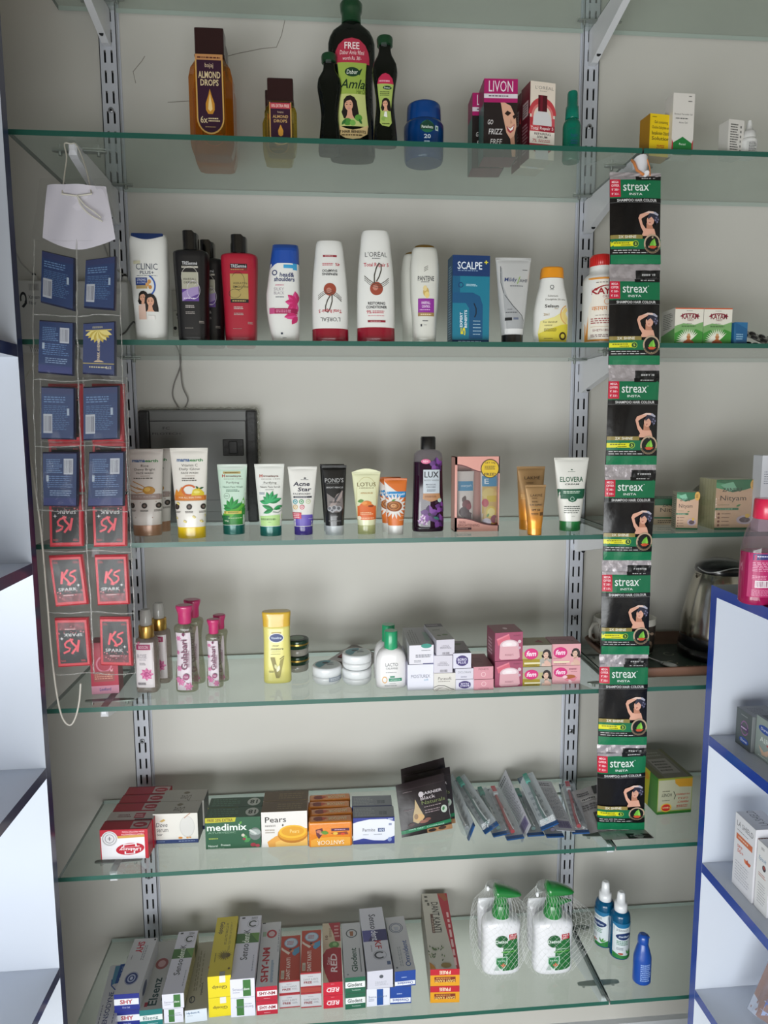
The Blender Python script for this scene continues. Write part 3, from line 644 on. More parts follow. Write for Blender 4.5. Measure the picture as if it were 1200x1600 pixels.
# black and red salon shampoos
def salon(W, H, base, lab2, name_, cap_h, rear):
    bm_ = M(base, .38, 0, .25); blk = M('0b0b0c', .22, 0, .6)
    b, L = bot([(0, .80, .9), (.015, .84, 1), (.35, .90, 1), (.80, 1, 1), (.815, .97, .95), (.828, .80, .8), (.83, .5, .6)], W, H*1.0, .045, bm_, 3.4)
    b.lathe([(H*.82, W*.24), (H*.84, W*.24)], blk)
    cv = Cv(); cv.R(.26, .13, .76, .18, '0c0c0d').T('TRESemmé', .51, .155, .46, .036, 'd4d4d6', b=.006).R(.26, .185, .76, .205, 'b8b4a8' if lab2 else '7a2a24').X(.28, .188, .74, .2, '4a4640' if lab2 else 'd0a060', 1, 3)
    if lab2:
        cv.R(.25, .25, .76, .43, 'a8a694').R(.25, .43, .76, .56, '5c3c88').P([(.25, .47), (.5, .42), (.76, .4), (.76, .48), (.25, .56)], '9a86b4').O(.5, .3, .26, .11, .04, 'c8c4bc', 160, 420).O(.6, .44, .2, .1, .05, 'd8d0e0').T('HAIRFALL', .5, .325, .4, .022, '3c3a34', b=0).T('DEFENSE', .52, .36, .4, .022, '3c3a34').X(.3, .52, .7, .54, 'e0d8e8', 1, 5)
    else:
        cv.R(.25, .24, .78, .52, 'a89456').R(.25, .52, .78, .56, '141210').O(.48, .32, .2, .1, .05, '2a2418', -150, 120).O(.38, .46, .18, .05, .07, '2a2418', 0, 330).T('KERATIN', .55, .345, .4, .022, '2a2418', b=0).T('SMOOTH', .55, .385, .44, .024, '2a2418').X(.3, .53, .74, .55, 'c8b070', 1, 5)
    cv.X(.34, .60, .66, .635, 'c8c0bc', 2, 7).X(.34, .67, .66, .70, 'b0a8a4', 2, 9).X(.74, .77, .9, .80, 'a09890', 2, 11).X(.3, .845, .6, .855, 'a09890', 1, 12)
    b.art(cv, L.front(-W*.46, W*.46, 0, .83*H))
    c = MB(); c.rings([[(W*.215*math.copysign(abs(math.cos(a))**.6, math.cos(a)), .017*math.copysign(abs(math.sin(a))**.6, math.sin(a)), z-(.02*H if (z > H*.99 and math.cos(a) > .2) else 0)) for a in [2*PI*i/32 for i in range(32)]] for z in (H*.835, H*.97, H)], blk)
    return bottle('shampoo_bottle', name_, 'bottle', [('bottle_body', b), ('cap', c)], loc, 0, 'salon shampoo bottles')
loc, W, H = fs(277, 331, 364, .045)
o = salon(W, H, '141315', True, 'black shampoo bottle with silver and violet label, front one of the black pair', 0, 0); dup(o, 'black shampoo bottle mostly hidden right behind its black twin', (.018, .055, 0))
loc, W, H = fs(350, 406, 370, .045)
o = salon(W, H, 'a31a30', False, 'crimson shampoo bottle with black cap and gold label, front one of the crimson pair', 0, 0); dup(o, 'crimson shampoo bottle mostly hidden left behind its crimson twin', (-.008, .055, 0))
# curved white anti-dandruff bottle with blue cap
loc, W, H = fs(418, 470, 384, .035); D = .036
b = MB(); cb = M('1c4aa0', .3, 0, .5)
def hsring(z):
    t = z/H; xl = -.5+.20*(1-t)**2*1.6*(t < .5)+(0 if t < .55 else .24*((t-.55)/.45)**2); xr_ = .5-.02*(1-t); xl = -.5+.34*max(0, .38-t)**1.5*2.2+(.22*max(0, t-.5)/.5)
    xr_ = .47+.03*min(t/.5, 1)-(.03*max(0, t-.96)/.04); cx_, hw = (xl+xr_)/2*W, (xr_-xl)/2*W; dd = D/2*(1 if t < .93 else 1-.5*((t-.93)/.07)**2)
    return [(cx_+hw*math.copysign(abs(math.cos(a))**.78, math.cos(a)), dd*math.copysign(abs(math.sin(a))**.9, math.sin(a)), z) for a in [2*PI*i/36 for i in range(36)]]
zs = [H*i/30 for i in range(31)]
b.rings([hsring(z) for z in zs if z <= H*.80+1e-6], WH)
c = MB(); c.rings([hsring(z) for z in zs if z >= H*.80-1e-6], cb)
class HS:
    size = (W, H); off0 = .0004; nu, nv = 14, 14
    def map(s, u, v, off=0):
        z = H*(1-v); r = hsring(min(max(z, 0), H)); x = (u-.5)*W; xs_ = [p[0] for p in r]; x0, x1 = min(xs_), max(xs_); cx_, hw = (x0+x1)/2, (x1-x0)/2
        x = min(max(x, x0+hw*.02), x1-hw*.02); t = abs((x-cx_)/hw); dd = max(p[1] for p in r); q = (1-t**(2/.78))**.45 if t < 1 else 0
        return Vector((x, -dd*q-off, z))
cv = Cv(); cv.P([(.02, .13), (.1, .0), (.3, .0), (.98, .01), (.98, .17), (.6, .17), (.3, .21), (.12, .26)], cb)
cv.R(.55, .215, .9, .25, '3a9ccc').R(.82, .2, .94, .265, '3a9ccc').O(.28, .295, .08, None, .35, '1c2c60').T('head&', .64, .315, .42, .045, '1c2c60', sh=.1, b=.02).T('shoulders', .56, .36, .6, .045, '1c2c60', sh=.1, b=.02)
cv.X(.3, .41, .6, .43, 'c87088', 1, 3).T('SILKY', .4, .46, .3, .03, 'a8a0a8', b=0).T('BLACK', .4, .50, .3, .03, 'a8a0a8', b=0).X(.3, .53, .56, .55, '707880', 1, 6)
for a in (100, 140, 175, 215, 250): cv.leaf(.93, .60, .36, .2, a, 'c42868', 'd8488a')
cv.R(.1, .655, .93, .71, 'a01c50').R(.1, .65, .26, .71, 'c05080').X(.3, .665, .85, .7, 'd890b0', 2, 8).leaf(.93, .72, .4, .2, 190, 'c42868', 'd8488a').leaf(.93, .73, .3, .16, 235, 'c42868').R(.43, .9, .49, .92, '303848').X(.48, .95, .62, .96, '505860', 1, 3)
b.art(cv, HS())
bottle('shampoo_bottle', 'white anti-dandruff shampoo bottle with blue cap and pink petals', 'bottle', [('bottle_body', b), ('cap', c)], loc)
# white repair shampoo standing on its head, and the matching conditioner
def curl(cv, flip):
    k = -1 if flip else 1; v = lambda y: .5+k*(y-.5)
    cv.E(.5, v(.52), .19, None, '9a4632').E(.47, v(.51), .08, None, 'c08070')
    for dy, wd in ((0, .02), (.018, .014), (.036, .012)): cv.S([(.5+k*(x-.5), v(y+dy)) for x, y in ((.15, .40), (.28, .44), (.4, .465), (.52, .478), (.64, .475), (.76, .45), (.86, .42))], wd, '4a463c')
    cv.S([(.5+k*(x-.5), v(y)) for x, y in ((.44, .47), (.44, .40), (.5, .33), (.58, .285), (.64, .30), (.64, .35), (.58, .41), (.5, .455))], .035, '4a463c')
def repair(W, H, inv, label):
    red = M('8e1028', .25, 0, .6)
    b, L = bot([(0, 1, .9), (.02, 1, 1), (.14, .99, 1), (.35, .98, 1), (.6, .93, .95), (.85, .8, .8), (.975, .72, .68), (1, .66, .6)], W, H, .042, WH, 2.3, [(.14, red), (1, WH)])
    cv = Cv(); r_ = 180 if inv else 0
    if not inv:
        cv.T("L'ORÉAL", .5, .2, .64, .055, '4c4c4e', b=0).X(.38, .235, .62, .25, '4c4c4e', 1, 2).T('Total Repair 5', .5, .305, .72, .045, 'b8283c', b=.012)
        cv2 = cv; curl(cv, False); cv.T('RESTORING', .5, .655, .5, .026, '26262a', b=.02).T('CONDITIONER', .5, .69, .6, .026, '26262a', b=.02).T('9%', .28, .735, .14, .03, 'b8283c').X(.38, .72, .76, .75, 'c05060', 2, 5).X(.25, .765, .76, .775, 'c86070', 1, 6).R(.24, .81, .76, .83, '8e2030').X(.32, .815, .68, .825, 'e8c0c0', 1, 3)
    else:
        cv.R(.3, .13, .72, .15, '8e2030').X(.36, .135, .66, .145, 'e8c0c0', 1, 3).T('4%', .74, .225, .14, .03, 'b8283c', 180).X(.28, .21, .64, .24, 'c05060', 2, 5).T('SHAMPOO', .5, .29, .46, .026, '26262a', 180, .02).T('REPAIRING', .5, .325, .46, .026, '26262a', 180, .02)
        cv.ops_before = None; curl(cv, True); cv.T('Total Repair 5', .5, .695, .70, .045, 'b8283c', 180, .012).T("L'ORÉAL", .5, .79, .6, .05, '4c4c4e', 180, 0)
    b.art(cv, L.front(-W*.44, W*.44, .02*H, .98*H))
    return bottle('shampoo_bottle' if inv else 'conditioner_bottle', label, 'bottle', [('bottle_body', b)], loc)
loc, W, H = fs(488, 545, 379, .04); repair(W, H, True, 'white repair shampoo bottle with upside-down lettering and red base cap')
loc, W, H = fs(557.5, 617, 363, .042); repair(W, H, False, 'tall white restoring conditioner bottle with red base cap')
# white and gold shampoo
loc, W, H = fs(640.5, 685, 384, .038)
b, L = bot([(0, .72, .85), (.02, .80, 1), (.25, .84, 1), (.45, .96, 1), (.75, 1, 1), (.92, .88, .8), (.965, .8, .66), (.97, .76, .6)], W, H, .04, M('dcdcd4', .3, .1, .4), 2.5)
c = MB(); Loft([(H*.955, W*.36, .0135), (H*.985, W*.34, .012), (H, W*.25, .008)], 2.2).put(c, M('a07c40', .3, .8))
cv = Cv(); 
for i in range(3): cv.S([(.42, .215+i*.018), (.5, .20+i*.018), (.58, .19+i*.018)], .03, '8c8c84')
cv.T('PANTENE', .5, .325, .66, .05, '2c2c34', b=.008).X(.3, .355, .7, .37, '505058', 1, 3).E(.5, .47, .12, .05, 'c8a860').E(.46, .43, .08, .03, 'dcc890').E(.54, .5, .1, .035, 'e0c880').R(.18, .54, .84, .69, '8c2c94').T('HAIRFALL', .5, .585, .36, .03, 'f0dcf4').T('CONTROL', .5, .625, .34, .028, 'f0dcf4').X(.25, .65, .76, .67, 'd8b0dc', 1, 4).R(.18, .69, .84, .73, '9a7c4c').X(.28, .7, .76, .72, 'e0d0a8', 1, 5).X(.36, .77, .6, .79, '404048', 1, 6).R(.28, .815, .34, .84, '303038').X(.42, .82, .56, .83, '606068', 1, 3)
b.art(cv, L.front(-W*.42, W*.42, .02*H, .95*H))
o = bottle('shampoo_bottle', 'pearl white hair fall shampoo bottle with gold top and purple label', 'bottle', [('bottle_body', b), ('cap', c)], loc, 0, 'pearl white shampoo bottles')
dup(o, 'pearl white shampoo bottle mostly hidden left behind its gold-topped twin', (-.0105, .05, 0), .5)
# blue serum box
loc, W, H = fit(704, 761, 399, None, 2, .035, Y2)
f = Cv('17758e'); f.R(0, 0, 1, .235, '123466').T('SCALPE', .46, .115, .66, .085, 'e4ecf4', b=.01).T('+', .9, .075, .1, .04, 'd8cc30', b=.05).X(.14, .165, .8, .18, '90a8c8', 1, 3)
f.R(.0, .235, .2, .44, '14587c').P([(0, .42), (.55, .42), (.74, .46), (.82, .56), (.82, .95), (.45, .95), (.45, .6), (.36, .54), (0, .54)], '13507a').O(.22, .335, .07, None, .3, '123466').X(.36, .32, .68, .35, 'b8d4e0', 2, 4)
f.T('5', .29, .86, .13, .09, 'd8cc30', 90, .03).T('EXPERT', .24, .73, .07, .17, 'e4ecf4', 90, .02).T('BENEFITS', .36, .72, .07, .2, 'e4ecf4', 90, .02).S([(.58, .54), (.64, .6), (.64, .66), (.6, .70)], .03, '101c28')
for i in range(5): f.X(.56, .735+i*.038, .8, .75+i*.038, 'b8d4e0', 1, i+3)
f.R(0, .96, 1, 1, '123466').X(.16, .967, .84, .99, 'a8c0d8', 1, 5)
lf = Cv('28506c'); lf.X(.2, .1, .8, .95, '90b0c0', 30, 4)
carton('serum_box', 'tall teal and navy scalp shampoo box', 'box', W, .036, H, '17758e', {'front': f, 'left': lf, 'right': lf}, loc, math.radians(3))
# squeeze tube helper -----------------------------------------------------------------
def tube(name, label, cat, loc, W, H, wb, caph, bodym, capm, cv, D=None, hd=.0016, dome=0, group=None, band=None, rz=0, capn=2.0, extra=None):
    """tube standing on its cap; W = width at the crimped top, wb = share of it at the cap"""
    D = D or W*wb*.9; b = MB(); zc = H*caph; w = W/2; wc = w*wb
    prof = [(zc-.001, wc*1.0, D/2), (zc+.004, wc*1.02, D/2)]+[(zc+(H-zc)*t, wc+(w-wc)*(t**.9), D/2*(1-t)**.75+hd) for t in (.15, .3, .45, .6, .75, .88, .95)]+[(H*.97, w, hd), (H, w, hd)]
    L = Loft(prof, 2.2); zs = L.zl()
    if band: L.put(b, None, True, True, band)
    else: L.put(b, bodym)
    if dome:
        n = 12; fr_ = [(-w+2*w*i/n, -hd, H-.0005+dome*math.sin(PI*i/n)) for i in range(n+1)]; bk = [(x, hd, z) for x, y, z in fr_]; m_ = len(fr_)
        fl = [(-w, -hd, H-.001), (w, -hd, H-.001), (-w, hd, H-.001), (w, hd, H-.001)]
        b.add(fr_, [tuple(range(m_))[::-1]], bodym); b.add(bk, [tuple(range(m_))], bodym)
        b.add(fr_+bk, [(i, i+1, m_+i+1, m_+i) for i in range(m_-1)], bodym)
    for i in range(5): b.box(-w*.97, w*.97, -hd-.0003, hd+.0003, H*.966+i*H*.006, H*.966+i*H*.006+.0005, bodym)
    b.art(cv, L.front(-w, w, zc, H*.965, .0004, 16, 14))
    c = MB(); Loft([(0, wc*.97, D/2*.97), (.0015, wc, D/2), (zc-.0012, wc, D/2), (zc, wc*.97, D/2*.97)], capn).put(c, capm)
    for i in range(1): pass
    return bottle(name, label, cat, [('tube_body', b), ('flip_cap', c)], loc, rz, group)
# silver grey gel tube
loc, W, H = fs(772, 827, 403, .035)
cv = Cv(); cv.P([(.12, .10), (.17, .10), (.2, .35), (.35, .56), (.7, .78), (.84, .95), (.86, 1), (.3, 1), (.2, .5)], 'a4a6a8').S([(.13, .08), (.14, .3), (.22, .46), (.45, .62), (.7, .75), (.82, .9), (.83, 1)], .02, '55585c').X(.74, .12, .88, .14, '404448', 1, 2)
cv.T('Mildy', .40, .27, .34, .07, '2a3a6c', b=.004, sh=.1).T('AHF', .76, .275, .24, .045, '4c5058', b=0).S([(.58, .32), (.66, .22)], .02, '8ab040').X(.38, .34, .82, .36, '505860', 1, 3).X(.3, .66, .46, .675, '404448', 1, 4).X(.26, .70, .6, .72, '404448', 1, 5).R(.24, .78, .42, .82, '101114').R(.46, .78, .6, .81, '6c7488').R(.0, .93, 1, 1, 'dcdcdc')
tube('gel_tube', 'white and silver hair gel tube standing on a dark cap', 'tube', loc, W, H, .6, .115, M('cfd0d0', .3, .25, .5), M('1c1c1e', .2, 0, .6), cv)
# yellow and white anti-dandruff bottle
loc, W, H = fs(832, 886, 419, .036)
b, L = bot([(0, .86, .85), (.02, .93, 1), (.2, .99, 1), (.4, .98, 1), (.6, .86, .95), (.78, .68, .85), (.855, .63, .8)], W, H, .038, WH, 2.3)
c = MB(); Loft([(H*.86, W*.325, .0155), (H*.985, W*.30, .015), (H, W*.28, .013)], 2.6).put(c, M('dd8f1c', .3, 0, .4))
YL = 'd8c83c'; cv = Cv(); cv.P([(.08, .99), (.04, .85), (.1, .66), (.5, .6), (.8, .5), (.95, .6), (.97, .8), (.92, .99)], 'e6dc90').P([(.08, .99), (.05, .86), (.3, .8), (.75, .72), (.97, .7), (.95, .9), (.92, .99)], YL)
cv.O(.98, .56, .3, .16, .12, 'dca860', 110, 250).O(.98, .56, .24, .13, .5, 'e8d080', 110, 250).O(.42, .13, .06, None, .3, '303030').X(.36, .17, .48, .18, '303030', 1, 2).T('Selenium', .45, .27, .3, .03, '4a4438', b=0).T('Disulphide 2% w/w', .54, .33, .62, .035, '4a4438', b=0).T('Selsun', .42, .43, .42, .05, '26221c', b=.02).X(.5, .465, .64, .48, 'a08040', 1, 3)
cv.T('2in1', .26, .56, .16, .04, 'a08030').T('For dandruff', .38, .68, .42, .03, '40381c', b=0).T('control', .32, .73, .22, .026, '40381c', b=0).X(.2, .78, .6, .83, '5a5020', 3, 6).O(.78, .9, .12, None, .42, '3a2814').X(.2, .93, .52, .95, '5a5020', 1, 7)
b.art(cv, L.front(-W*.46, W*.46, .02*H, .84*H))
bottle('shampoo_bottle', 'white and yellow dandruff bottle with orange cap', 'bottle', [('bottle_body', b), ('cap', c)], loc)
# laxative powder bottle with red cap
loc, W, H = fs(909, 961, 400, .05, -.235); r = W/2
b, L = bot([(0, .96, .96), (.01, 1, 1), (.70, 1, 1), (.765, .90, .9), (.80, .66, .66), (.875, .64, .64)], W, H, W, WH, 2.0)
c = MB(); c.lathe([(H*.87, r*.62), (H*.872, r*.64), (H*.98, r*.62), (H, r*.56)], M('c02420', .35, 0, .3), 0, 0, 40)
for i in range(36):
    a = 2*PI*i/36; x, y = r*.635*math.cos(a), r*.635*math.sin(a); c.box(x-.0005, x+.0005, y-.0005, y+.0005, H*.88, H*.975, M('c02420', .35, 0, .3))
lb = MB(); cv = Cv('e8e2d6'); OR = 'd89038'; cv.R(0, 0, 1, .03, OR).R(0, .97, 1, 1, OR).R(0, 0, .05, 1, OR).X(.2, .07, .8, .09, '4a3030', 1, 3).T('KAYAM', .52, .215, .9, .10, '9c2028', b=.03).O(.55, .22, .4, .1, .16, '9c2028', 190, 350).T('CHURNA', .54, .30, .34, .035, '9c4040', b=0).O(.5, .38, .09, None, .2, 'dca070').T('कायम चूर्ण', .5, .50, .78, .085, 'd08030', b=.008)
cv.X(.2, .585, .8, .6, '604040', 1, 3).X(.1, .63, .9, .73, 'a05050', 3, 4).T('SHETH BROTHERS', .52, .83, .76, .035, '7c3034', b=0).R(.1, .77, .9, .775, 'c8a070').X(.1, .89, .9, .94, '806060', 2, 9)
lb.art(cv, L.front(-r*.97, r*.97, H*.03, H*.73, .0008, 18, 1))
bottle('powder_bottle', 'white bottle with red screw cap and orange framed Hindi label', 'bottle', [('bottle_body', b), ('screw_cap', c), ('wrap_label', lb)], loc)
# herbal tablet boxes
f = Cv('dcd8cc'); f.P([(0, .5), (.3, .42), (.7, .46), (1, .38), (1, 1), (0, 1)], '78a468').P([(0, .7), (.25, .6), (.5, .72), (.75, .58), (1, .66), (1, 1), (0, 1)], '3c8a34').R(0, .975, 1, 1, 'c85a30').R(0, 0, 1, .03, 'c85a30').X(.4, .07, .62, .09, '505048', 1, 2)
f.O(.52, .27, .36, .13, .2, '7c1c30', 195, 345).T('KAYAM', .53, .23, .58, .15, '7c1c30', b=.03).T('TABLET', .54, .335, .24, .045, '7c1c30').X(.42, .42, .64, .44, '404838', 1, 4).X(.24, .48, .8, .53, '2c5028', 2, 5)
for i in range(14):
    a = 200+i*10.5; f.leaf(.5, .93, .44, .05, 180-(a-200), 'e8e8d8')
f.P([(.34, .94), (.5, .82), (.66, .94)], 'b8642c').E(.5, .8, .07, .06, 'b87848').E(.5, .74, .05, .04, 'c89868').P([(.3, .97), (.36, .9), (.64, .9), (.7, .97)], '9c4a24')
lf = Cv('c4c0b8'); lf.X(.15, .1, .85, .55, '606058', 9, 4).P([(0, .7), (1, .55), (1, 1), (0, 1)], '5c9850')
g = 'herbal tablet boxes'; loc, W, H = fit(1046, 1089, 481, None, 2, .05, -.238)
o = carton('tablet_box', 'left one of two green and white herbal tablet boxes', 'box', W, .05, H, 'c4bfb4', {'front': f, 'left': lf}, loc, math.radians(-1), g)
dup(o, 'right one of two green and white herbal tablet boxes', (W+.0012, 0, 0))
loc, W, H = fit(1132, 1153, 504, None, 2, .04, -.235)
f = Cv('2a6a98'); f.P([(0, 0), (1, .3), (1, 1), (.2, 1)], '1f5a88').X(.15, .5, .8, .8, '90b8d0', 3, 3)
carton('medicine_box', 'small blue box beside the foil tablet strips', 'box', W, .05, H, '2a6a98', {'front': f}, loc, math.radians(6))
# ================================================================== face wash shelf
def f3(x0, x1, ytop, ybase, D): return fitc(x0, x1, ytop, ybase, 3, D)
def t3(name, label, cat, px, bx, top, base, capy, bodym, capm, cv, **kw):
    """px: crimp x0,x1; bx: cap x0,x1; image rows of top, base and cap edge"""
    W0 = bx[1]-bx[0]; loc, Wb, H = f3(bx[0], bx[1], top, base, .03); p = onz((bx[0]+bx[1])/2, base, ZS[3]); s = Wb/W0
    W = (px[1]-px[0])*s; D = min(Wb*.85, .034); loc.y = p.y+D/2
    return tube(name, label, cat, loc, W, H, Wb/W, (base-capy)/(base-top), bodym, capm, cv, D=D, **kw)
# rice and vitamin face wash tubes -------------------------------------------------------
def mama(cv, rice):
    cv.T('mama', .36, .12, .34, .035, '2a5a90', b=.03).T('earth', .70, .117, .34, .038, '3f8a50', b=.03)
    cv.T('Rice' if rice else 'Vitamin C', .52, .185, .2 if rice else .42, .035, '55504c', b=.0).T('Dewy Bright' if rice else 'Daily Glow', .52, .24, .54, .042, '55504c', b=.0).T('FACE WASH', .52, .288, .44, .024, '55504c').R(.40, .325, .66, .33, '907868').X(.22 if rice else .32, .345, .84 if rice else .72, .37 if rice else .40, '605850', 1 if rice else 2, 4)
    if rice:
        for dy, x in ((.40, .2), (.45, .1), (.48, .3), (.5, .05)): cv.S([(x, dy), (x+.25, dy+.06), (.62, .53)], .02, 'c08838')
        cv.E(.62, .525, .16, .055, 'b88428').E(.58, .51, .08, .03, 'd8ac50').R(0, .575, 1, .65, 'a08c86').T('FOR ALL SKIN TYPES', .5, .61, .6, .02, 'cfc6c2', b=.0).R(0, .645, 1, .652, '907868')
    else:
        cv.P([(.1, .58), (.16, .5), (.22, .54), (.3, .47), (.4, .55), (.4, .585), (.1, .585)], 'd88a30').O(.5, .515, .2, .075, .28, 'cc6428', 60, 330).P([(.56, .58), (.6, .51), (.76, .48), (.88, .55), (.88, .585), (.56, .585)], 'd8c02c').leaf(.76, .5, .12, .05, 20, '2c5a2c').leaf(.74, .5, .1, .05, 130, '2c5a2c').E(.7, .54, .08, .02, 'e8dc70')
        cv.R(0, .585, 1, .65, 'cf7a30').T('FOR ALL SKIN TYPES', .52, .612, .58, .022, 'f0dcc0', b=.01).R(0, .652, 1, .656, 'b89868')
    for x in (.16, .5, .86): cv.E(x, .735, .075, None, '302824').E(x, .735, .035, None, '706058').X(x-.11, .79, x+.11, .82, '504844', 2, int(x*10)+1)
    if not rice:
        for x, y in ((.14, .885), (.38, .93), (.62, .87), (.8, .93), (.2, .69), (.92, .86)): cv.E(x, y, .05, .014, 'd8c468', rot=.6).E(x, y, .02, .006, 'f0e8b0')
    else:
        for x, y in ((.2, .7), (.4, .69), (.7, .9), (.25, .9), (.8, .68)): cv.E(x, y, .012, .006, '906858')
    return cv
g = 'rice face wash tubes'
o = t3('face_wash_tube', 'pinkish white rice face wash tube, front one of two beside the plastic pouches', 'tube', (193, 252), (205, 250), 702, 838, 820, M('d9d2cc', .35, 0, .3), M('b08468', .3, .2, .4), mama(Cv(), True), group=g)
dup(o, 'pinkish white rice face wash tube peeking out behind its twin', (.005, .045, 0))
t3('face_wash_tube', 'white vitamin C face wash tube with orange band and yellow cap', 'tube', (262.5, 322), (275, 319), 700, 842, 823, M('e6e2da', .33, 0, .35), M('e2bf18', .28, 0, .45), mama(Cv(), False))
# herbal green tubes -----------------------------------------------------------------------
TG = M('0f6e66', .28, .15, .5)
def swoosh(b): b.add([(-.010, -.0, 0)], [], 'd08a40')
def him(cv):
    cv.T('H', .22, .155, .1, .05, 'b03c28', b=.04).T('imalaya', .55, .162, .5, .036, '6c3c30', b=.025).T('SINCE 1930', .54, .21, .62, .018, '8a8074', b=0).T('Purifying', .52, .275, .42, .045, '4a4640', b=.0)
    return cv
cv = Cv(); cv.R(0, 0, 1, 1, 'c9e0cf').P([(1, .38), (1, 1), (0, 1), (0, .85), (.3, .78), (.8, .6)], '5fae3a').P([(1, .62), (1, 1), (.1, 1), (.5, .85)], '2f8a34').R(.2, .08, .78, .12, 'b8a468').X(.26, .09, .72, .11, '5a4820', 1, 2); him(cv).T('Neem Face Wash', .52, .345, .66, .032, '2c5c40', b=.0).X(.3, .385, .76, .43, '3c6c50', 2, 4)
cv.O(.32, .50, .1, None, .14, '8aa08c').X(.26, .49, .38, .51, '3c6c50', 2, 4)
for a, l in ((150, .3), (115, .34), (85, .44), (55, .42), (30, .42), (175, .26)): cv.leaf(.46, .73, l, .15, a, '1e7a34', '2f9a48')
cv.R(.22, .76, .80, .81, 'd0c060').T('5', .26, .785, .06, .035, '303818').X(.36, .77, .76, .80, '4c5c20', 2, 5).R(0, .84, .4, 1, '1c6a3c').X(.36, .87, .84, .89, 'd0e8b0', 1, 6).T('50g', .3, .93, .14, .03, 'e0f0d0')
t3('face_wash_tube', 'green neem face wash tube with leaves and teal cap', 'tube', (338, 385), (347, 381), 725.5, 836, 820, M('dfe9e0', .35, 0, .3), TG, cv)
cv = Cv(); cv.P([(0, .84), (1, .80), (1, 1), (0, 1)], 'b8dc98').R(0, .83, 1, 1, 'b4d88c'); him(cv); cv.R(.24, .305, .8, .308, 'b0b0a8').T('Neem Face Scrub', .52, .34, .66, .032, '4a4640', b=.0).X(.36, .38, .7, .395, '60605a', 1, 4).X(.16, .43, .36, .47, '607898', 3, 5)
for a, l in ((170, .34), (135, .3), (105, .38), (75, .42), (48, .4), (20, .42)): cv.leaf(.5, .61, l, .16, a, '1e8048', '38a868')
for a, l in ((160, .4), (200, .36), (20, .34)): cv.leaf(.62, .72, l, .14, a, '1e7a40', '2f9a58')
cv.S([(.6, .76), (.76, .78), (.88, .74), (.84, .68)], .03, 'a8b0a8').X(.2, .87, .78, .90, '4c7040', 2, 7).X(.44, .93, .56, .94, '4c7040', 1, 7)
t3('face_scrub_tube', 'white neem face scrub tube with green leaves and teal cap', 'tube', (397, 444), (405, 439), 725, 838.5, 822, M('e6e7e1', .35, 0, .3), TG, cv)
# acne face wash --------------------------------------------------------------------------
cv = Cv(); cv.R(0, .80, 1, 1, '6a58b4').E(.58, .16, .04, .012, '303038').X(.44, .18, .7, .195, '505058', 1, 2).T('Acne', .46, .26, .56, .075, '22223a', b=.02, sh=.12).T('Star', .56, .355, .46, .07, '22223a', b=.02, sh=.12).T('FACEWASH', .46, .435, .58, .03, '4c4c54').R(.18, .475, .80, .505, '3c3c44').X(.24, .482, .74, .498, 'c8c8cc', 1, 4)
for x, y, c in ((.24, .57, '3c98a0'), (.45, .57, '4a9860'), (.68, .57, 'c0c8a0'), (.24, .665, 'd8b880'), (.47, .665, 'd06c78')): cv.E(x, y, .08, None, c).E(x, y, .05, None, 'e6e6e4').E(x, y, .03, None, c)
cv.R(.12, .76, .44, .87, 'cc3c54').X(.16, .77, .4, .86, 'f0d0d4', 3, 5).X(.68, .86, .82, .88, 'd0c8e8', 1, 6)
b_ = t3('face_wash_tube', 'white acne face wash tube turning violet towards its clear violet cap', 'tube', (448, 494), (459, 488), 729, 836.6, 822, M('e4e2dc', .35, 0, .3), clear('violet_cap', '7a68c8', .75, .08, 1.45, 0, 40, '5a48a8'), cv, band=None)
# charcoal tube ---------------------------------------------------------------------------
cv = Cv(); cv.T("POND'S", .5, .215, .74, .075, 'a8a8a8', b=.006).X(.2, .265, .8, .275, '808080', 1, 3).T('BRIGHT MIRACLE', .52, .34, .66, .028, 'c0c0c0', b=.0).P([(.2, .44), (.5, .53), (.82, .38), (.84, .7), (.7, .77), (.34, .77), (.22, .7)], '78706e').P([(.24, .7), (.6, .46), (.84, .4), (.8, .5), (.4, .72)], '9a8c88').P([(.5, .53), (.82, .38), (.5, .62)], '3c3c40')
for x, y, r_ in ((.32, .71, .1), (.5, .70, .12), (.68, .71, .11), (.42, .745, .07)): cv.E(x, y, r_, None, 'a8a8ac').E(x-.02, y-.01, r_*.6, None, '5c5c60')
cv.X(.3, .57, .76, .61, '201818', 2, 4).X(.36, .83, .66, .86, 'a0a0a0', 2, 5).X(.26, .91, .78, .93, '909090', 2, 6)
g = 'black charcoal face wash tubes'
o = t3('face_wash_tube', 'black charcoal face wash tube with pale grey cap, front one of two', 'tube', (502, 541), (508, 537), 727, 837, 821, M('0d0d0e', .3, 0, .5), M('c2c8cc', .35, 0, .3), cv, group=g)
dup(o, 'black charcoal face wash tube almost hidden behind its twin', (-.003, .04, 0))
# domed apricot scrub ---------------------------------------------------------------------
cream = M('dedfb8', .35, .0, .3); cv = Cv(); cv.O(.5, .32, .34, .26, .025, 'b8ac70', 180, 360).R(.155, .32, .165, .9, 'b8ac70').R(.835, .32, .845, .9, 'b8ac70').T('LOTUS', .5, .205, .64, .075, '6a5a30', b=.0).T('HERBALS', .5, .275, .5, .018, '6a5a30', b=0).T('APRISCRUB', .5, .375, .42, .03, 'b07828', b=.0).R(.18, .63, .82, .90, 'd86830').P([(.18, .66), (.3, .58), (.5, .56), (.7, .6), (.82, .65), (.82, .7), (.18, .7)], 'd86830').E(.5, .58, .17, .055, 'd87a30').E(.42, .57, .1, .03, 'e89850').E(.64, .63, .1, .02, '8a3c1c').leaf(.4, .52, .22, .12, 190, '5a8a3c').X(.28, .74, .74, .80, 'f0c8a0', 2, 4).X(.24, .85, .8, .88, 'f0c8a0', 1, 5).E(.24, .865, .07, None, 'f0e0c8')
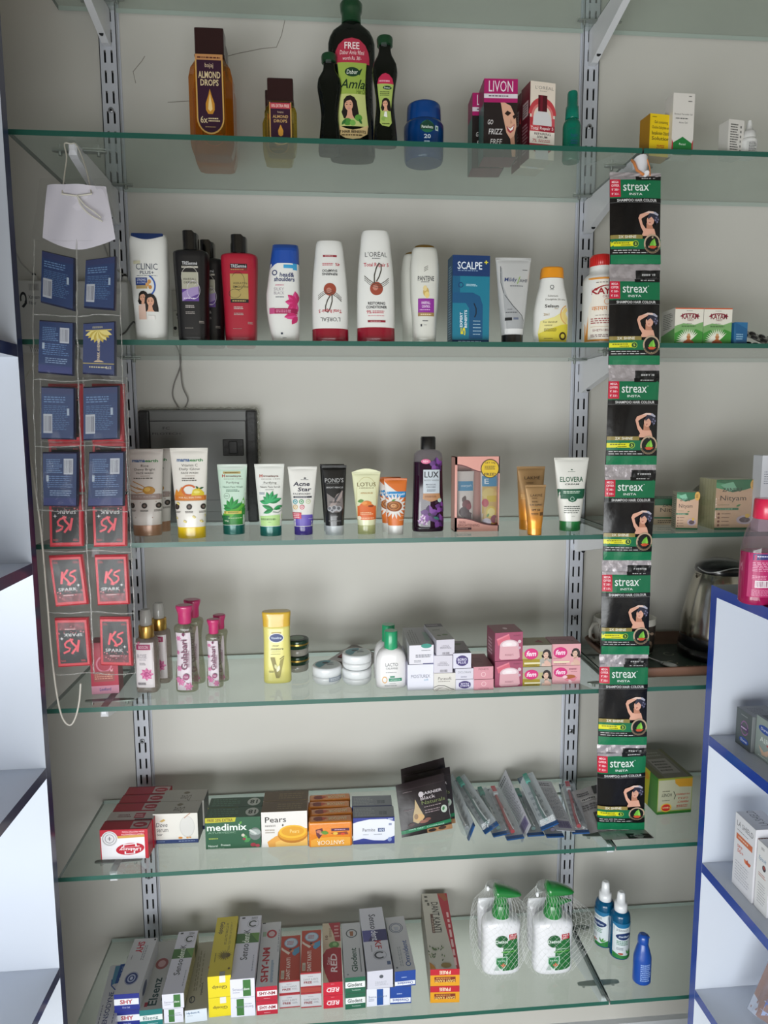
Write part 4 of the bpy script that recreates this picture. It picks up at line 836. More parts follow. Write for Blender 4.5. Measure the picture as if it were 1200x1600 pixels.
t3('face_scrub_tube', 'cream apricot scrub tube with rounded top and orange panel', 'tube', (549, 594), (558.5, 586.5), 737, 835.5, 820, cream, clear('cream_cap', 'dfe2b4', .7, .1, 1.45, 0, 40, 'd2d49c'), cv, dome=.006)
# walnut scrub tubes ------------------------------------------------------------------------
OR2 = 'd4702c'; cv = Cv(OR2); cv.P([(0, .02), (.2, .12), (.5, .24), (1, .3), (1, .36), (0, .36)], 'e0dcd8').R(0, .25, 1, .385, '2484c0').T('everyuth', .58, .315, .7, .07, 'e8f0f4', b=.01)
for i in range(18):
    a = i*20; cv.leaf(.42, .575, .56, .12, a, 'e0dcd8')
cv.E(.42, .575, .4, .135, 'e0dcd8').E(.42, .575, .34, .12, '8a4c28').E(.4, .57, .27, .095, 'b07038').O(.4, .57, .2, .07, .2, '6a3818').O(.38, .56, .1, .035, .4, 'd0a070').leaf(.3, .46, .2, .08, 20, '5a8a3c').X(.62, .78, .92, .80, 'f0d0b0', 1, 4).X(.62, .87, .92, .90, 'f0d0b0', 2, 5)
g = 'walnut scrub tubes'
o = t3('face_scrub_tube', 'orange walnut scrub tube with blue band and white cap, front one of two', 'tube', (600, 636), (606, 630), 747, 836.6, 820.5, M(OR2, .35, 0, .3), M('e0dfdc', .35, 0, .3), cv, group=g)
dup(o, 'orange walnut scrub tube standing behind left of its twin', (-.0075, .032, 0))
# purple body wash bottle -----------------------------------------------------------------
loc, W, H = f3(644, 693, 682, 831, .034); D = .036
pur = clear('purple_wash', '5a2448', .8, .05, 1.5, 0, 40, '2c0f28'); clr = clear('clear_shoulder', 'd8d4d8', .2, .05, 1.45, 0, 40, 'b0a8b0')
b, L = bot([(0, .96, .9), (.012, 1, 1), (.3, .97, 1), (.6, .92, 1), (.78, .90, 1), (.82, .87, .92), (.85, .72, .8), (.865, .45, .6)], W, H, D, pur, 2.6, [(.735, pur), (.865, clr)])
c = MB(); c.rings([[(W*.235*math.copysign(abs(math.cos(a))**.7, math.cos(a)), .0115*math.copysign(abs(math.sin(a))**.7, math.sin(a)), z) for a in [2*PI*i/32 for i in range(32)]] for z in (H*.866, H*.985)]+[[(W*.22*math.cos(a), .0105*math.sin(a), H) for a in [2*PI*i/32 for i in range(32)]]], M('0d0d0f', .3, 0, .5))
lb = MB(); cv = Cv()
def petal(cv, u, v, r, cs=('5c2c74', '7a3f94', '3c1c50')):
    for i in range(5): cv.leaf(u, v, r, r*.8, i*72+20, cs[i % 2], cs[(i+1) % 3])
    cv.E(u, v, r*.18, None, '2a1038')
petal(cv, .72, .10, .3); petal(cv, .45, .80, .36); petal(cv, .85, .9, .3); petal(cv, .9, .7, .25); cv.E(.3, .05, .18, .035, 'd05c88').T('NEW', .3, .05, .2, .03, 'f4d0dc')
for x, y in ((.2, .84), (.28, .92), (.1, .9)): petal(cv, x, y, .12, ('c8a8d0', 'a878b8', 'e8d8e8'))
cv.leaf(.6, .84, .25, .12, -20, '2c6a60').R(.2, .165, .84, .50, 'bcc4cc').P([(.2, .5), (.84, .5), (.88, .58), (.5, .62), (.18, .58)], 'b08058').T('LUX', .52, .235, .56, .085, '1c1c24', b=.02).T('BODY WASH', .52, .315, .56, .022, '3c3c44', b=0).T('MAGICAL', .5, .375, .4, .022, '2c2c44').T('ORCHID', .5, .41, .36, .022, '2c2c44').X(.34, .44, .72, .475, '505868', 2, 5).X(.26, .53, .8, .56, '6a3c20', 2, 7).E(.84, .6, .08, None, 'a8c0b8')
lb.art(cv, L.front(-W*.36, W*.45, H*.04, H*.78, .0006))
bottle('body_wash_bottle', 'purple orchid body wash bottle with black cap', 'bottle', [('bottle_body', b), ('cap', c), ('front_label', lb)], loc)
# pink two-tube gift pack ---------------------------------------------------------------------
loc, W, H = fit(710.5, 779.5, 713.5, 830.5, 3, .04); D = .036; pk = 'd99a8e'
o = thing('gift_pack', 'pink windowed pack of two skin care tubes with yellow free sticker', 'box', loc)
mb = MB(); w, d = W/2, D/2; t = .0012; pm = M(pk, .35, 0, .3)
mb.box(-w, w, d-t, d, 0, H, pm); mb.box(-w, -w+t, -d, d, 0, H, pm); mb.box(w-t, w, -d, d, 0, H, pm); mb.box(-w, w, -d, d, 0, t, pm); mb.box(-w, w, -d, d, H-t, H, pm)
def strip(p0, p1, m): mb.add([(x, -d-.0004, z) for x, z in p0]+[(x, -d-.0004, z) for x, z in p1], [(i, i+1, len(p0)+i+1, len(p0)+i) for i in range(len(p0)-1)], m)
up_ = [(-w+W*u, H*(1-(.09+.12*(1/(1+math.exp(-(u-.35)*9)))))) for u in [i/20 for i in range(21)]]; lo_ = [(-w+W*u, H*(1-(.82+.11*(1/(1+math.exp(-(u-.5)*8)))))) for u in [i/20 for i in range(21)]]
strip([(x, H) for x, z in up_], up_, pm); strip(lo_, [(x, 0) for x, z in lo_], pm); strip([(x, z) for x, z in up_], [(x, z-.0016) for x, z in up_], M('5a1c28')); strip([(x, z+.0016) for x, z in lo_], lo_, M('5a1c28'))
strip([(-w, H), (-w+W*.05, H)], [(-w, 0), (-w+W*.05, 0)], pm); strip([(w-W*.02, H), (w, H)], [(w-W*.02, 0), (w, 0)], pm)
mb.box(-w+.001, w-.001, -d-.0002, -d, H*.12, H*.9, clear('window_film', 'f4f4f4', .04, .05, 1.4)); q = Quad((-w, -d-.0005, H), (w, -d-.0005, H), (-w, -d-.0005, 0), (w, -d-.0005, 0))
cv = Cv(); cv.T('SKIN', .17, .875, .14, .035, '7a2c2c', b=0).T('BRIGHTENING', .32, .915, .48, .035, '7a2c2c', b=0).R(.05, .945, .38, .975, '4a1420').X(.08, .952, .35, .968, 'e0b0a8', 1, 3); mb.art(cv, q); mb.build('window_carton', o)
s = MB(); q = Quad((-w, -d-.0012, H), (w, -d-.0012, H), (-w, -d-.0012, 0), (w, -d-.0012, 0)); cv = Cv(); cv.E(.78, .16, .21, None, '4a3c14').E(.78, .16, .19, None, 'd8b41c').T('GET 50g', .78, .085, .24, .03, '3c3010').X(.66, .12, .92, .175, '3c3010', 3, 5).T('FREE!', .78, .235, .26, .04, '3c2c10', b=.02); s.art(cv, q); s.build('sticker', o)
for nme, x0, cc, zt in (('scrub_tube', -.5, 0, .8), ('scrub_tube', .02, 1, .78)):
    m_ = MB(); tw = W*.40; xx = W*x0+W*.07+(0 if cc == 0 else .002); zt_ = H*zt
    Lq = Loft([(.004, tw*.42, .009), (zt_*.5, tw*.48, .008), (zt_, tw*.5, .0012)], 2.2, 24, cx=xx+tw/2, cy=-.002).put(m_, M('d8d0cc', .35, 0, .3))
    cv = Cv()
    if cc == 0: cv.R(0, .12, 1, .30, '3088b4').T('everyuth', .55, .21, .7, .06, 'e0ecf4', b=0).leaf(.3, .52, .5, .3, 70, '4c2c2c').E(.55, .56, .3, .09, '6a1c2c').E(.4, .7, .34, .1, '3c1c28').E(.7, .82, .34, .12, '4a3038').O(.24, .88, .14, None, .2, 'c0b8b8').E(.7, .6, .18, .06, '8c3444')
    else: cv.R(0, .0, 1, .2, '3088b4').T('E', .3, .1, .3, .1, 'e0ecf4').R(0, .2, 1, 1, 'c8a860').E(.5, .35, .5, .12, 'd8c070').R(.3, .38, .95, .5, 'd0b830').E(.2, .52, .22, .08, 'b83c50').E(.6, .7, .36, .12, 'd8c048').E(.6, .7, .26, .08, 'e8dc90').E(.8, .84, .24, .08, '8c3050').E(.3, .9, .3, .08, 'd8d0e0').leaf(.3, .8, .3, .15, 60, '5c9040')
    m_.art(cv, Lq.front(-tw*.42, tw*.42, .006, zt_*.94, .0003, 8, 6)); mo = m_.build(nme, o)
# bronze sunscreen tubes -------------------------------------------------------------------
def bronze(cv, big):
    cv.T('LAKMÉ', .52, .17 if big else .2, .56, .075, '3c2814', b=.0).X(.3, .26, .6, .29, '4a3418', 2, 3)
    if big: cv.X(.12, .5, .5, .6, 'd8b070', 3, 5)
    else: cv.X(.3, .34, .6, .38, '3c2814', 2, 4).T('SUN EXPERT', .5, .44, .6, .04, '4a4034').R(.2, .5, .86, .52, 'a88c5c').T('SPF 50', .48, .56, .4, .05, '2c2010').X(.26, .63, .62, .69, '2c2010', 2, 6).R(.66, .62, .84, .70, '5c4020')
    return cv
def grad(name, h1, h2, z0, z1, rough, metal):
    m, nt, b, o = nm(name); tc = nt.nodes.new('ShaderNodeTexCoord'); sp = nt.nodes.new('ShaderNodeSeparateXYZ'); mr = nt.nodes.new('ShaderNodeMapRange'); mr.inputs[1].default_value = z0; mr.inputs[2].default_value = z1
    r = nt.nodes.new('ShaderNodeMix'); r.data_type = 'RGBA'; r.inputs[6].default_value = rgb(h1); r.inputs[7].default_value = rgb(h2)
    nt.links.new(tc.outputs['Object'], sp.inputs[0]); nt.links.new(sp.outputs[2], mr.inputs[0]); nt.links.new(mr.outputs[0], r.inputs[0]); nt.links.new(r.outputs[2], b.inputs['Base Color'])
    b.inputs['Roughness'].default_value = rough; b.inputs['Metallic'].default_value = metal; return m
bz = grad('bronze_to_orange_print', 'e0902a', 'a8865c', .03, .075, .3, .35); oc = M('d48a22', .28, .3, .4)
t3('sunscreen_tube', 'larger bronze sunscreen tube, behind the small one', 'tube', (808, 852), (813, 846), 729, 829, 812, bz, oc, bronze(Cv(), True))
bz2 = grad('bronze_to_orange_print_small', 'e0902a', 'a8865c', .02, .055, .3, .35)
t3('sunscreen_tube', 'small bronze sunscreen tube with orange cap, in front of the larger one', 'tube', (821, 854), (824, 846), 757.5, 837, 825, bz2, oc, bronze(Cv(), False))
# green and white cream tube ------------------------------------------------------------------
cv = Cv(); cv.E(.48, .155, .03, .01, '3a5a48').X(.37, .18, .58, .195, '3a5a48', 1, 2).T('ELOVERA', .48, .315, .66, .085, '1f5a3c', b=.015).T('CREAM', .48, .395, .4, .024, '303c34').R(0, .475, 1, .635, '1c5a40').P([(.34, .62), (.64, .62), (.58, .67), (.48, .69), (.38, .67)], '1c5a40').O(.48, .635, .06, None, .25, 'a8c8b8').X(.24, .50, .76, .55, 'c8dccc', 2, 5).X(.26, .745, .74, .88, '303c34', 4, 6, fill=.35).X(.46, .92, .56, .93, '303c34', 1, 6)
g = 'white and green cream tubes'
o = t3('cream_tube', 'white cream tube with dark green band and green cap', 'tube', (868, 922), (876.5, 908), 715, 830.5, 814, M('e2e1da', .35, 0, .3), M('1f7a3c', .3, 0, .4), cv)
# herbal laxative boxes -------------------------------------------------------------------------
def nityam(big):
    f = Cv('c8a68c'); f.P([(0, 0), (1, 0), (1, .12), (.7, .2), (.4, .25), (.2, .2), (0, .16)], '1f6a44').P([(0, .05), (.4, .1), (.2, .2), (0, .16)], '4a9a70').P([(.1, .1), (.4, .04), (.5, .18), (.3, .24)], '7ab89a')
    f.T('ZANDU', .38, .20, .46, .075, '1c2a24', b=.01).T('Nityam', .42, .38, .62, .13, '2c2420', b=.0).X(.06, .49, .4, .51, '4a6a40', 1, 3).leaf(.5, .53, .12, .05, 20, '3c7a3c').R(0, .56, .56, .605, '2a6a48').X(.06, .57, .5, .595, 'c0d8c0', 1, 4)
    for i in range(4): f.E(.09, .68+i*.075, .03, None, '7a4a3c').X(.16, .665+i*.075, .38, .69+i*.075, '5c3c30', 1, i+2)
    f.E(.72, .8, .2, .09, 'b8a8b8').E(.72, .8, .13, .055, '5c4850').E(.78, .72, .06, .04, 'd8b050').R(0, .955, 1, 1, '1f6a44').E(.93, .1, .12, .12, 'd8a850').X(.86, .05, .99, .15, '5c3c10', 3, 3)
    return f
wrapm = clear('shrink_wrap', 'f4f4f0', .05, .06, 1.45, .6, 30)
loc, W, H = fit(1121, 1184, 750, 828.5, 3, .075); D = .062
sd = Cv('b0ac84')
for i in range(6): sd.R(i/6+.02, 0, i/6+.035, 1, '8c8860')
o = carton('medicine_box', 'large shrink-wrapped bundle of tan and green herbal tablet boxes', 'box', W, D, H, 'b8b48c', {'front': nityam(True), 'left': sd}, loc, math.radians(-3))
w_ = MB(); w_.bbox(-W/2-.001, W/2+.001, -D/2-.0015, D/2+.001, 0, H+.001, wrapm, .002, 2, True); w_.build('shrink_wrap', o)
loc, W, H = fit(1062, 1093, 769.5, 828, 3, .04)
lf = Cv('a09c88'); lf.X(.1, .08, .9, .95, '4c4c40', 16, 4)
carton('medicine_box', 'small narrow tan and green herbal tablet box with printed side', 'box', W, .032, H, 'b0a890', {'front': nityam(False), 'left': lf}, loc, math.radians(-14))
loc, W, H = fit(1022, 1080, 772, 819, 3, .03)
f = Cv('b09a80'); f.R(0, 0, 1, .25, '1c5a3c').T('ZANDU', .4, .25, .4, .1, '2c2420').T('Nityam', .45, .45, .6, .2, '2c2420', b=0).R(0, .7, 1, .76, '2a6a48').X(.1, .8, .6, .95, '4c3c30', 2, 4)
tp = Cv('1c5a3c'); tp.X(.2, .3, .8, .6, '8ab09a', 1, 3)
carton('medicine_box', 'tan herbal tablet box with dark green top, behind the small narrow one', 'box', W, .05, H*.86, 'a89478', {'front': f, 'top': tp}, loc, math.radians(-8))
# clear pouch with foil strips behind the bundle
p0 = onz(1096, 818, ZS[3]); p1 = onz(1150, 815, ZS[3]); y_ = (p0.y+p1.y)/2+.02
mb = MB(); nn = 10
def pouchpt(i, j):
    u, v = i/nn, j/nn; x = p0.x+(p1.x-p0.x)*u; h = .085*(1-.55*abs(u-.45)*1.6); return (x, y_+.018*v+.006*math.sin(u*17+v*5), ZS[3]+.001+h*v)
pts = [pouchpt(i, j) for j in range(nn+1) for i in range(nn+1)]; pts2 = [(x+.001, y+.005+.003*math.sin(x*300), z) for x, y, z in pts]; fq = [(j*(nn+1)+i, j*(nn+1)+i+1, (j+1)*(nn+1)+i+1, (j+1)*(nn+1)+i) for j in range(nn) for i in range(nn)]
pf = clear('pouch_film', 'e4e4e0', .3, .08, 1.45, .8, 50, 'a8a8a4'); mb.add(pts, fq, pf, True); mb.add(pts2, fq, pf, True)
o = tag(mb.build('plastic_pouch'), 'crumpled clear pouch with silver strip behind the herbal boxes', 'pouch')
s = MB(); s.add([(p0.x+.004, y_-.003, ZS[3]+.012), (p0.x+.028, y_-.004, ZS[3]+.016), (p0.x+.034, y_+.008, ZS[3]+.066), (p0.x+.012, y_+.008, ZS[3]+.062)], [(0, 1, 2, 3)], FOIL)
q = Quad((p0.x+.012, y_+.0075, ZS[3]+.062), (p0.x+.034, y_+.0075, ZS[3]+.066), (p0.x+.004, y_-.0035, ZS[3]+.012), (p0.x+.028, y_-.0045, ZS[3]+.016)); cv = Cv(); cv.X(.1, .1, .9, .9, '606468', 8, 5); s.art(cv, q); s.build('foil_strip', o)
# white box at the far right
loc, W, H = fit(1192, 1240, 712, 832, 3, .05)
f = Cv('d4d6dc'); f.T('HS', .32, .08, .12, .03, '505868', b=0).R(.44, .12, .7, .17, '2878b8').T('IML', .57, .145, .18, .03, 'e0e8f0').X(.08, .2, .6, .38, '707888', 6, 4, fill=.3)
carton('medicine_box', 'tall white box at the right edge above the pink bottle', 'box', W, .03, H, 'ced0d6', {'front': f}, loc, math.radians(-4))
# metal distribution box standing against the wall ---------------------------------------------
a = ony(213, 640, -.035); b2 = ony(404, 812, -.035); W = b2.x-a.x; H = a.z-ZS[3]-.0005; D = .03
o = thing('distribution_box', 'grey wall electrical panel with black tape-wrapped corners, on the face wash shelf', 'electrical panel', ((a.x+b2.x)/2, -.022, ZS[3]+.0003))
g1, g2, bk = mottled('grey_enamel', '6c6d6c', '747573', 6, .4), M('7a7b79', .4), mottled('worn_black', '0f0f10', '2c2c2c', 90, .5, .4)
mb = MB(); w = W/2; mb.bbox(-w+.004, w-.004, -.0, .019, 0, H, g1, .004, 2); mb.build('case', o)
for sx in (-1, 1):
    m_ = MB(); m_.bbox(sx*w-.021 if sx > 0 else -w, sx*w if sx > 0 else -w+.021, -.006, .018, 0.0, H-.001, bk, .004, 2); m_.build('corner_trim', o)
mb = MB(); x0, x1 = -w+.0215, w-.0215; mb.bbox(x0, x1, -.004, .001, .022, H-.022, g1, .0008, 1); q = Quad((x0, -.004, H-.022), (x1, -.004, H-.022), (x0, -.004, .022), (x1, -.004, .022), off0=.0003)
cv = Cv(); cv.T('FILOTECH', .17, .135, .29, .022, '2c2d2e', b=0).T('FC', .17, .075, .07, .03, '2c2d2e', b=0).R(0, 0, 1, .004, '202022').R(0, .865, 1, .87, '3c3d3e'); mb.art(cv, q)
dr = mb.build('door', o)
mb = MB(); u0, u1 = x0+(x1-x0)*.755, x0+(x1-x0)*.975; z1, z0 = H-.022-(H-.044)*.20, H-.022-(H-.044)*.38; mb.bbox(u0, u1, -.006, -.0041, z0, z1, bk, .001, 1); mb.bbox(u0+(u1-u0)*.3, u1-(u1-u0)*.3, -.0085, -.006, z0+.004, z1-.004, M('08080a', .3), .001, 1); mb.build('latch', dr)
# clear tape ruffles around the case
mb = MB(); fl = clear('clear_tape', 'eeeeea', .1, .08, 1.45, .7, 60, 'c8c8c0'); n = 30
pts = [(-w+2*w*i/n, -.002+.004*math.sin(i*2.3), H+.001+.0028*abs(math.sin(i*1.7))) for i in range(n+1)]+[(w+.0015+.003*abs(math.sin(i*2.1)), .0, H-.0-H*.6*i/n) for i in range(n+1)]
mb.tube(pts, .0022, fl, 6); mb.build('clear_tape', o)
# twisted wires down to the box
mb = MB(); wr = M('7a7672', .5)
A = [ony(x, y, -.006) for x, y in ((283, 553), (281, 575), (272, 600), (270, 620), (281, 641))]; B_ = [ony(x, y, -.006) for x, y in ((281, 553), (283, 580), (286, 605), (294, 625), (287, 641))]
def smooth(P, k=6):
    out = []
    for i in range(len(P)-1):
        p0, p1, p2, p3 = P[max(i-1, 0)], P[i], P[i+1], P[min(i+2, len(P)-1)]
        for j in range(k):
            t = j/k; out.append(.5*((2*p1)+(p2-p0)*t+(2*p0-5*p1+4*p2-p3)*t*t+(3*p1-p0-3*p2+p3)*t**3))
    return out+[P[-1]]
mb.tube(smooth(A), .0013, wr, 6); mb.tube([p+Vector((0, -.0028, 0)) for p in smooth(B_)], .0013, wr, 6)
tag(mb.build('wire_pair'), 'thin twisted grey wires hanging down the wall to the electrical panel', 'wire')
# ================================================================== lotion shelf
def f4(x0, x1, ytop, ybase, D): return fit(x0, x1, ytop, ybase, 4, D)
def f4c(x0, x1, ytop, ybase, D): return fitc(x0, x1, ytop, ybase, 4, D)
loc, W, H = f4(143, 185, 1004, 1084, .035)
f = Cv('b82040'); f.O(.5, .42, .3, .16, .2, 'd87890', 0, 360).R(.1, .56, .86, .76, 'a04a48').X(.14, .6, .82, .72, 'd89880', 3, 4).P([(.7, .5), (.76, .54), (.82, .5), (.8, .57), (.72, .57)], 'e0a0a8').R(0, .84, 1, 1, 'dc98b0').T('Leeford', .5, .91, .42, .06, '24408c', b=.01, sh=.1)
carton('cream_box', 'crimson and pink cream box below the hanging perfume pouches', 'box', W, .035, H, 'a81c3c', {'front': f, 'right': Cv('8a1830')}, loc, math.radians(4))
# rose water droppers
loc, W, H = f4c(213, 247, 952, 1083, .03); D = .03
gl = clear('rose_bottle_plastic', 'd8cfc8', .34, .05, 1.45, 0, 40, 'b8aca4')
b, L = bot([(0, .94, .9), (.01, 1, 1), (.3, 1, 1), (.60, .97, 1), (.65, .9, .9), (.668, .62, .62)], W, H, D, gl, 4)
c = MB(); c.lathe([(H*.665, W*.33), (H*.67, W*.345), (H*.80, W*.345), (H*.81, W*.33)], GOLD, 0, 0, 28)
t = MB(); t.lathe([(H*.81, W*.26), (H*.84, W*.275), (H*.97, W*.26), (H, W*.2)], clear('frosted_top', 'd8d8d4', .7, .1, 1.45, 0, 40, 'c8c8c4'), 0, 0, 24)
lb = MB(); cv = Cv('dcd4d6'); cv.R(.1, .04, .86, .16, 'a02c5c').T('BIOOCIN', .48, .1, .5, .07, 'e8c8d4').leaf(.2, .04, .2, .15, 60, 'c04878').T('ROSE', .4, .30, .5, .09, '6c6470', b=-.003).T('WATER', .42, .38, .36, .035, '8c8490', b=0).X(.25, .44, .6, .5, '706870', 3, 4)
for r_ in range(3):
    for i in range(8): cv.leaf(.62, .70, .36-.1*r_, .2, i*45+r_*22, ('c85890', 'dc80ac', 'b84480')[r_], ('dc88b0', 'c85890', 'd070a0')[r_])
cv.X(.14, .88, .6, .94, '4c4450', 2, 6); lb.art(cv, L.front(-W*.46, W*.42, H*.07, H*.62, .0006, 12, 1))
g = 'rose water dropper bottles'
o = bottle('dropper_bottle', 'rose water bottle with gold and white dropper cap, front one of two', 'bottle', [('bottle_body', b), ('gold_collar', c), ('dropper_top', t), ('front_label', lb)], loc, math.radians(-6), g)
dup(o, 'rose water bottle with gold dropper cap standing behind its twin', (.012, .045, 0))
# gulabari bottles with waists ----------------------------------------------------------------
def gul(W, H, loc, label, lab2, g):
    D = W*.72; cl = clear('clear_rose_water', 'dcdccf', .12, .03, 1.45, 0, 40, 'c8c8b8'); z1 = .795
    b, L = bot([(0, .92, .9), (.01, 1, 1), (.18, .98, 1), (.38, .80, .85), (.5, .76, .8), (.65, .86, .9), (.74, .99, 1), (.77, .9, .9), (.79, .5, .6)], W, H, D, cl, 2.4)
    c = MB(); pm = M('c0306c', .3, 0, .5); w = W
    c.rings([[(w*k*math.cos(a), w*k*.8*math.sin(a), z*H) for a in [2*PI*i/28 for i in range(28)]] for z, k in ((.785, .26), (.80, .3), (.9, .3), (.955, .37), (.975, .39), (.995, .38), (1.0, .34))], pm)
    lb = MB(); cv = Cv('d8ccd4')
    for x, y, r_ in ((.2, .1, .2), (.1, .35, .16), (.2, .62, .2), (.3, .85, .3), (.8, .93, .3), (.12, .8, .2)):
        for i in range(6): cv.leaf(x, y, r_, r_*.6, i*60, 'c86898', 'd890b4')
    cv.T('Gulabari', .56, .38, .44, .52, '6c1c48', 90, .012).X(.78, .3, .9, .6, '8c5070', 2, 4, rot=1).E(.66, .76, .22, None, '8c2860').T('rose', .66, .76, .26, .03, 'e8c8d8', b=0).leaf(.6, .06, .3, .2, 100, '6c1c48')
    lb.art(cv, L.front(-W*.36, W*.3, H*.03, H*.70, .0006, 10, 14))
    o = bottle('rose_water_bottle', label, 'bottle', [('bottle_body', b), ('flip_cap', c), ('front_label', lb)], loc, math.radians(-4), g)
    return o
loc, W, H = f4c(273, 308, 945, 1082, .026); o = gul(W, H, loc, 'large clear rose water bottle with pink cap, front one of two', '', 'clear rose water bottles'); dup(o, 'large clear rose water bottle with pink cap standing behind its twin', (.006, .04, 0))
loc, W, H = f4c(322, 348, 967, 1075, .02); o = gul(W, H, loc, 'small clear rose water bottle with pink cap, front one of two', '', 'clear rose water bottles'); dup(o, 'small clear rose water bottle with pink cap standing behind its twin', (.006, .03, 0))
# yellow lotion -----------------------------------------------------------------------------
loc, W, H = f4c(411, 455, 954.5, 1068, .028); ym = M('dfd67a', .32, 0, .4); yc = M('dcb23c', .3, 0, .45)
b, L = bot([(0, .93, .9), (.015, .99, 1), (.3, .97, 1), (.6, .94, 1), (.79, .95, .95), (.80, .93, .9)], W, H, .03, ym, 3)
c = MB(); Loft([(H*.802, W*.48, .0145), (H*.9, W*.49, .0145), (H*.985, W*.51, .0135), (H, W*.485, .012)], 3).put(c, yc)
cv = Cv(); cv.R(.3, .07, .7, .095, 'b09848').E(.5, .18, .3, .095, 'e8e8e0').E(.5, .18, .27, .08, '1c3470').T('Vaseline', .5, .18, .42, .045, 'd0dcec', b=.01).T('deep', .46, .335, .26, .04, '3c3c24', b=0, sh=.2).T('moisture', .52, .395, .5, .04, '2c2c1c', b=.01, sh=.2).X(.28, .45, .74, .46, '6c6a3c', 1, 3).X(.26, .49, .74, .505, '5c5a34', 1, 4)
cv.P([(.24, .56), (.42, .56), (.54, .86), (.6, .97), (.46, .97)], '8a8040').P([(.64, .62), (.8, .56), (.62, .96), (.5, .9)], '9a9048').S([(.62, .6), (.7, .57), (.8, .54)], .03, '6c6430').leaf(.5, .85, .3, .14, 70, 'ece8c8').leaf(.5, .8, .24, .12, 110, 'd8d49c').X(.18, .82, .4, .86, '5c5a34', 2, 5)
b.art(cv, L.front(-W*.44, W*.44, H*.06, H*.78))
bottle('lotion_bottle', 'yellow body lotion bottle with golden yellow cap and blue oval badge', 'bottle', [('bottle_body', b), ('cap', c)], loc)
# dark lidded jars stacked
def darkjar(loc, r, h, label):
    b = MB(); fr = clear('frosted_jar', 'c8c4bc', .75, .15, 1.45, 0, 40, 'b0aca4'); b.lathe([(0, r*.9), (.002, r*.95), (h*.48, r*.95), (h*.5, r*.9)], fr, 0, 0, 40)
    l = MB(); dg = M('1c3c2c', .25, .2, .5); l.lathe([(h*.45, r*.97), (h*.46, r), (h*.92, r), (h*.97, r*.985), (h, r*.93)], dg, 0, 0, 40, capb=False); l.lathe([(h*.68, r*1.004), (h*.78, r*1.004)], GOLD, 0, 0, 40, capb=False, capt=False); l.lathe([(h*.96, r*.99), (h*.985, r*.97)], M('0c1410', .3), 0, 0, 40, capb=False, capt=False)
    l.lathe([(h, r*.88), (h+.0006, r*.86)], M('303634', .3, .2), 0, 0, 40)
    l.lathe([(h+.0006, r*.6), (h+.0009, r*.58)], M('6c8470', .3, .2), 0, 0, 40)
    return bottle('cream_jar', label, 'jar', [('jar_body', b), ('lid', l)], loc, 0, 'stacked green-lidded jars')
p = onz(462, 1052, ZS[4]); q = onz(483.5, 1040, ZS[4]); r = .0225; h = .0305; bx = q.x-r
darkjar((bx, p.y+r, ZS[4]+.0003), r, h, 'lower jar with green and gold lid behind the yellow lotion bottle'); darkjar((bx, p.y+r, ZS[4]+.0003+h+.0012), r, h, 'upper jar with green and gold lid, topmost behind the yellow lotion bottle')
# white cream jars
def wjar(loc, r, h, label, kind, rz):
    b = MB(); b.lathe([(0, r*.86), (.004, r*.97), (h*.3, r), (h*.44, r), (h*.45, r*.97)], M('dfe1e2', .3, 0, .4), 0, 0, 44)
    l = MB(); l.lathe([(h*.46, r*.98), (h*.47, r), (h*.9, r), (h*.97, r*.97), (h, r*.93)], M('e4e6e8', .3, 0, .4), 0, 0, 44)
    l.lathe([(h, r*.84), (h+.0003, r*.84)], M('d4dde0', .3, 0, .4), 0, 0, 44)
    cv = Cv(); cv.P([(.5+.49*math.cos(a), .5+.49*math.sin(a)) for a in [PI*.75+i*PI*.9/10 for i in range(11)]]+[(.62, .3), (.5, .4), (.4, .5), (.3, .7)], '6ca8b8').E(.46, .3, .14, .1, '3c4c5c' if kind else '4c4c54').X(.5, .45, .8, .62, '707c88', 3, 4).T('cream', .66, .34, .26, .1, '5c8c9c', b=0)
    l.art(cv, Quad((-r*.8, r*.8, h+.0004), (r*.8, r*.8, h+.0004), (-r*.8, -r*.8, h+.0004), (r*.8, -r*.8, h+.0004)))
    if kind == 0:
        L = Loft([(0, r, r), (h, r, r)], 2); cv = Cv(); cv.R(.5, .52, 1, .78, '98a0ac').X(.56, .57, .98, .74, 'd8dce0', 2, 5); b.art(cv, L.front(-r*.9, r*.95, 0, h))
    return bottle('cream_jar', label, 'jar', [('jar_body', b), ('lid', l)], loc, rz, 'white cream jars')
loc, W, H = f4c(488, 534, 1040, 1071, .05); wjar(loc, W/2, .031, 'single white cream jar with grey side strip, left of the stacked pair', 0, .1)
loc, W, H = f4c(535, 580.5, 1034, 1072, .05); wjar(loc, W/2, .0275, 'lower white cream jar of the stacked pair', 1, 0); wjar(loc+Vector((0, 0, .0285)), W/2, .0275, 'upper white cream jar of the stacked pair', 2, .2)
# grey printed sheet lying behind the jars
P4 = [onz(x, y, ZS[4]+.0012) for x, y in ((498, 1040), (553, 1014), (592, 1026), (575, 1048))]
mb = MB(); mb.add([p+Vector((0, 0, dz)) for p, dz in zip(P4, (0, .012, .004, 0))], [(0, 1, 2, 3)], FOIL); mb.add([p+Vector((0, 0, dz-.0006)) for p, dz in zip(P4, (0, .012, .004, 0))], [(3, 2, 1, 0)], FOIL)
q = Quad(P4[1]+Vector((0, 0, .0125)), P4[2]+Vector((0, 0, .0045)), P4[0]+Vector((0, 0, .0005)), P4[3]+Vector((0, 0, .0005)))
q.n = -q.n if q.n.z < 0 else q.n; cv = Cv(); cv.R(.1, .45, .35, .6, '8c3c44').R(.15, .75, .4, .85, '4c4038').X(.45, .1, .9, .9, '85858a', 8, 4); mb.art(cv, q)
tag(mb.build('foil_sheet'), 'silver printed foil sheet lying behind the white cream jars', 'foil sheet')
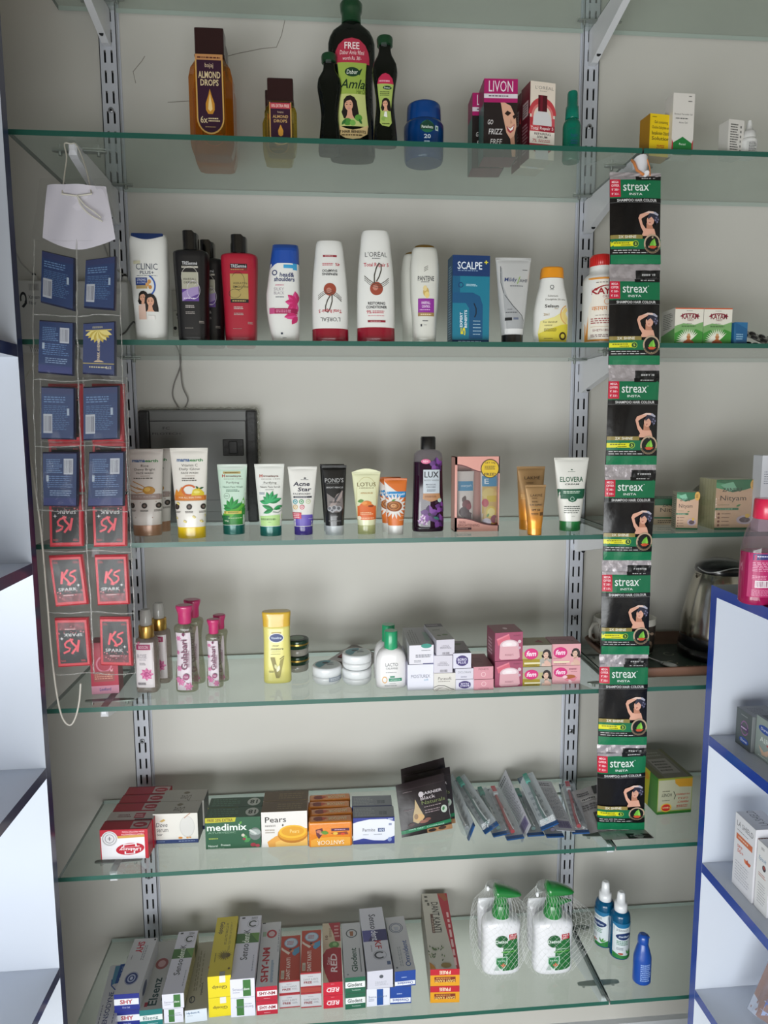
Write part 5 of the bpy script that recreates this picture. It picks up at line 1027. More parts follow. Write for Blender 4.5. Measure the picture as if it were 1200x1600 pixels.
# calamine lotion -------------------------------------------------------------------------
loc, W, H = f4c(587, 634.5, 985, 1076, .03); D = .033
b, L = bot([(0, .9, .9), (.02, .99, 1), (.3, 1, 1), (.5, .97, 1), (.62, .82, .9), (.69, .55, .7), (.7, .44, .6)], W, H, D, M('e2e0e0', .33, 0, .35), 2.8)
c = MB(); c.lathe([(H*.68, W*.215), (H*.69, W*.222), (H*.985, W*.215), (H, W*.2)], M('1c9866', .3, 0, .4), 0, 0, 32)
cv = Cv(); cv.T('LACTO', .5, .36, .42, .09, '40484c', b=-.002).T('CALAMINE', .5, .46, .4, .05, '50585c', b=-.002).X(.3, .55, .74, .58, '909498', 1, 3).O(.26, .76, .09, .09, .3, 'd8a868').R(.4, .72, .84, .8, '2c8868').T('oil balance', .62, .76, .34, .04, 'd0e8dc', b=0).X(.42, .85, .66, .87, '707478', 1, 5).X(.26, .9, .7, .93, '707478', 1, 6).R(.44, .66, .6, .70, '2c8868')
b.art(cv, L.front(-W*.48, W*.48, 0, .68*H))
g = 'calamine lotion bottles'
o = bottle('lotion_bottle', 'white calamine lotion bottle with green cap, front one of two', 'bottle', [('bottle_body', b), ('cap', c)], loc, 0, g); dup(o, 'white calamine lotion bottle with green cap standing behind its twin', (-.001, .04, 0))
# stacked cream cartons --------------------------------------------------------------------
LV = 'd0cfe2'
def stack(specs, name, cat, g=None):
    """specs bottom-up: x0,x1,ytop,ybase,D,base colour,faces,label,rz; the first finds the place, the others stand on it"""
    z = 0
    for i, (x0, x1, yt, yb, D, base, faces, label, rz, dx) in enumerate(specs):
        if i == 0: loc, W, H = f4(x0, x1, yt, yb, D); Yf = loc.y-D/2
        else:
            Yk = Yf+.0008*i; a, b_ = ony(x0, yb, Yk), ony(x1, yb, Yk); t = ony((x0+x1)/2, yt, Yk); W = b_.x-a.x; H = t.z-ZS[4]-z; loc = Vector(((a.x+b_.x)/2, Yk+D/2, ZS[4]+z+.0002))
        if z == 0: loc.z = ZS[4]+.0003
        carton(name, label, cat, W, D, H-.0004, base, faces, loc, math.radians(rz), g)
        z += H+.0002
f1 = Cv('dcdce8'); f1.T('MOISTUREX', .5, .46, .74, .13, '4c5068', b=-.002).T('soft', .72, .6, .16, .09, '4c9ab8', b=0)
f2 = Cv('dad8e0'); f2.E(.7, .04, .22, .12, '1c8878').X(.5, .24, .94, .32, '6c7078', 1, 3).X(.26, .48, .96, .66, '505460', 2, 5).R(.56, .95, 1, 1, '505080').X(.2, .78, .5, .92, '7c8088', 2, 6)
t2 = Cv('b0aeb4'); t2.X(.1, .1, .5, .9, '8c8a90', 4, 4, rot=1).R(.75, .3, .95, .8, '9ab0a8')
stack([(637, 677, 1038, 1078, .11, LV, {'front': f1}, 'lilac white moisturiser box, lower one of the stack', 0, 0), (639.5, 677.5, 1008, 1037.7, .11, 'c8c6cc', {'front': f2, 'top': t2}, 'white moisturiser box with teal flap, upper one of the stack', 0, 0)], 'cream_box', 'box', 'moisturiser boxes')
f1 = Cv('d6d2cc'); f1.T('Parasoft', .5, .3, .62, .17, '4c4440', b=0, sh=.1).X(.2, .44, .86, .5, '706860', 1, 3).S([(0, .8), (.2, .7), (.5, .72), (.8, .9), (.95, .95)], .03, '3c3834').S([(.05, .95), (.2, .82), (.5, .85), (.7, .95)], .02, '8c8680').S([(.12, .98), (.24, .86), (.4, .83)], .02, '504c48')
def barc(): 
    f = Cv('cfcbd6'); f.T('URIMAX', .5, .4, .4, .1, '8c8490', b=0).X(.2, .45, .86, .6, '6c6874', 2, 4).B(.3, .8, .76, .98, '403c44', bg=None); return f
t3_ = Cv('aaa8a8'); t3_.R(0, 0, 1, .2, '55505c').X(.1, .04, .9, .14, 'b0a8b0', 2, 3).leaf(.2, .75, .3, .25, 20, '5c7050').leaf(.5, .72, .4, .3, 10, '6c8060').X(.2, .35, .7, .45, '6c6a6c', 2, 5)
stack([(678, 711.5, 1051.5, 1079, .10, 'd0ccc8', {'front': f1}, 'cream coloured soft cream box, bottom of the stack of three', 0, 0), (678, 707, 1024, 1051, .10, LV, {'front': barc()}, 'narrow lilac white box, middle of the stack of three', 0, 0), (678, 706.5, 999.5, 1023.5, .10, 'bcb8c4', {'front': barc(), 'top': t3_}, 'narrow box with leaf print on its top, topmost of the stack of three', 5, 0)], 'cream_box', 'box', 'stack of three cream boxes')
def boro(inv):
    f = Cv('d4d2e0'); r_ = 180 if inv else 0; f.E(.5, .5, .34, .36, '3c2c6c').R(.18, .3, .82, .7, '3c2c6c').T('BORO', .5, .42 if not inv else .6, .5, .18, 'd8d4ec', r_, .02).T('PLUS', .5, .62 if not inv else .4, .44, .15, 'd8d4ec', r_, .02); return f
f2 = Cv('d2d0dc'); f2.T('DICLORAN', .5, .35, .7, .2, '707480', b=0).X(.3, .7, .7, .86, '605c80', 2, 3)
tb_ = Cv('8a8288'); tb_.R(0, .75, 1, 1, '4a4450').leaf(.3, .3, .5, .4, 20, '5c6850')
stack([(712, 740, 1061.3, 1078, .07, LV, {'front': boro(True)}, 'violet badge antiseptic cream box, bottom of its stack', 0, 0), (711.5, 739.7, 1044.5, 1061, .07, LV, {'front': f2}, 'lilac cream box with plain lettering, middle of its stack', 0, 0), (708, 736, 1020.5, 1044, .07, 'b8b4c0', {'front': boro(False), 'top': tb_}, 'violet badge antiseptic cream box, topmost of its stack', 0, 0)], 'cream_box', 'box', 'antiseptic cream boxes')
PK = 'd0909c'
def lot(inv):
    f = Cv(PK); r_ = 0; f.O(.5, .62 if not inv else .42, .12, None, .2, 'eac8cc'); f.T("POND'S" if not inv else 'LOTION', .5, .2 if not inv else .85, .5, .16, '7c4850', b=0); return f
tq = Cv('a87880'); tq.X(.2, .3, .7, .7, '8c5c68', 3, 3)
stack([(740.5, 771, 1061.3, 1078, .07, PK, {'front': lot(True)}, 'small dusty pink cream box, lower of the low pair', 0, 0), (740, 770.5, 1041.5, 1061, .07, 'b47c86', {'front': lot(False), 'top': tq}, 'small dusty pink cream box, upper of the low pair', 0, 0)], 'cream_box', 'box', 'low pair of pink cream boxes')
def ponds():
    f = Cv('a04c68'); f.P([(.06, .22), (.5, .05), (.56, .28), (.12, .46)], 'd06478').P([(.06, .22), (.5, .05), (.51, .1), (.08, .28)], 'dc8090').E(.52, .46, .34, .2, 'd8bcc4').E(.52, .43, .26, .13, 'ecdce0').P([(.18, .5), (.86, .5), (.9, .9), (.82, .96), (.22, .96), (.16, .9)], 'd8a8b0').E(.5, .42, .12, .05, 'f0e8ea').T("POND'S", .52, .8, .3, .07, '8c4858', b=0).T("POND'S", .8, .12, .26, .05, '5c2c3c', b=0)
    f.E(.88, .34, .06, None, 'd8c0c8').E(.88, .56, .05, None, 'c8a8b8'); return f
tq = Cv('90505c'); tq.E(.5, .5, .08, .12, 'd8b8c0'); lq = Cv('7c3c50'); lq.X(.2, .3, .7, .9, 'c89cac', 5, 3)
stack([(771.5, 815.5, 1032.5, 1073.5, .05, '8c4458', {'front': ponds(), 'left': lq}, 'rose pink day cream box with jar picture, lower of the tall pair', 3, 0), (771.5, 815.5, 988, 1031.8, .05, '8c4458', {'front': ponds(), 'left': lq, 'top': tq}, 'rose pink day cream box with jar picture, upper of the tall pair', 3, 0)], 'cream_box', 'box', 'tall pair of pink cream boxes')
def fem(kind):
    f = Cv('a8a49c' if kind == 0 else 'dca0a8')
    if kind == 0: f.P([(0, .5), (.6, .6), (.6, 1), (0, 1)], 'a08c20').P([(0, .3), (.7, .3), (.66, .66), (0, .62)], 'b0a878')
    f.E(.3, .4 if kind < 2 else .36, .24, .26, 'c01c6c').E(.3, .4 if kind < 2 else .36, .225, .235, 'd02878').T('fem', .3, .39 if kind < 2 else .35, .34, .24, 'f4e0ec', b=.025, sh=.25)
    if kind < 2:
        f.P([(.66, 1), (.68, .86), (.96, .86), (1, 1)], 'd8b8a8').face(.82, .46, .10, 'dcb8a4', '2a2020', long=.0).P([(.74, .78), (.84, .7), (.98, .86), (.96, 1), (.8, 1)], 'd8b0a0').X(.06, .66, .4, .7, '7c5c3c', 1, 3).R(.06, .8, .62, .88, 'e4dcb8').X(.1, .91, .6, .96, '5c4c1c', 1, 4)
    else: f.E(.64, .62, .2, .12, 'a85c30').P([(.4, .66), (.6, .74), (.9, .62), (.8, .86), (.5, .84)], 'd88090').leaf(.36, .62, .2, .12, 0, 'f0c8d0').leaf(.6, .76, .2, .12, -60, 'f0c8d0').X(.6, .14, .9, .26, '8c3c58', 2, 5).X(.66, .32, .9, .36, '8c3c58', 1, 6)
    return f
tg = Cv('9a9070'); tg.P([(.5, .6), (.7, .3), (.8, .7)], '8c3040'); tp = Cv('b07c84'); tp.X(.1, .3, .9, .7, '8c5c64', 2, 4)
stack([(817, 861.5, 1041.7, 1071.5, .045, 'a8a070', {'front': fem(0)}, 'gold bleach cream box with womans face, lower of the gold pair', -1, 0), (816.5, 861.5, 1008, 1041.2, .045, 'a0987c', {'front': fem(0), 'top': tg}, 'gold bleach cream box with womans face, upper of the gold pair', -1, 0)], 'bleach_box', 'box', 'gold bleach cream boxes')
stack([(863, 906.5, 1039.5, 1068.5, .045, 'd8a0a4', {'front': fem(2)}, 'pink bleach cream box with petals, lower of the pink pair', -2, 0), (862.5, 907, 1006, 1039, .045, 'c08c92', {'front': fem(1), 'top': tp}, 'pink bleach cream box with womans face, upper of the pink pair', -2, 0)], 'bleach_box', 'box', 'pink bleach cream boxes')
# tray with mugs, spoon and kettle ---------------------------------------------------------
z = ZS[4]+.0004; trx0, trx1, try0, try1 = .925, 1.40, -.232, -.012
o = thing('serving_tray', 'brown rectangular tray with patterned bottom under the kettle and mugs', 'tray', ((trx0+trx1)/2, (try0+try1)/2, z))
wd = mottled('tray_wood', '6a4a3c', '7c5c4c', 14, .45, .1, (1, 6, 1)); hx, hy = (trx1-trx0)/2, (try1-try0)/2
mb = MB()
def rr(x, y, r, z_, n=6):
    out = []
    for cx, cy, a0 in ((x-r, y-r, 0), (-x+r, y-r, PI/2), (-x+r, -y+r, PI), (x-r, -y+r, 1.5*PI)):
        for i in range(n+1): out.append((cx+r*math.cos(a0+PI/2*i/n), cy+r*math.sin(a0+PI/2*i/n), z_))
    return out
mb.rings([rr(hx-.025, hy-.02, .02, 0), rr(hx-.012, hy-.008, .03, .008), rr(hx, hy, .04, .024), rr(hx-.003, hy-.003, .037, .026), rr(hx-.018, hy-.014, .026, .010), rr(hx-.03, hy-.024, .02, .0045)], wd, True, True, True)
mb.build('tray_body', o)
mt = MB(); cv = Cv('3c4c42'); rr_ = random.Random(3)
for i in range(60):
    x, y = rr_.random(), rr_.random(); cv.O(x, y, rr_.uniform(.01, .03), None, .25, rr_.choice(('8c9480', '6c7c6c', 'a09c80', '2c3c34')), 0, 300)
mt.art(cv, Quad((-hx+.032, hy-.026, .0048), (hx-.032, hy-.026, .0048), (-hx+.032, -hy+.026, .0048), (hx-.032, -hy+.026, .0048))); mt.build('patterned_base', o)
def mug(px, py, r, h, label, rz):
    p = onz(px, py, z+.006); m = MB(); m.lathe([(0, r*.8), (.002, r*.86), (h*.5, r*.95), (h, r), (h, r*.92), (h*.5, r*.87), (.005, r*.7)], M('d8d4cc', .25, 0, .5), 0, 0, 36)
    L = Loft([(0, r*.86, r*.86), (h*.5, r*.95, r*.95), (h, r, r)], 2); cv = Cv(); q_ = random.Random(5); cv.R(0, 0, 1, .98, '3c3530')
    for i in range(10): cv.leaf(q_.random(), .1+.8*q_.random(), .22, .1, q_.uniform(0, 360), q_.choice(('a8907c', '8c7c6c', 'b8a890')))
    m.art(cv, L.front(-r*.94, r*.94, h*.05, h*.82, .0004, 14, 3))
    hd = MB(); hd.tube([(-r*.9, 0, h*.8), (-r*1.35, 0, h*.8), (-r*1.62, 0, h*.6), (-r*1.6, 0, h*.38), (-r*1.3, 0, h*.22), (-r*.88, 0, h*.2)], .0035, M('d8d4cc', .25, 0, .5), 10)
    return bottle('mug', label, 'mug', [('cup', m), ('handle', hd)], (p.x, p.y+r, z+.0062), rz, 'mugs on the tray')
mug(1008, 1026, .033, .074, 'patterned mug with white rim right behind the sachet strip', 0)
mug(958, 1013, .030, .060, 'patterned mug with white handle showing left of the sachet strip', .35)
sp = MB(); a, b2 = onz(1030, 1021, z+.012), onz(1046, 1034, z+.012); v = (b2-a); n = 8
sp.tube([(-.07, 0, .006), (-.03, 0, .003), (0, 0, .002)], .0016, SILV); sp.lathe([(0, .004), (.0016, .012), (.0032, .0145), (.0036, .0146)], SILV, .014, 0, 20, 1.35, .8, True, False)
tag(sp.build('spoon', None, (b2.x-.01, b2.y+.006, z+.0058), math.radians(-35+180+150)), 'steel spoon lying on the tray beside the kettle', 'spoon')
# electric kettle
kb = onz(1119, 1046, z+.005); R_ = .075; ky = kb.y+R_; kx = ony(1119, 1000, ky).x; s_ = 1
ky = min(ky, -.09)
ky = -.112; kx = ony(1121, 1000, ky).x
ko = thing('electric_kettle', 'steel electric kettle with black lid and base on the tray', 'kettle', (kx, ky, z+.0062))
blk = M('101012', .28, 0, .5); stl = M('b4b0a4', .16, 1)
H = ony(1119, 873, ky).z-(z+.0062)
m = MB(); m.lathe([(0, R_*.98), (.004, R_*1.0), (.016, R_*1.0), (.018, R_*.93), (.021, R_*.93), (.022, R_*.99), (.040, R_*.96), (.044, R_*.95)], blk, 0, 0, 56); m.build('base', ko)
m = MB(); m.lathe([(.044, R_*.97), (.05, R_*.975), (.09, R_*.9), (.13, R_*.80), (.155, R_*.70), (H-.026, R_*.62), (H-.024, R_*.6)], stl, 0, 0, 64); m.build('body', ko)
m = MB(); zl = H-.026; m.lathe([(zl, R_*.64), (zl+.004, R_*.66), (zl+.012, R_*.64), (H-.006, R_*.5), (H-.001, R_*.3), (H, R_*.1)], blk, 0, 0, 48)
m.tube([(R_*.655*math.cos(a)*1.0, R_*.655*math.sin(a), zl+.010+.006*math.sin(a*3)) for a in [-PI+PI*i/24 for i in range(25)]], .0012, M('b8b8b8', .3, .6), 6); m.build('lid', ko)
m = MB(); m.tube(smooth([Vector(p) for p in ((R_*.50, -R_*.1, H-.022), (R_*.95, -R_*.22, H-.022), (R_*1.5, -R_*.4, H-.04), (R_*1.62, -R_*.45, H-.09), (R_*1.4, -R_*.4, .07), (R_*1.0, -R_*.28, .04))]), .0105, blk, 12); m.build('handle', ko)
m = MB(); m.rings([[(-R_*.45-.02*t+ .0*t, dx*(1-t*.8), H-.035-.0*t+dz) for dx, dz in ((-.014, .006), (.014, .006), (0, -.03*(1-t)))] for t in (0, 1)], stl, smooth=False); m.build('spout', ko)
m = MB(); m.bbox(-.006, .006, -.001, .001, 0, .075, blk, .002, 2); q = m.build('level_strip', ko, (R_*.36, -R_*.80, .06)); q.rotation_euler = (math.radians(-11), 0, math.radians(25))
# ================================================================== soap shelf
def row(name, cat, g, x0, x1, yt, yb, D, n, base, faces, labels, rz=0, gap=.0006, dx=0, alt=None, rough=.4):
    loc, W, H = fit(x0, x1, yt, yb, 5, D)
    o = carton(name, labels[0], cat, W, D, H, base, faces, loc, math.radians(rz), g, rough)
    a = math.radians(rz); out = [o]
    for i in range(1, n):
        d = Vector((-math.sin(a), math.cos(a), 0))*(D+gap)*i+Vector((dx*i, 0, 0))
        if alt and i in alt: out.append(carton(name, labels[i], cat, W, D, H, base, alt[i], loc+d, a, g, rough))
        else: out.append(dup(o, labels[i], d))
    return out, loc, W, H
ORD = ['foremost', 'second from the front', 'third from the front', 'fourth from the front', 'rearmost']
# red and white health soap
f = Cv('e6e4e8'); f.R(0, 0, 1, .22, 'b8142c').R(.93, 0, 1, 1, 'b8142c').R(0, .2, .02, 1, 'b8142c').P([(.3, .22), (.93, .18), (.93, .27), (.3, .3)], 'c89848').T('HIGH STRENGTH', .68, .17, .46, .055, 'e8c8cc', 180, .01).T('SKIN PROTECTION', .7, .08, .46, .055, 'e8c8cc', 180, .01)
f.E(.2, .3, .17, None, 'd8d6d8').O(.2, .3, .15, None, .1, '9a989c').O(.2, .3, .1, None, .14, '8c8a90').R(.16, .29, .24, .31, '6c6a70').R(.19, .23, .21, .37, '6c6a70')
f.E(.62, .66, .30, .2, 'b8142c', rot=-.1).P([(.48, .5), (.76, .46), (.76, .56), (.82, .56), (.82, .58), (.44, .61), (.44, .58), (.48, .575)], 'e6e4e8').P([(.5, .53), (.73, .5), (.73, .58), (.5, .6)], 'b8142c').P([(.5, .74), (.72, .72), (.72, .82), (.5, .84)], 'e6e4e8').P([(.53, .74), (.69, .72), (.69, .8), (.53, .81)], 'b8142c').T('Lifebuoy', .62, .665, .46, .13, 'f0e8ea', 180, .02, .1)
tp = Cv('a01428'); tp.R(.0, .0, 1, .12, '7c0c1c').R(.62, .1, .98, .9, 'a89894').E(.8, .5, .15, .28, '981428').X(.7, .4, .9, .6, 'd0a8a8', 1, 3)
tp2 = Cv('b4a8a4'); tp2.X(.2, .3, .5, .7, '6c2c30', 2, 4).R(.56, .2, .78, .8, 'a03040').X(.58, .3, .76, .7, 'd8b0b0', 2, 4).R(.6, .88, .98, 1, '1c1414')
rg = Cv('a8142a')
row('soap_box', 'soap box', 'red and white soap boxes', 158, 233.5, 1296, 1342, .029, 5, 'a81228', {'front': f, 'top': tp, 'left': rg, 'right': rg}, ['red and white soap box, %s in its row' % t for t in ORD], -2, .0012, .0015, {1: {'front': f, 'top': tp2, 'right': rg}})
# white serum soap
f = Cv('dedbd4'); f.R(0, .87, 1, 1, '22386c').X(.08, .91, .28, .96, '8c9cc0', 1, 3).X(.56, .91, .96, .95, '8c9cc0', 1, 5).E(.76, .45, .17, .36, 'c8c6c2').E(.76, .44, .155, .33, 'd4d2ce').T('Dove', .19, .37, .26, .14, '3c3c48', b=0, sh=.15).T('serum', .2, .56, .26, .1, '504a4a', b=0).T('bar', .14, .69, .13, .09, '504a4a', b=0).P([(.14, .25), (.24, .17), (.28, .22), (.2, .28)], 'c8a860').E(.6, .82, .05, .035, 'd08838').E(.76, .82, .03, .03, 'd8a060').E(.82, .81, .025, .025, 'c89050').S([(.7, .16), (.78, .06), (.84, -.0)], .02, 'b89078')
tp = Cv('a09c94'); tp.T('Dove', .55, .72, .24, .5, '5c5850', 180, 0, .15).leaf(.45, .3, .16, .12, 10, '6c6450')
rt = Cv('17181c')
row('soap_box', 'soap box', 'white soap boxes with blue base', 241, 311, 1271, 1317.5, .042, 2, 'c4c0b8', {'front': f, 'top': tp, 'right': rt}, ['white soap box with navy base stripe, foremost of two', 'white soap box with navy base stripe, rear one of two'], -2, .0008, .003)
# dark green herbal soap
f = Cv('1f5438'); f.P([(0, .0), (.56, .0), (.54, .14), (0, .16)], 'b8b428').T('FREE 20% EXTRA', .27, .08, .46, .09, '5c2c14', b=.015).T('medimix', .39, .31, .72, .22, 'e0e8e0', b=.018).T('AYURVEDIC', .3, .48, .5, .06, '88a890', b=0).leaf(.62, .24, .08, .04, 60, '5c9c40')
f.X(.06, .63, .26, .7, 'a8b850', 1, 3).T('Natural', .13, .9, .17, .07, 'd0dcd0', b=.01).T('Protect', .36, .88, .17, .07, 'd0dcd0', b=.01).E(.9, .55, .11, .2, '6c7470').E(.9, .50, .1, .1, '9aa4a0').P([(.78, .43), (.82, .4), (.94, .54), (.9, .57)], 'c8ccc8').leaf(.7, .8, .14, .08, 30, '3c8448').leaf(.74, .76, .14, .08, 110, '4c9450').E(.86, .9, .05, .06, '982c3c').E(.94, .93, .04, .05, 'a83c48').E(.68, .58, .03, .05, 'c8c0b0').E(.7, .7, .03, .04, '8c3040').X(.04, .96, .4, .99, '88a890', 1, 4)
tp = Cv('274c38'); tp.X(.06, .1, .6, .9, '3c6850', 4, 4).E(.83, .5, .12, .4, 'b8bcb4').T('18', .83, .5, .14, .4, '1c3424', 180, .03)
row('soap_box', 'soap box', 'dark green soap boxes', 322, 408.5, 1277, 1325.5, .034, 2, '1c4a32', {'front': f, 'top': tp}, ['dark green ayurvedic soap box, foremost of two', 'dark green ayurvedic soap box, rear one of two'], -1.5, .0008, -.001)
# white and brown glycerine soap
f = Cv('e0dcd8'); f.P([(.15, 1), (.12, .85), (.3, .7), (.5, .6), (.9, .5), (1, .5), (1, 1)], 'e0a048').P([(.3, 1), (.3, .86), (.5, .78), (.98, .7), (1, 1)], 'e8b860').E(.68, .65, .33, .26, 'b8741c').E(.68, .62, .32, .22, 'd8981f').E(.68, .58, .3, .19, 'e8b434').E(.68, .57, .25, .14, 'd89a24').T('Pears', .72, .57, .2, .1, 'f0d890', b=0).T('Pears', .31, .22, .46, .16, '2c2824', b=.008).X(.08, .36, .36, .42, '6c645c', 2, 3).leaf(.46, .42, .06, .04, 80, '4c443c').X(.08, .48, .3, .62, 'a89c90', 2, 6)
tp = Cv('5f4a30'); tp.X(.34, .2, .94, .8, '7c6848', 3, 5).R(0, .96, 1, 1, '8c6c3c')
row('soap_box', 'soap box', 'white glycerine soap boxes with brown tops', 409.5, 481, 1268, 1322.5, .036, 2, 'c8c0b8', {'front': f, 'top': tp}, ['white soap box with amber soap picture, foremost of two', 'white soap box with amber soap picture, rear one of two'], -1, .0008, .0)
# orange flow-wrapped soap bars
loc, W, H = fit(483, 550.5, 1284, 1324, 5, .022)
def bar(label, loc, W, H, D, rz, g):
    mb = MB(); om = M('dc8020', .25, 0, .5, .25, 45); mb.bbox(-W/2, W/2, -D/2, D/2, .001, H, om, .004, 3, True)
    for s_ in (-1, 1):
        n = 12; a = [(s_*W/2*.985, -D*.46+D*.92*i/n, H*.1+.0) for i in range(n+1)]
        for i in range(n): mb.add([(s_*W/2*.985, -D*.4+D*.8*i/n, H*.06), (s_*W/2*.985, -D*.4+D*.8*(i+1)/n, H*.06), (s_*(W/2+.0028), -D*.34+D*.7*(i+1)/n, H*.06), (s_*(W/2+.0028), -D*.34+D*.7*i/n, H*.06+.0008)], [(0, 1, 2, 3)], om)
    f = Cv(); f.P([(.02, .7), (.2, .6), (.6, .58), (.98, .62), (.98, .98), (.02, .98)], 'e09c30').T('SANTOOR', .5, .84, .66, .19, 'b85c14', 180, .03).T('SANTOOR', .5, .82, .66, .19, 'f0dcb8', 180, .01).R(.52, .23, .96, .34, '4c1c3c').X(.6, .25, .92, .32, 'c8a0b8', 1, 3)
    f.P([(.14, .26), (.3, .2), (.34, .42), (.28, .52), (.22, .66), (.16, .5)], '5c2430').E(.22, .34, .06, .07, 'b87058').E(.28, .42, .05, .06, 'c08468').P([(.5, .42), (.9, .38), (.94, .5), (.6, .5)], '8c3c20').E(.62, .44, .06, .06, 'd8b040').leaf(.46, .42, .2, .1, 170, '5c8c30').E(.8, .47, .05, .05, 'c84028')
    mb.art(f, Quad((-W/2+.002, -D/2, H-.002), (W/2-.002, -D/2, H-.002), (-W/2+.002, -D/2, .002), (W/2-.002, -D/2, .002)))
    t = Cv(); t.T('SANTOOR', .68, .5, .48, .5, 'e8d0a0', 180, .02).E(.2, .5, .14, .4, '8c3420').P([(.28, .2), (.42, .4), (.3, .8)], 'c84c28')
    mb.art(t, Quad((-W/2+.004, D/2-.003, H), (W/2-.004, D/2-.003, H), (-W/2+.004, -D/2+.003, H), (W/2-.004, -D/2+.003, H)))
    return tag(mb.build('soap_bar', None, loc, rz), label, 'soap bar', g)
o = bar('orange wrapped soap bar, foremost in its row', loc, W, H, .024, math.radians(-1), 'orange wrapped soap bars')
for i in range(1, 4): dup(o, 'orange wrapped soap bar, %s in its row' % ('rearmost' if i == 3 else ORD[i]), (-.0012*i+(.003 if i % 2 else 0), .0252*i, 0), math.radians((-1, 2, -2, 1)[i]))
# blue and white medicated soap
f = Cv('dcdee8'); f.P([(0, 0), (1, 0), (1, .16), (.8, .06), (.4, .06), (.12, .14), (0, .2)], '2c3888').R(0, 0, 1, .06, '2c3888').P([(0, .86), (.25, .78), (.5, .86), (.75, .88), (1, .7), (1, 1), (0, 1)], '2c3888').T('Permite', .38, .46, .3, .13, '26262e', b=0).R(.6, .40, .76, .54, '3c4c78').T('AN', .68, .47, .12, .1, 'd0d8e8').X(.24, .62, .4, .66, '505868', 1, 3).X(.5, .61, .74, .65, '505868', 1, 4).R(.84, .04, .96, .09, 'b0b8d0').R(.86, .22, .93, .3, '8c94b0').E(.88, .84, .05, .08, '8090c0')
tp = Cv('8c9098'); tp.X(.05, .15, .55, .85, 'a8acb0', 5, 4).B(.62, .4, .84, .8, '505860', bg=None).R(0, .94, 1, 1, '2c3470')
row('soap_box', 'soap box', 'blue and white medicated soap boxes', 552.5, 617, 1277.5, 1318.5, .038, 2, 'b8bcc8', {'front': f, 'top': tp}, ['blue and white medicated soap box, foremost of two', 'blue and white medicated soap box, rear one of two'], -2, .001, -.002)
# black hair colour pouches leaning together -----------------------------------------------------
def pouch(label, tl, tr, bl, br, seed, art=True):
    tl, tr, bl, br = map(Vector, (tl, tr, bl, br)); c0 = (bl+br)/2; pts = [p-c0 for p in (tl, tr, bl, br)]
    q_ = random.Random(seed); ph = q_.uniform(0, 6)
    def bulge(u, v): return .0055*math.sin(PI*u)**.6*math.sin(PI*min(max(v, .0), 1))**.6+.0006*math.sin(9*u+ph)*math.sin(7*v)
    pm = M('1c1216', .34, 0, .15, .2, 35); mb = MB(); q = Quad(*pts, bulge=bulge, nu=12, nv=12, off0=.0005); n = 12
    for s_ in (1, -1):
        vs = [q.map(i/n, j/n, 0) if s_ > 0 else q.map(i/n, j/n, 0)-q.n*(2*bulge(i/n, j/n)+.0004) for j in range(n+1) for i in range(n+1)]
        fs = [(j*(n+1)+i, (j+1)*(n+1)+i, (j+1)*(n+1)+i+1, j*(n+1)+i+1) for j in range(n) for i in range(n)]; mb.add(vs, fs if s_ > 0 else [f[::-1] for f in fs], pm, True)
    cv = Cv(); cv.R(.0, .13, 1, .133, '54424a').X(.12, .17, .34, .185, '8c7c80', 1, 3).T('GARNIER', .68, .27, .44, .05, 'd0c8cc', b=.012).E(.47, .275, .05, None, 'c8c0c4').T('Black', .6, .35, .3, .065, 'cfc4c8', b=.0).T('Naturals', .7, .435, .48, .065, '7c8858', b=.0).X(.5, .5, .92, .53, '98888c', 1, 4).X(.5, .56, .84, .64, '88787c', 2, 5)
    cv.P([(.34, .34), (.40, .5), (.46, .64), (.44, .75), (.34, .79), (.25, .74), (.26, .64), (.31, .5)], 'b8a078').E(.38, .68, .1, .06, 'c8a068').E(.32, .66, .04, .05, '8c7050').E(.46, .77, .09, .03, '8c5848').E(.54, .74, .06, .028, '7c4c40').leaf(.28, .78, .14, .06, 190, '4c3838').E(.89, .62, .065, None, 'c0ccc0').leaf(.86, .65, .08, .05, 60, '3c7c48').X(.1, .5, .3, .53, '7c6c70', 2, 6)
    cv.P([(0, .90), (1, .80), (1, .865), (0, .965)], '1c7a50').P([(0, .905), (1, .805), (1, .815), (0, .915)], '58b088').X(.1, .87, .9, .90, 'c0e0d0', 1, 7) if False else cv.P([(0, .88), (1, .82), (1, .88), (0, .945)], '1c7a50')
    cv.T('100% GREY COVERAGE', .5, .88, .7, .025, 'b0d8c8', b=.01).R(.5, .92, 1, 1, 'a87c54').E(.6, .96, .08, .03, '2c2020').E(.8, .95, .08, .03, '3c2c24')
    if art: mb.art(cv, q)
    return tag(mb.build('hair_colour_pouch', None, c0), label, 'pouch', 'black hair colour pouches')
zz = ZS[5]+.0012
def pc(px, py, y): return ony(px, py, y)
b0, b1 = onz(628, 1309, zz), onz(707, 1297, zz)
y_ = b0.y
tl = ony(618, 1227, y_+.035); tr = ony(693, 1208, y_+.047)
pouch('black hair colour pouch leaning in front, with green stripe', tl, tr, (b0.x, b0.y, zz), (b1.x, b1.y, zz+.004), 2)
pouch('black hair colour pouch, middle one of the leaning three', tl+Vector((.021, .030, .001)), tr+Vector((.018, .032, -.004)), (b0.x+.012, b0.y+.022, zz), (b1.x+.010, b1.y+.022, zz+.001), 5)
pouch('black hair colour pouch, rear one of the leaning three', tl+Vector((.016, .054, .004)), tr+Vector((.010, .054, .005)), (b0.x+.01, b0.y+.045, zz), (b1.x+.008, b1.y+.045, zz), 8)
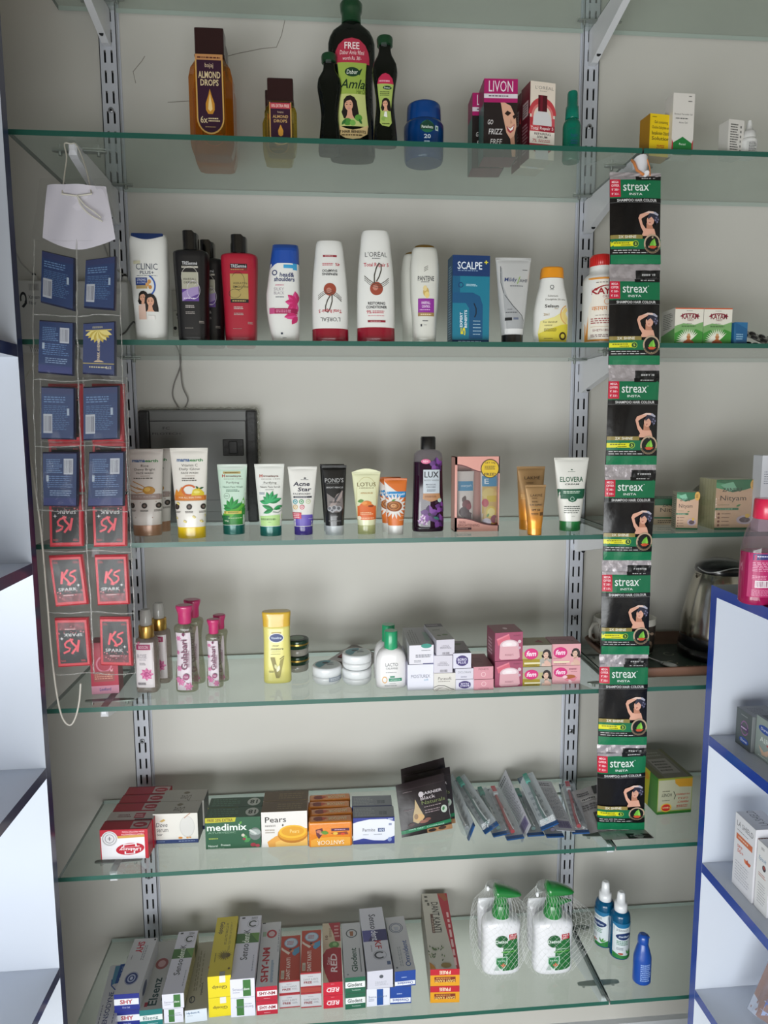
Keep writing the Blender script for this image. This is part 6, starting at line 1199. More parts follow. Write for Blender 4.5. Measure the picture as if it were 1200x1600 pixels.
# toothbrush blister packs ---------------------------------------------------------------------------
BL = clear('blister', 'f6f8fa', .07, .05, 1.45, .1, 60, 'c8ccd0'); BLUEC = M('1c4f88', .4); CARD = M('b8bcc8', .45)
def brushpack(label, near, far, zn, zf, W, roll, hc, hc2, back=False, flipside=False):
    """near/far: middle of the near and far short edge on the shelf; roll tips the pack about its long axis"""
    near, far = Vector((near[0], near[1], zn)), Vector((far[0], far[1], zf)); L_ = (far-near).length; d = (far-near).normalized()
    sx = Vector((0, 0, 1)).cross(d).normalized()*-1; up = sx.cross(d).normalized()
    if up.z < 0: up = -up
    a = math.radians(roll); s2 = sx*math.cos(a)+up*math.sin(a); u2 = up*math.cos(a)-sx*math.sin(a)
    if back: pass
    M4 = Matrix(((s2.x, d.x, u2.x, near.x), (s2.y, d.y, u2.y, near.y), (s2.z, d.z, u2.z, near.z), (0, 0, 0, 1)))
    o = thing('toothbrush_pack', label, 'toothbrush', (0, 0, 0), 0, 'toothbrush packs'); o.matrix_world = M4
    w = W/2; mb = MB(); mb.box(-w, w, 0, L_, 0, .0006, CARD)
    cv = Cv()
    if back: cv.R(0, 0, 1, 1, 'cdcdd6').X(.08, .04, .92, .12, '404450', 2, 3).X(.08, .15, .92, .78, '707480', 22, 5, fill=.35).R(.2, .82, .9, .95, '6c5c90').B(.22, .83, .88, .94, '4c4470', bg='8c84a8')
    else: cv.R(0, 0, 1, 1, 'ccd2d6').P([(0, 0), (.4, 0), (0, .12)], '28485c').R(0, .93, 1, 1, '1c4f88').X(.2, .3, .8, .8, '9aa2aa', 5, 4)
    mb.art(cv, Quad((-w, L_, .0006), (w, L_, .0006), (-w, 0, .0006), (w, 0, .0006))); mb.build('card', o)
    if not back:
        m = MB(); z1 = .014
        m.rings([[(-w*.9, .006, .001), (w*.9, .006, .001), (w*.9, L_-.008, .001), (-w*.9, L_-.008, .001)], [(-w*.8, .012, z1), (w*.8, .012, z1), (w*.8, L_-.016, z1), (-w*.8, L_-.016, z1)]], BL, False, True, False); m.build('blister', o)
        e = MB(); e.box(-w*.95, w*.95, -.001, .008, .0008, .0035, BLUEC); e.build('blue_end', o)
        t = MB(); t.tube([(-.001, .016, .006), (-.002, L_*.3, .0075), (.0, L_*.5, .006), (0, L_*.66, .006), (0, L_*.9, .0065)], lambda q: .0042-.002*max(0, (q-.45))*1.4, M(hc, .3, 0, .5), 10); t.tube([(.0015, .02, .009), (.0, L_*.3, .0105), (.001, L_*.5, .0085)], .0016, M(hc2, .3, 0, .5), 8)
        tb_ = t.build('toothbrush', o); h = MB(); h.bbox(-.0052, .0052, L_*.79, L_*.93, .005, .0125, M('d8dcdc' if hc == 'b02c34' else '4ca894', .4), .002, 2); h.bbox(-.0045, .0045, L_*.83, L_*.94, .0122, .0132, M('c83c48' if hc == 'b02c34' else '2c8c78', .5), .0004, 1); h.build('bristles', tb_)
    return o
zz = ZS[5]+.001
def g5(px, py, z=None): return onz(px, py, z or zz)
brushpack('toothbrush pack with green handle, leftmost, beside the black pouches', g5(769, 1301), g5(716, 1222, zz+.012), zz+.006, zz+.020, .033, 30, '4c6c68', 'd8dcdc')
brushpack('clear toothbrush pack seen edge-on behind the leftmost brush', g5(738, 1303), g5(703, 1226), zz+.001, zz+.010, .033, 70, '8c9094', 'd8dcdc')
brushpack('toothbrush pack with red and white brush', g5(806, 1312), g5(768, 1238), zz, zz+.008, .034, 4, 'b02c34', 'e0dcdc')
brushpack('upright toothbrush card with printed back, right of the red brush', g5(823, 1306), g5(784, 1223), zz+.004, zz+.012, .040, 66, 'ffffff', 'ffffff', True)
brushpack('toothbrush pack with blue end lying lower left of the red brush', g5(784, 1306), g5(748, 1238), zz, zz+.006, .033, 8, '5c7c78', 'd8dcdc')
brushpack('toothbrush pack with green bristles, tallest in the middle of the pile', g5(860, 1296, zz+.012), g5(820, 1224, zz+.022), zz+.016, zz+.040, .036, 24, '507470', 'dce0e0')
brushpack('toothbrush pack with blue end under the pile right of the printed card', g5(838, 1307), g5(806, 1238), zz, zz+.002, .033, 2, '64807c', 'd8dcdc')
brushpack('toothbrush pack lying under the flat printed card', g5(868, 1309), g5(834, 1240), zz, zz+.004, .034, 0, '6c6478', 'd8dcdc')
brushpack('flat toothbrush card with printed back and violet bar code', g5(884, 1300, zz+.014), g5(848, 1226, zz+.014), zz+.016, zz+.022, .036, -6, 'ffffff', 'ffffff', True)
brushpack('toothbrush pack with red bristles beside the silver pouch', g5(908, 1304), g5(885, 1232), zz+.001, zz+.010, .033, 6, 'b02c34', 'd8d8d8')
# silver printed pouch
P4 = [Vector((p.x, p.y, z_)) for p, z_ in ((g5(893, 1240, zz+.02), zz+.024), (g5(936, 1229, zz+.02), zz+.026), (g5(921, 1304), zz+.003), (g5(960, 1298), zz+.004))]
c0 = sum(P4, Vector())/4; c0.z = zz; P4 = [p-c0 for p in P4]
mb = MB(); q = Quad(*P4, bulge=lambda u, v: .004*math.sin(PI*u)*math.sin(PI*v)+.001*math.sin(13*u+3*v), nu=10, nv=10, off0=.0005); n = 10
for s_ in (1, -1):
    vs = [q.map(i/n, j/n, 0 if s_ > 0 else -.0008) for j in range(n+1) for i in range(n+1)]; fs = [(j*(n+1)+i, (j+1)*(n+1)+i, (j+1)*(n+1)+i+1, j*(n+1)+i+1) for j in range(n) for i in range(n)]; mb.add(vs, fs if s_ > 0 else [f[::-1] for f in fs], M('b4b0b2', .35, .4, 0, .4, 40), True)
cv = Cv(); cv.R(.7, .0, 1, .2, '2c2c30').X(.1, .1, .6, .2, '505054', 2, 3).R(.16, .24, .84, .33, 'c8c4c4').X(.2, .25, .8, .32, '404044', 1, 4).X(.1, .4, .9, .55, '6c686c', 3, 5).R(.4, .62, .9, .84, '3c3a38').E(.55, .72, .1, .06, 'b0a898').E(.75, .72, .1, .06, 'a09888').R(.5, .88, .8, .95, '28282c'); mb.art(cv, q)
tag(mb.build('silver_pouch', None, c0), 'silver grey printed pouch leaning between the toothbrushes and the sachet strip', 'pouch')
# tea box behind the sachet strip -------------------------------------------------------------
f = Cv('8c9468'); f.P([(0, 0), (1, 0), (1, 1), (0, 1)], '8a9a4c').R(.02, .06, .98, .9, 'a8a890').P([(.48, 0), (1, 0), (1, .28), (.62, .26), (.5, .16)], 'b88828').R(0, 0, 1, .04, '7c8434').R(0, .93, 1, 1, '2c6c28').E(.26, .82, .14, .10, 'b82c24').O(.26, .82, .16, .12, .2, 'c8a83c').T('Lipton', .26, .82, .2, .06, 'e8d8a0', 180).T('HONEY', .26, .47, .3, .09, '404438', 180, .01).X(.14, .6, .4, .64, '505040', 1, 3).X(.14, .34, .4, .39, '505040', 1, 4).S([(.46, .38), (.52, .5), (.48, .6)], .02, '404438').T('THE DIFFERENCE', .74, .47, .4, .045, 'a83c2c', 180).T('CUP IS A', .74, .58, .3, .05, 'a83c2c', 180).T('PERFECT', .74, .68, .32, .05, 'a83c2c', 180).X(.56, .76, .92, .84, 'a83c2c', 2, 5)
lf = Cv('3c7c2c'); lf.P([(.4, 0), (.75, 0), (.7, 1), (.5, 1)], 'c8c028').P([(.2, 0), (.4, 0), (.5, 1), (.3, 1)], '5c9c3c').P([(.78, .1), (.98, .1), (.98, .96), (.8, .96)], '4c8434').E(.6, .2, .12, .1, 'd89c2c').X(.1, .3, .3, .9, 'a8c078', 4, 5, rot=1)
tp = Cv('70744c'); tp.P([(.1, 0), (.9, 0), (.9, 1), (.2, 1)], '7c7c6c').R(.25, .35, .8, .85, 'a8a49c').X(.3, .4, .75, .8, '5c5c54', 4, 5).X(.3, .08, .8, .28, 'a0a090', 2, 6)
loc, W, H = fit(1026, 1081, 1215, 1271, 5, .11)
carton('tea_box', 'green and yellow tea bag box behind the sachet strip, on the soap shelf', 'box', W, .12, H, '6c7c34', {'front': f, 'left': lf, 'top': tp}, (loc.x-.004, loc.y+.005, loc.z), math.radians(3))
# ================================================================== toothpaste shelf
def tp_box(x0, x1, ys, fl, fr, faces, base, labels, g=None, lengthen=1.0, xs=None, rzs=None):
    """toothpaste cartons lying with an end towards the viewer; ys = image rows of the front end from the top of the
    pile down; fl, fr = far corners of the top face"""
    z = ZS[6]+.0003; n = len(ys)-1; yb = ys[-1]; a, b = onz(x0, yb, z), onz(x1, yb, z); Y = (a.y+b.y)/2; W = abs(b.x-a.x); zz_ = [ony((x0+x1)/2, y, Y).z for y in ys]
    out = []
    for i in range(n-1, -1, -1):
        lvl_ = n-1-i; zb = ZS[6]+.0003 if i == n-1 else zz_[i+1]+.0002; H = zz_[i]-zb-.0003
        if xs: xa, xb = xs[lvl_]; a, b = ony(xa, ys[i+1], Y), ony(xb, ys[i+1], Y); W = b.x-a.x
        L_ = None
        ft = onz((fl[0]+fr[0])/2, (fl[1]+fr[1])/2, zz_[0]); c = Vector(((a.x+b.x)/2, Y, 0)); d = Vector((ft.x-c.x, ft.y-c.y, 0))
        L_ = min(d.length*lengthen, 10); d.normalize()
        if Y+d.y*L_ > -.004: L_ = (-.004-Y)/d.y
        rz = math.atan2(-d.x, d.y); ctr = c+d*(L_/2); W_ = W*math.cos(rz)
        fc = faces[lvl_] if isinstance(faces, list) else faces
        o = carton('toothpaste_box', labels[lvl_], 'toothpaste box', W_, L_, H, base, fc, (ctr.x, ctr.y, zb), rz, g); out.append(o)
    return out
# 1 flat single box at the far left
tq = Cv('c9cacf'); tq.T('SENSODYNE', .45, .70, .26, .52, '24306c', 90, .008).P([(.3, .02), (.62, .02), (.6, .3), (.3, .34)], '4c88a8').P([(.56, .0), (.92, .0), (.92, .30), (.5, .32)], '1c4c94').T('Fresh Gel', .74, .15, .13, .2, 'c0d4e8', 90, .0).S([(.28, .24), (.34, .34), (.62, .42)], .06, '1c4c94').X(.1, .55, .2, .95, '707484', 1, 3, rot=1).X(.8, .5, .9, .95, '707484', 1, 4, rot=1)
z = ZS[6]+.0003; p0 = onz(163, 1603, z+.028); p1 = onz(187, 1507, z+.028); d = (p1-p0); L_ = d.length; d.normalize()
carton('toothpaste_box', 'white and blue sensitivity toothpaste box lying flat, leftmost on the bottom shelf', 'toothpaste box', .034, .155, .028, 'c4c6cc', {'top': tq}, (p1.x-d.x*.0775, p1.y-d.y*.0775, z), math.atan2(-d.x, d.y))
def end(fn): f = Cv(); fn(f); return f
def shy(f): f.R(0, 0, 1, 1, '1c2a84').R(.0, .3, .97, .68, 'e2e4ea').T('SHY', .48, .49, .5, .26, 'a81c34', b=.03).T('Oral Gel', .46, .84, .3, .1, 'b0b8dc')
tq = Cv('c2c2c6'); tq.T('SHY', .38, .17, .3, .22, 'b01c34', 270, .03).E(.48, .74, .24, .1, '2c3c74').O(.48, .74, .27, .115, .08, '8088a8').O(.48, .74, .16, .07, .3, 'a8b0cc').E(.48, .74, .06, .03, 'b8c0d8').X(.55, .08, .72, .42, '8c8c94', 2, 3, rot=1).R(.88, .02, .96, .05, '404048').X(.14, .3, .2, .4, '606068', 1, 3, rot=1)
rt = Cv('aeb0b4'); rt.E(.25, .6, .12, .3, '3c4660')
g = 'blue ended white toothpaste boxes'
tp_box(181, 219.5, (1552.5, 1578, 1603), (213, 1466), (244, 1466), {'front': end(shy), 'top': tq, 'right': rt}, 'b8b8bc', ['white toothpaste box with dark blue end, lower of two', 'white toothpaste box with dark blue end, upper of two'], g)
def els(f): f.R(0, 0, 1, 1, '1c7474').R(.0, .33, 1, .66, 'e0e4e4').T('Elsenz', .48, .5, .66, .22, '1c5c5c', b=.01).T('Toothpaste', .56, .85, .46, .09, 'c0dcdc')
tq = Cv('a8a8a6'); tq.T('Elsenz', .5, .76, .4, .38, '1c3c3c', 90, .02).R(.16, .9, .3, .96, '8c2c3c').O(.5, .36, .3, .085, .4, '8c4c4c').E(.5, .36, .18, .05, 'b49090').X(.84, .5, .93, .9, '505458', 1, 3, rot=1)
tp_box(219.5, 254, (1577, 1603), (247, 1470), (277, 1470), {'front': end(els), 'top': tq}, 'a4a6a6', ['grey toothpaste box with teal end, single, beside the blue ended pair'])
def sdk(k=0):
    def fn(f):
        gr = '3c7038'; f.R(0, 0, 1, 1, 'dcdcea')
        if k == 0: f.R(.52, .06, .84, .94, gr).T('Sensodent', .40, .55, .62, .14, '707480', b=0).T('dent', .67, .55, .24, .14, 'd8e4d8').X(.1, .68, .44, .76, '9094a0', 1, 3)
        else: f.R(.24, .06, .54, .94, gr).T('Sensodent', .56, .5, .74, .13, '707480', 180, 0).X(.56, .3, .92, .38, '9094a0', 1, 4)
    return end(fn)
def sdtop(c2='3a6330', kf=False):
    t = Cv('c6c5d2'); a, b = (.30, .46)
    t.R(0, a, 1, b, c2).P([(.6, a), (1, a), (1, b)], '56803c' if not kf else '4c4c88')
    t.T('Senso', .44, .60, .30, .25, '34383c', 90, .006).T('dent', .43, .382, .30, .155, 'e2e8de', 90, .006).T('K', .43, .262, .28, .055, '34383c', 90, .006).O(.66, .14, .2, .055, .35, '3c4440', 40, 320).O(.66, .14, .26, .075, .05, '80848c').X(.56, .02, .9, .06, '50545c', 2, 3).R(.12, .02, .26, .045, '404448').X(.82, .6, .9, .9, '8c90a0', 1, 3, rot=1)
    return t
sdr = Cv('a8a68c'); sdr.X(.05, .2, .7, .8, '84826c', 4, 4).R(.72, .1, .9, .9, '3c4c34')
tp_box(254, 288, (1552.5, 1575.5, 1598), (280, 1455), (309.5, 1455), [{'front': sdk(1), 'top': sdtop(), 'right': sdr}, {'front': sdk(0), 'top': sdtop(), 'right': sdr}], 'c0bfbc', ['white toothpaste box with dark green band, lower one, beside the teal ended box', 'white toothpaste box with dark green band, upper one, beside the teal ended box'], 'green banded toothpaste boxes', xs=[(257, 287), (254, 288)])
def hyd(f): f.R(0, 0, 1, 1, 'd4dce6').T('Hydent-K', .38, .26, .6, .2, '2c5c88', b=.02).X(.1, .42, .4, .5, '7c8c9c', 1, 3)
tq = Cv('a09d90'); tq.O(.26, .86, .14, .05, .3, '3c4450').R(.2, .82, .24, .9, '3c4450').X(.24, .1, .44, .74, '807c70', 2, 4, rot=1).X(.5, .05, .6, .7, '807c70', 1, 7, rot=1).T('Hydent-K', .66, .72, .12, .18, '404448', 90, .02).E(.92, .42, .08, .03, '9c4c40')
tp_box(290, 323.5, (1577, 1596.5), (308, 1472), (333, 1472), {'front': end(hyd), 'top': tq}, 'a09d92', ['beige toothpaste box with pale blue end, single, left of the yellow pair'])
def yel(f): f.R(0, 0, 1, 1, 'e2cf22').T('Glosip', .5, .52, .64, .2, '6c5c28', 180, .02).R(.5, .0, .76, .32, 'e0e0d8')
tq = Cv('bfae38'); tq.T('Gelosip', .28, .2, .28, .22, '504834', 270, .02).X(.5, .03, .62, .5, '7c7430', 2, 3, rot=1).X(.7, .05, .8, .6, '8c8438', 2, 5, rot=1).E(.72, .68, .15, .035, '4c3c28').E(.6, .69, .1, .05, '8c7c44')
for i in range(16): tq.leaf(.6, .68, .34, .04, i*22, '6c6034')
tq.X(.16, .6, .24, .78, '7c7430', 1, 4, rot=1).R(.5, .94, .74, 1, '8c8c84').E(.88, .9, .05, .015, '5c4c28')
tp_box(327, 362.5, (1524.5, 1558, 1588), (341, 1433), (371, 1432), {'front': end(yel), 'top': tq, 'right': Cv('b8a82c')}, 'c8b620', ['bright yellow toothpaste box, lower of two', 'bright yellow toothpaste box, upper of two'], 'yellow toothpaste boxes')
tp_box(361.5, 399, (1529, 1558.5, 1588), (376, 1431), (408, 1431), [{'front': sdk(1), 'top': sdtop()}, {'front': sdk(0), 'top': sdtop()}], 'c6c5cc', ['white toothpaste box with dark green band, lower one, right of the yellow pair', 'white toothpaste box with dark green band, upper one, right of the yellow pair'], 'green banded toothpaste boxes')
def snm(f): f.R(0, 0, 1, 1, 'b01c34').R(.06, .3, .98, .68, 'e4e0e4').T('SHY-NM', .52, .49, .76, .24, '8c1828', b=.03).X(.36, .82, .72, .9, 'd8a0a8', 1, 3)
tq = Cv('b8b8bc'); tq.T('SHY-NM', .36, .68, .36, .52, 'a4182c', 90, .035).X(.66, .6, .78, .95, '8090a4', 1, 3, rot=1, fill=.9).R(.64, .62, .74, .95, '8c98a8').O(.56, .2, .26, .07, .4, 'a4303c').E(.56, .2, .12, .03, 'c4a0a4').R(.1, .16, .28, .24, '8ca08c').R(.04, .0, .2, .02, '1c1c20').X(.9, .05, .96, .5, '70747c', 1, 3, rot=1)
tp_box(401, 434, (1541, 1563, 1585), (410, 1441), (439, 1441), {'front': end(snm), 'top': tq}, 'b4b4b8', ['grey toothpaste box with crimson end and red lettering, lower of two', 'grey toothpaste box with crimson end and red lettering, upper of two'], 'crimson ended toothpaste boxes')
def dks(f): f.R(0, 0, 1, 1, 'b8b4b8').R(0, 0, 1, .1, '9c2c34').R(0, .92, 1, 1, '9c2c34').R(.03, .12, .97, .9, 'b8b8bc').X(.36, .24, .66, .3, '6c6870', 1, 3).T('DANT KANTI', .5, .46, .7, .12, '6c686c', b=0).T('FREE', .36, .66, .4, .16, '7c2c34', b=.03).X(.62, .58, .9, .72, '807c84', 2, 4)
tq = Cv('a83c2c'); tq.E(.52, .17, .36, .12, '6c8098').E(.52, .17, .32, .105, 'a8b8c8').X(.32, .12, .72, .22, 'a03c44', 3, 3).T('DANT KANTI', .42, .74, .2, .46, 'e0ccc4', 90, .015).P([(.04, .26), (.2, .32), (.5, .4), (.4, .44), (.04, .32)], 'd0c0b4').P([(.6, .34), (.96, .27), (.96, .40), (.72, .48), (.6, .44)], '4c8cb0').E(.58, .36, .09, .03, 'b87c60').E(.5, .33, .07, .025, '2c2020').R(.08, .78, .24, .96, 'b8ac9c').X(.1, .8, .22, .94, '6c5c50', 2, 3, rot=1)
gk = 'small red toothpaste boxes'
tp_box(437, 469, (1532, 1552.5, 1574.5), (439, 1463), (470.5, 1461), {'front': end(dks), 'top': tq}, 'a8443c', ['small red toothpaste box with silver end, lower of the left pair', 'small red toothpaste box with silver end, upper of the left pair'], gk)
tp_box(470.5, 502.5, (1519, 1542.5, 1550.5, 1574), (471, 1455), (502.5, 1452), [{'front': end(dks), 'top': tq}, {'front': Cv('9c3c34'), 'top': tq}, {'front': end(dks), 'top': tq}], 'a8443c', ['small red toothpaste box with silver end, bottom of the right pile', 'thin red toothpaste sachet box squeezed in the right pile of small red boxes', 'small red toothpaste box with silver end, topmost of the right pile'], gk)
def red(f): f.R(0, 0, 1, 1, 'bc1c34').T('RED', .5, .58, .66, .34, 'e8d4d8', 180, .02, .2).X(.4, .1, .6, .18, 'd88890', 1, 3).R(.2, .38, .8, .42, 'd88890')
tq = Cv('c8b8a0'); tq.P([(.34, 0), (1, 0), (1, .34), (.7, .34), (.6, .2)], 'a02434').X(.66, .04, .95, .28, 'd0a0a0', 4, 3).T('10', .22, .26, .16, .07, '5c3420', 90, .02).X(.36, .06, .5, .26, '7c5c3c', 2, 3, rot=1).E(.62, .4, .28, .06, '5c8c4c').E(.66, .39, .12, .03, '8cb878').P([(0, .56), (.2, .47), (.6, .44), (1, .46), (1, 1), (.3, 1), (.12, .86), (0, .72)], 'a41c30').T('RED', .58, .70, .34, .3, 'e8d4d8', 90, .02, .1).T('Dabur', .3, .66, .16, .12, 'e8d4d8', 90, 0)
tp_box(505.5, 536, (1534.5, 1555, 1575), (504, 1443), (531, 1441), {'front': end(red), 'top': tq}, 'a8a0a0', ['crimson herbal toothpaste box, lower of two, left of the green ended pair', 'crimson herbal toothpaste box, upper of two, left of the green ended pair'], 'crimson herbal toothpaste boxes')
def glo(f): f.R(0, 0, 1, 1, '1f5c44').R(.02, .28, .98, .66, 'e0e2e2').T('Glodent', .48, .47, .72, .24, '2c3c38', b=.02).T('Toothpaste', .54, .82, .44, .09, 'b8d0c4')
tq = Cv('b6b7ba'); tq.T('Glodent', .52, .70, .3, .42, '2c4c40', 90, .02).R(.8, .5, .86, .92, '707478').O(.5, .21, .3, .085, .2, '505458').P([(.4, .17), (.6, .17), (.58, .26), (.42, .26)], '8c5c40').E(.16, .95, .04, .012, '70747c')
tp_box(539.5, 571.5, (1526.5, 1551.5, 1576), (532.5, 1443), (563, 1441), {'front': end(glo), 'top': tq}, 'b2b3b6', ['grey toothpaste box with dark green end, lower of two', 'grey toothpaste box with dark green end, upper of two'], 'green ended toothpaste boxes')
def kf(f): f.R(0, 0, 1, 1, 'd8dae6').R(.44, .04, .72, .96, '1f4c94').T('Sensodent', .48, .46, .8, .12, '50607c', b=0).X(.08, .56, .38, .72, '8c94a8', 2, 3)
def kf2(f): f.R(0, 0, 1, 1, 'c8c8d4').E(.55, .35, .08, .1, '50545c').X(.3, .6, .85, .85, '9094a0', 4, 3, fill=.3)
tq = sdtop('2c2c5c', True); tq.T('KF', .62, .62, .3, .12, 'a8303c', 270, .02)
tq = Cv('c0c0ca'); tq.R(0, .38, 1, .56, '2c2c5e').P([(0, .38), (.5, .38), (.2, .56), (0, .56)], '4a4a88').T('Senso', .5, .24, .28, .25, '2c2c3c', 270, .008).T('dent', .5, .47, .28, .16, 'dcdce8', 270, .008).T('KF', .58, .62, .26, .13, 'a02c38', 270, .02).O(.58, .78, .22, .055, .35, '3c4048', 40, 320).O(.58, .78, .27, .07, .06, '80848c').X(.26, .6, .32, .72, '60646c', 1, 3, rot=1).R(.82, .88, .96, .93, '4c5c80')
tp_box(574, 613, (1516, 1544, 1571.5), (562, 1419), (596, 1418), [{'front': end(kf), 'top': tq}, {'front': end(kf2), 'top': tq}], 'babac4', ['white toothpaste box with navy band and blue striped end, lower of two', 'white toothpaste box with navy band and dented plain end, upper of two'], 'navy banded toothpaste boxes', xs=[(573, 609), (574, 614)])
def omn(f): f.R(0, 0, 1, 1, '1f4494').R(.0, .66 if True else 0, .97, .92, 'e0e2ea').T('Omnident', .5, .79, .76, .18, '2c4c94', 180, .02).X(.32, .36, .62, .46, 'a8b8dc', 1, 3)
tq = Cv('b4b4b8'); tq.T('Omnident', .72, .70, .26, .46, '2c4880', 90, .01).X(.3, .5, .5, .92, '909498', 2, 3, rot=1).O(.46, .22, .36, .1, .1, '505870').O(.46, .22, .28, .08, .16, '70788c').P([(.34, .2), (.6, .2), (.56, .27), (.38, .27)], 'a0a4b0').E(.14, .94, .05, .015, '60646c')
tp_box(610, 643, (1517, 1541.5, 1568), (601, 1434), (631.5, 1431), {'front': end(omn), 'top': tq}, 'b0b0b6', ['grey toothpaste box with royal blue end, lower of two', 'grey toothpaste box with royal blue end, upper of two'], 'royal blue ended toothpaste boxes', xs=[(609.5, 642.5), (617, 649.5)])
def dkb(f): f.R(0, 0, 1, 1, 'd8981f').R(0, 0, 1, .36, 'b82030').T('FREE', .5, .2, .38, .2, 'e8d8c0', 180, .02).R(.14, .46, .86, .78, '7c2c1c').T('DANT KANTI', .5, .7, .68, .16, 'e0c070', 180, .02).X(.2, .48, .8, .6, 'c89048', 1, 3)
tq = Cv('bdb9ae'); tq.P([(.62, 0), (1, 0), (1, 1), (.9, 1)], 'b02838').P([(.62, 0), (.9, 0), (1, .1), (.86, .12)], 'a05c3c').X(.84, .12, .95, .96, 'e0b8b8', 1, 3, rot=1, fill=.7).T('DANT KANTI', .46, .34, .26, .42, '34302c', 270, .01).R(.24, .30, .34, .56, '5c3c34').X(.26, .31, .33, .55, 'b8a898', 1, 3, rot=1).X(.1, .02, .24, .14, '505048', 2, 3).R(.18, .14, .26, .18, '505048')
q_ = random.Random(4)
for i in range(26): tq.leaf(.04+.5*q_.random(), .74+.22*q_.random(), .12, .04, q_.uniform(40, 140), q_.choice(('4c6c3c', '6c8450', '3c5434', '8c8c60')))
tq.P([(0, .92), (.14, .96), (.2, 1), (0, 1)], 'b87c30').E(.56, .96, .18, .03, '8c7440')
ll = Cv('8c8478'); ll.X(.05, .1, .95, .5, '6c6458', 3, 3)
tp_box(672, 718, (1514, 1540.5, 1566.5), (657, 1396), (699, 1396), {'front': end(dkb), 'top': tq, 'left': ll}, 'aaa698', ['large herbal toothpaste box with yellow and red end, lower of two', 'large herbal toothpaste box with yellow and red end, upper of two'], 'large herbal toothpaste boxes')
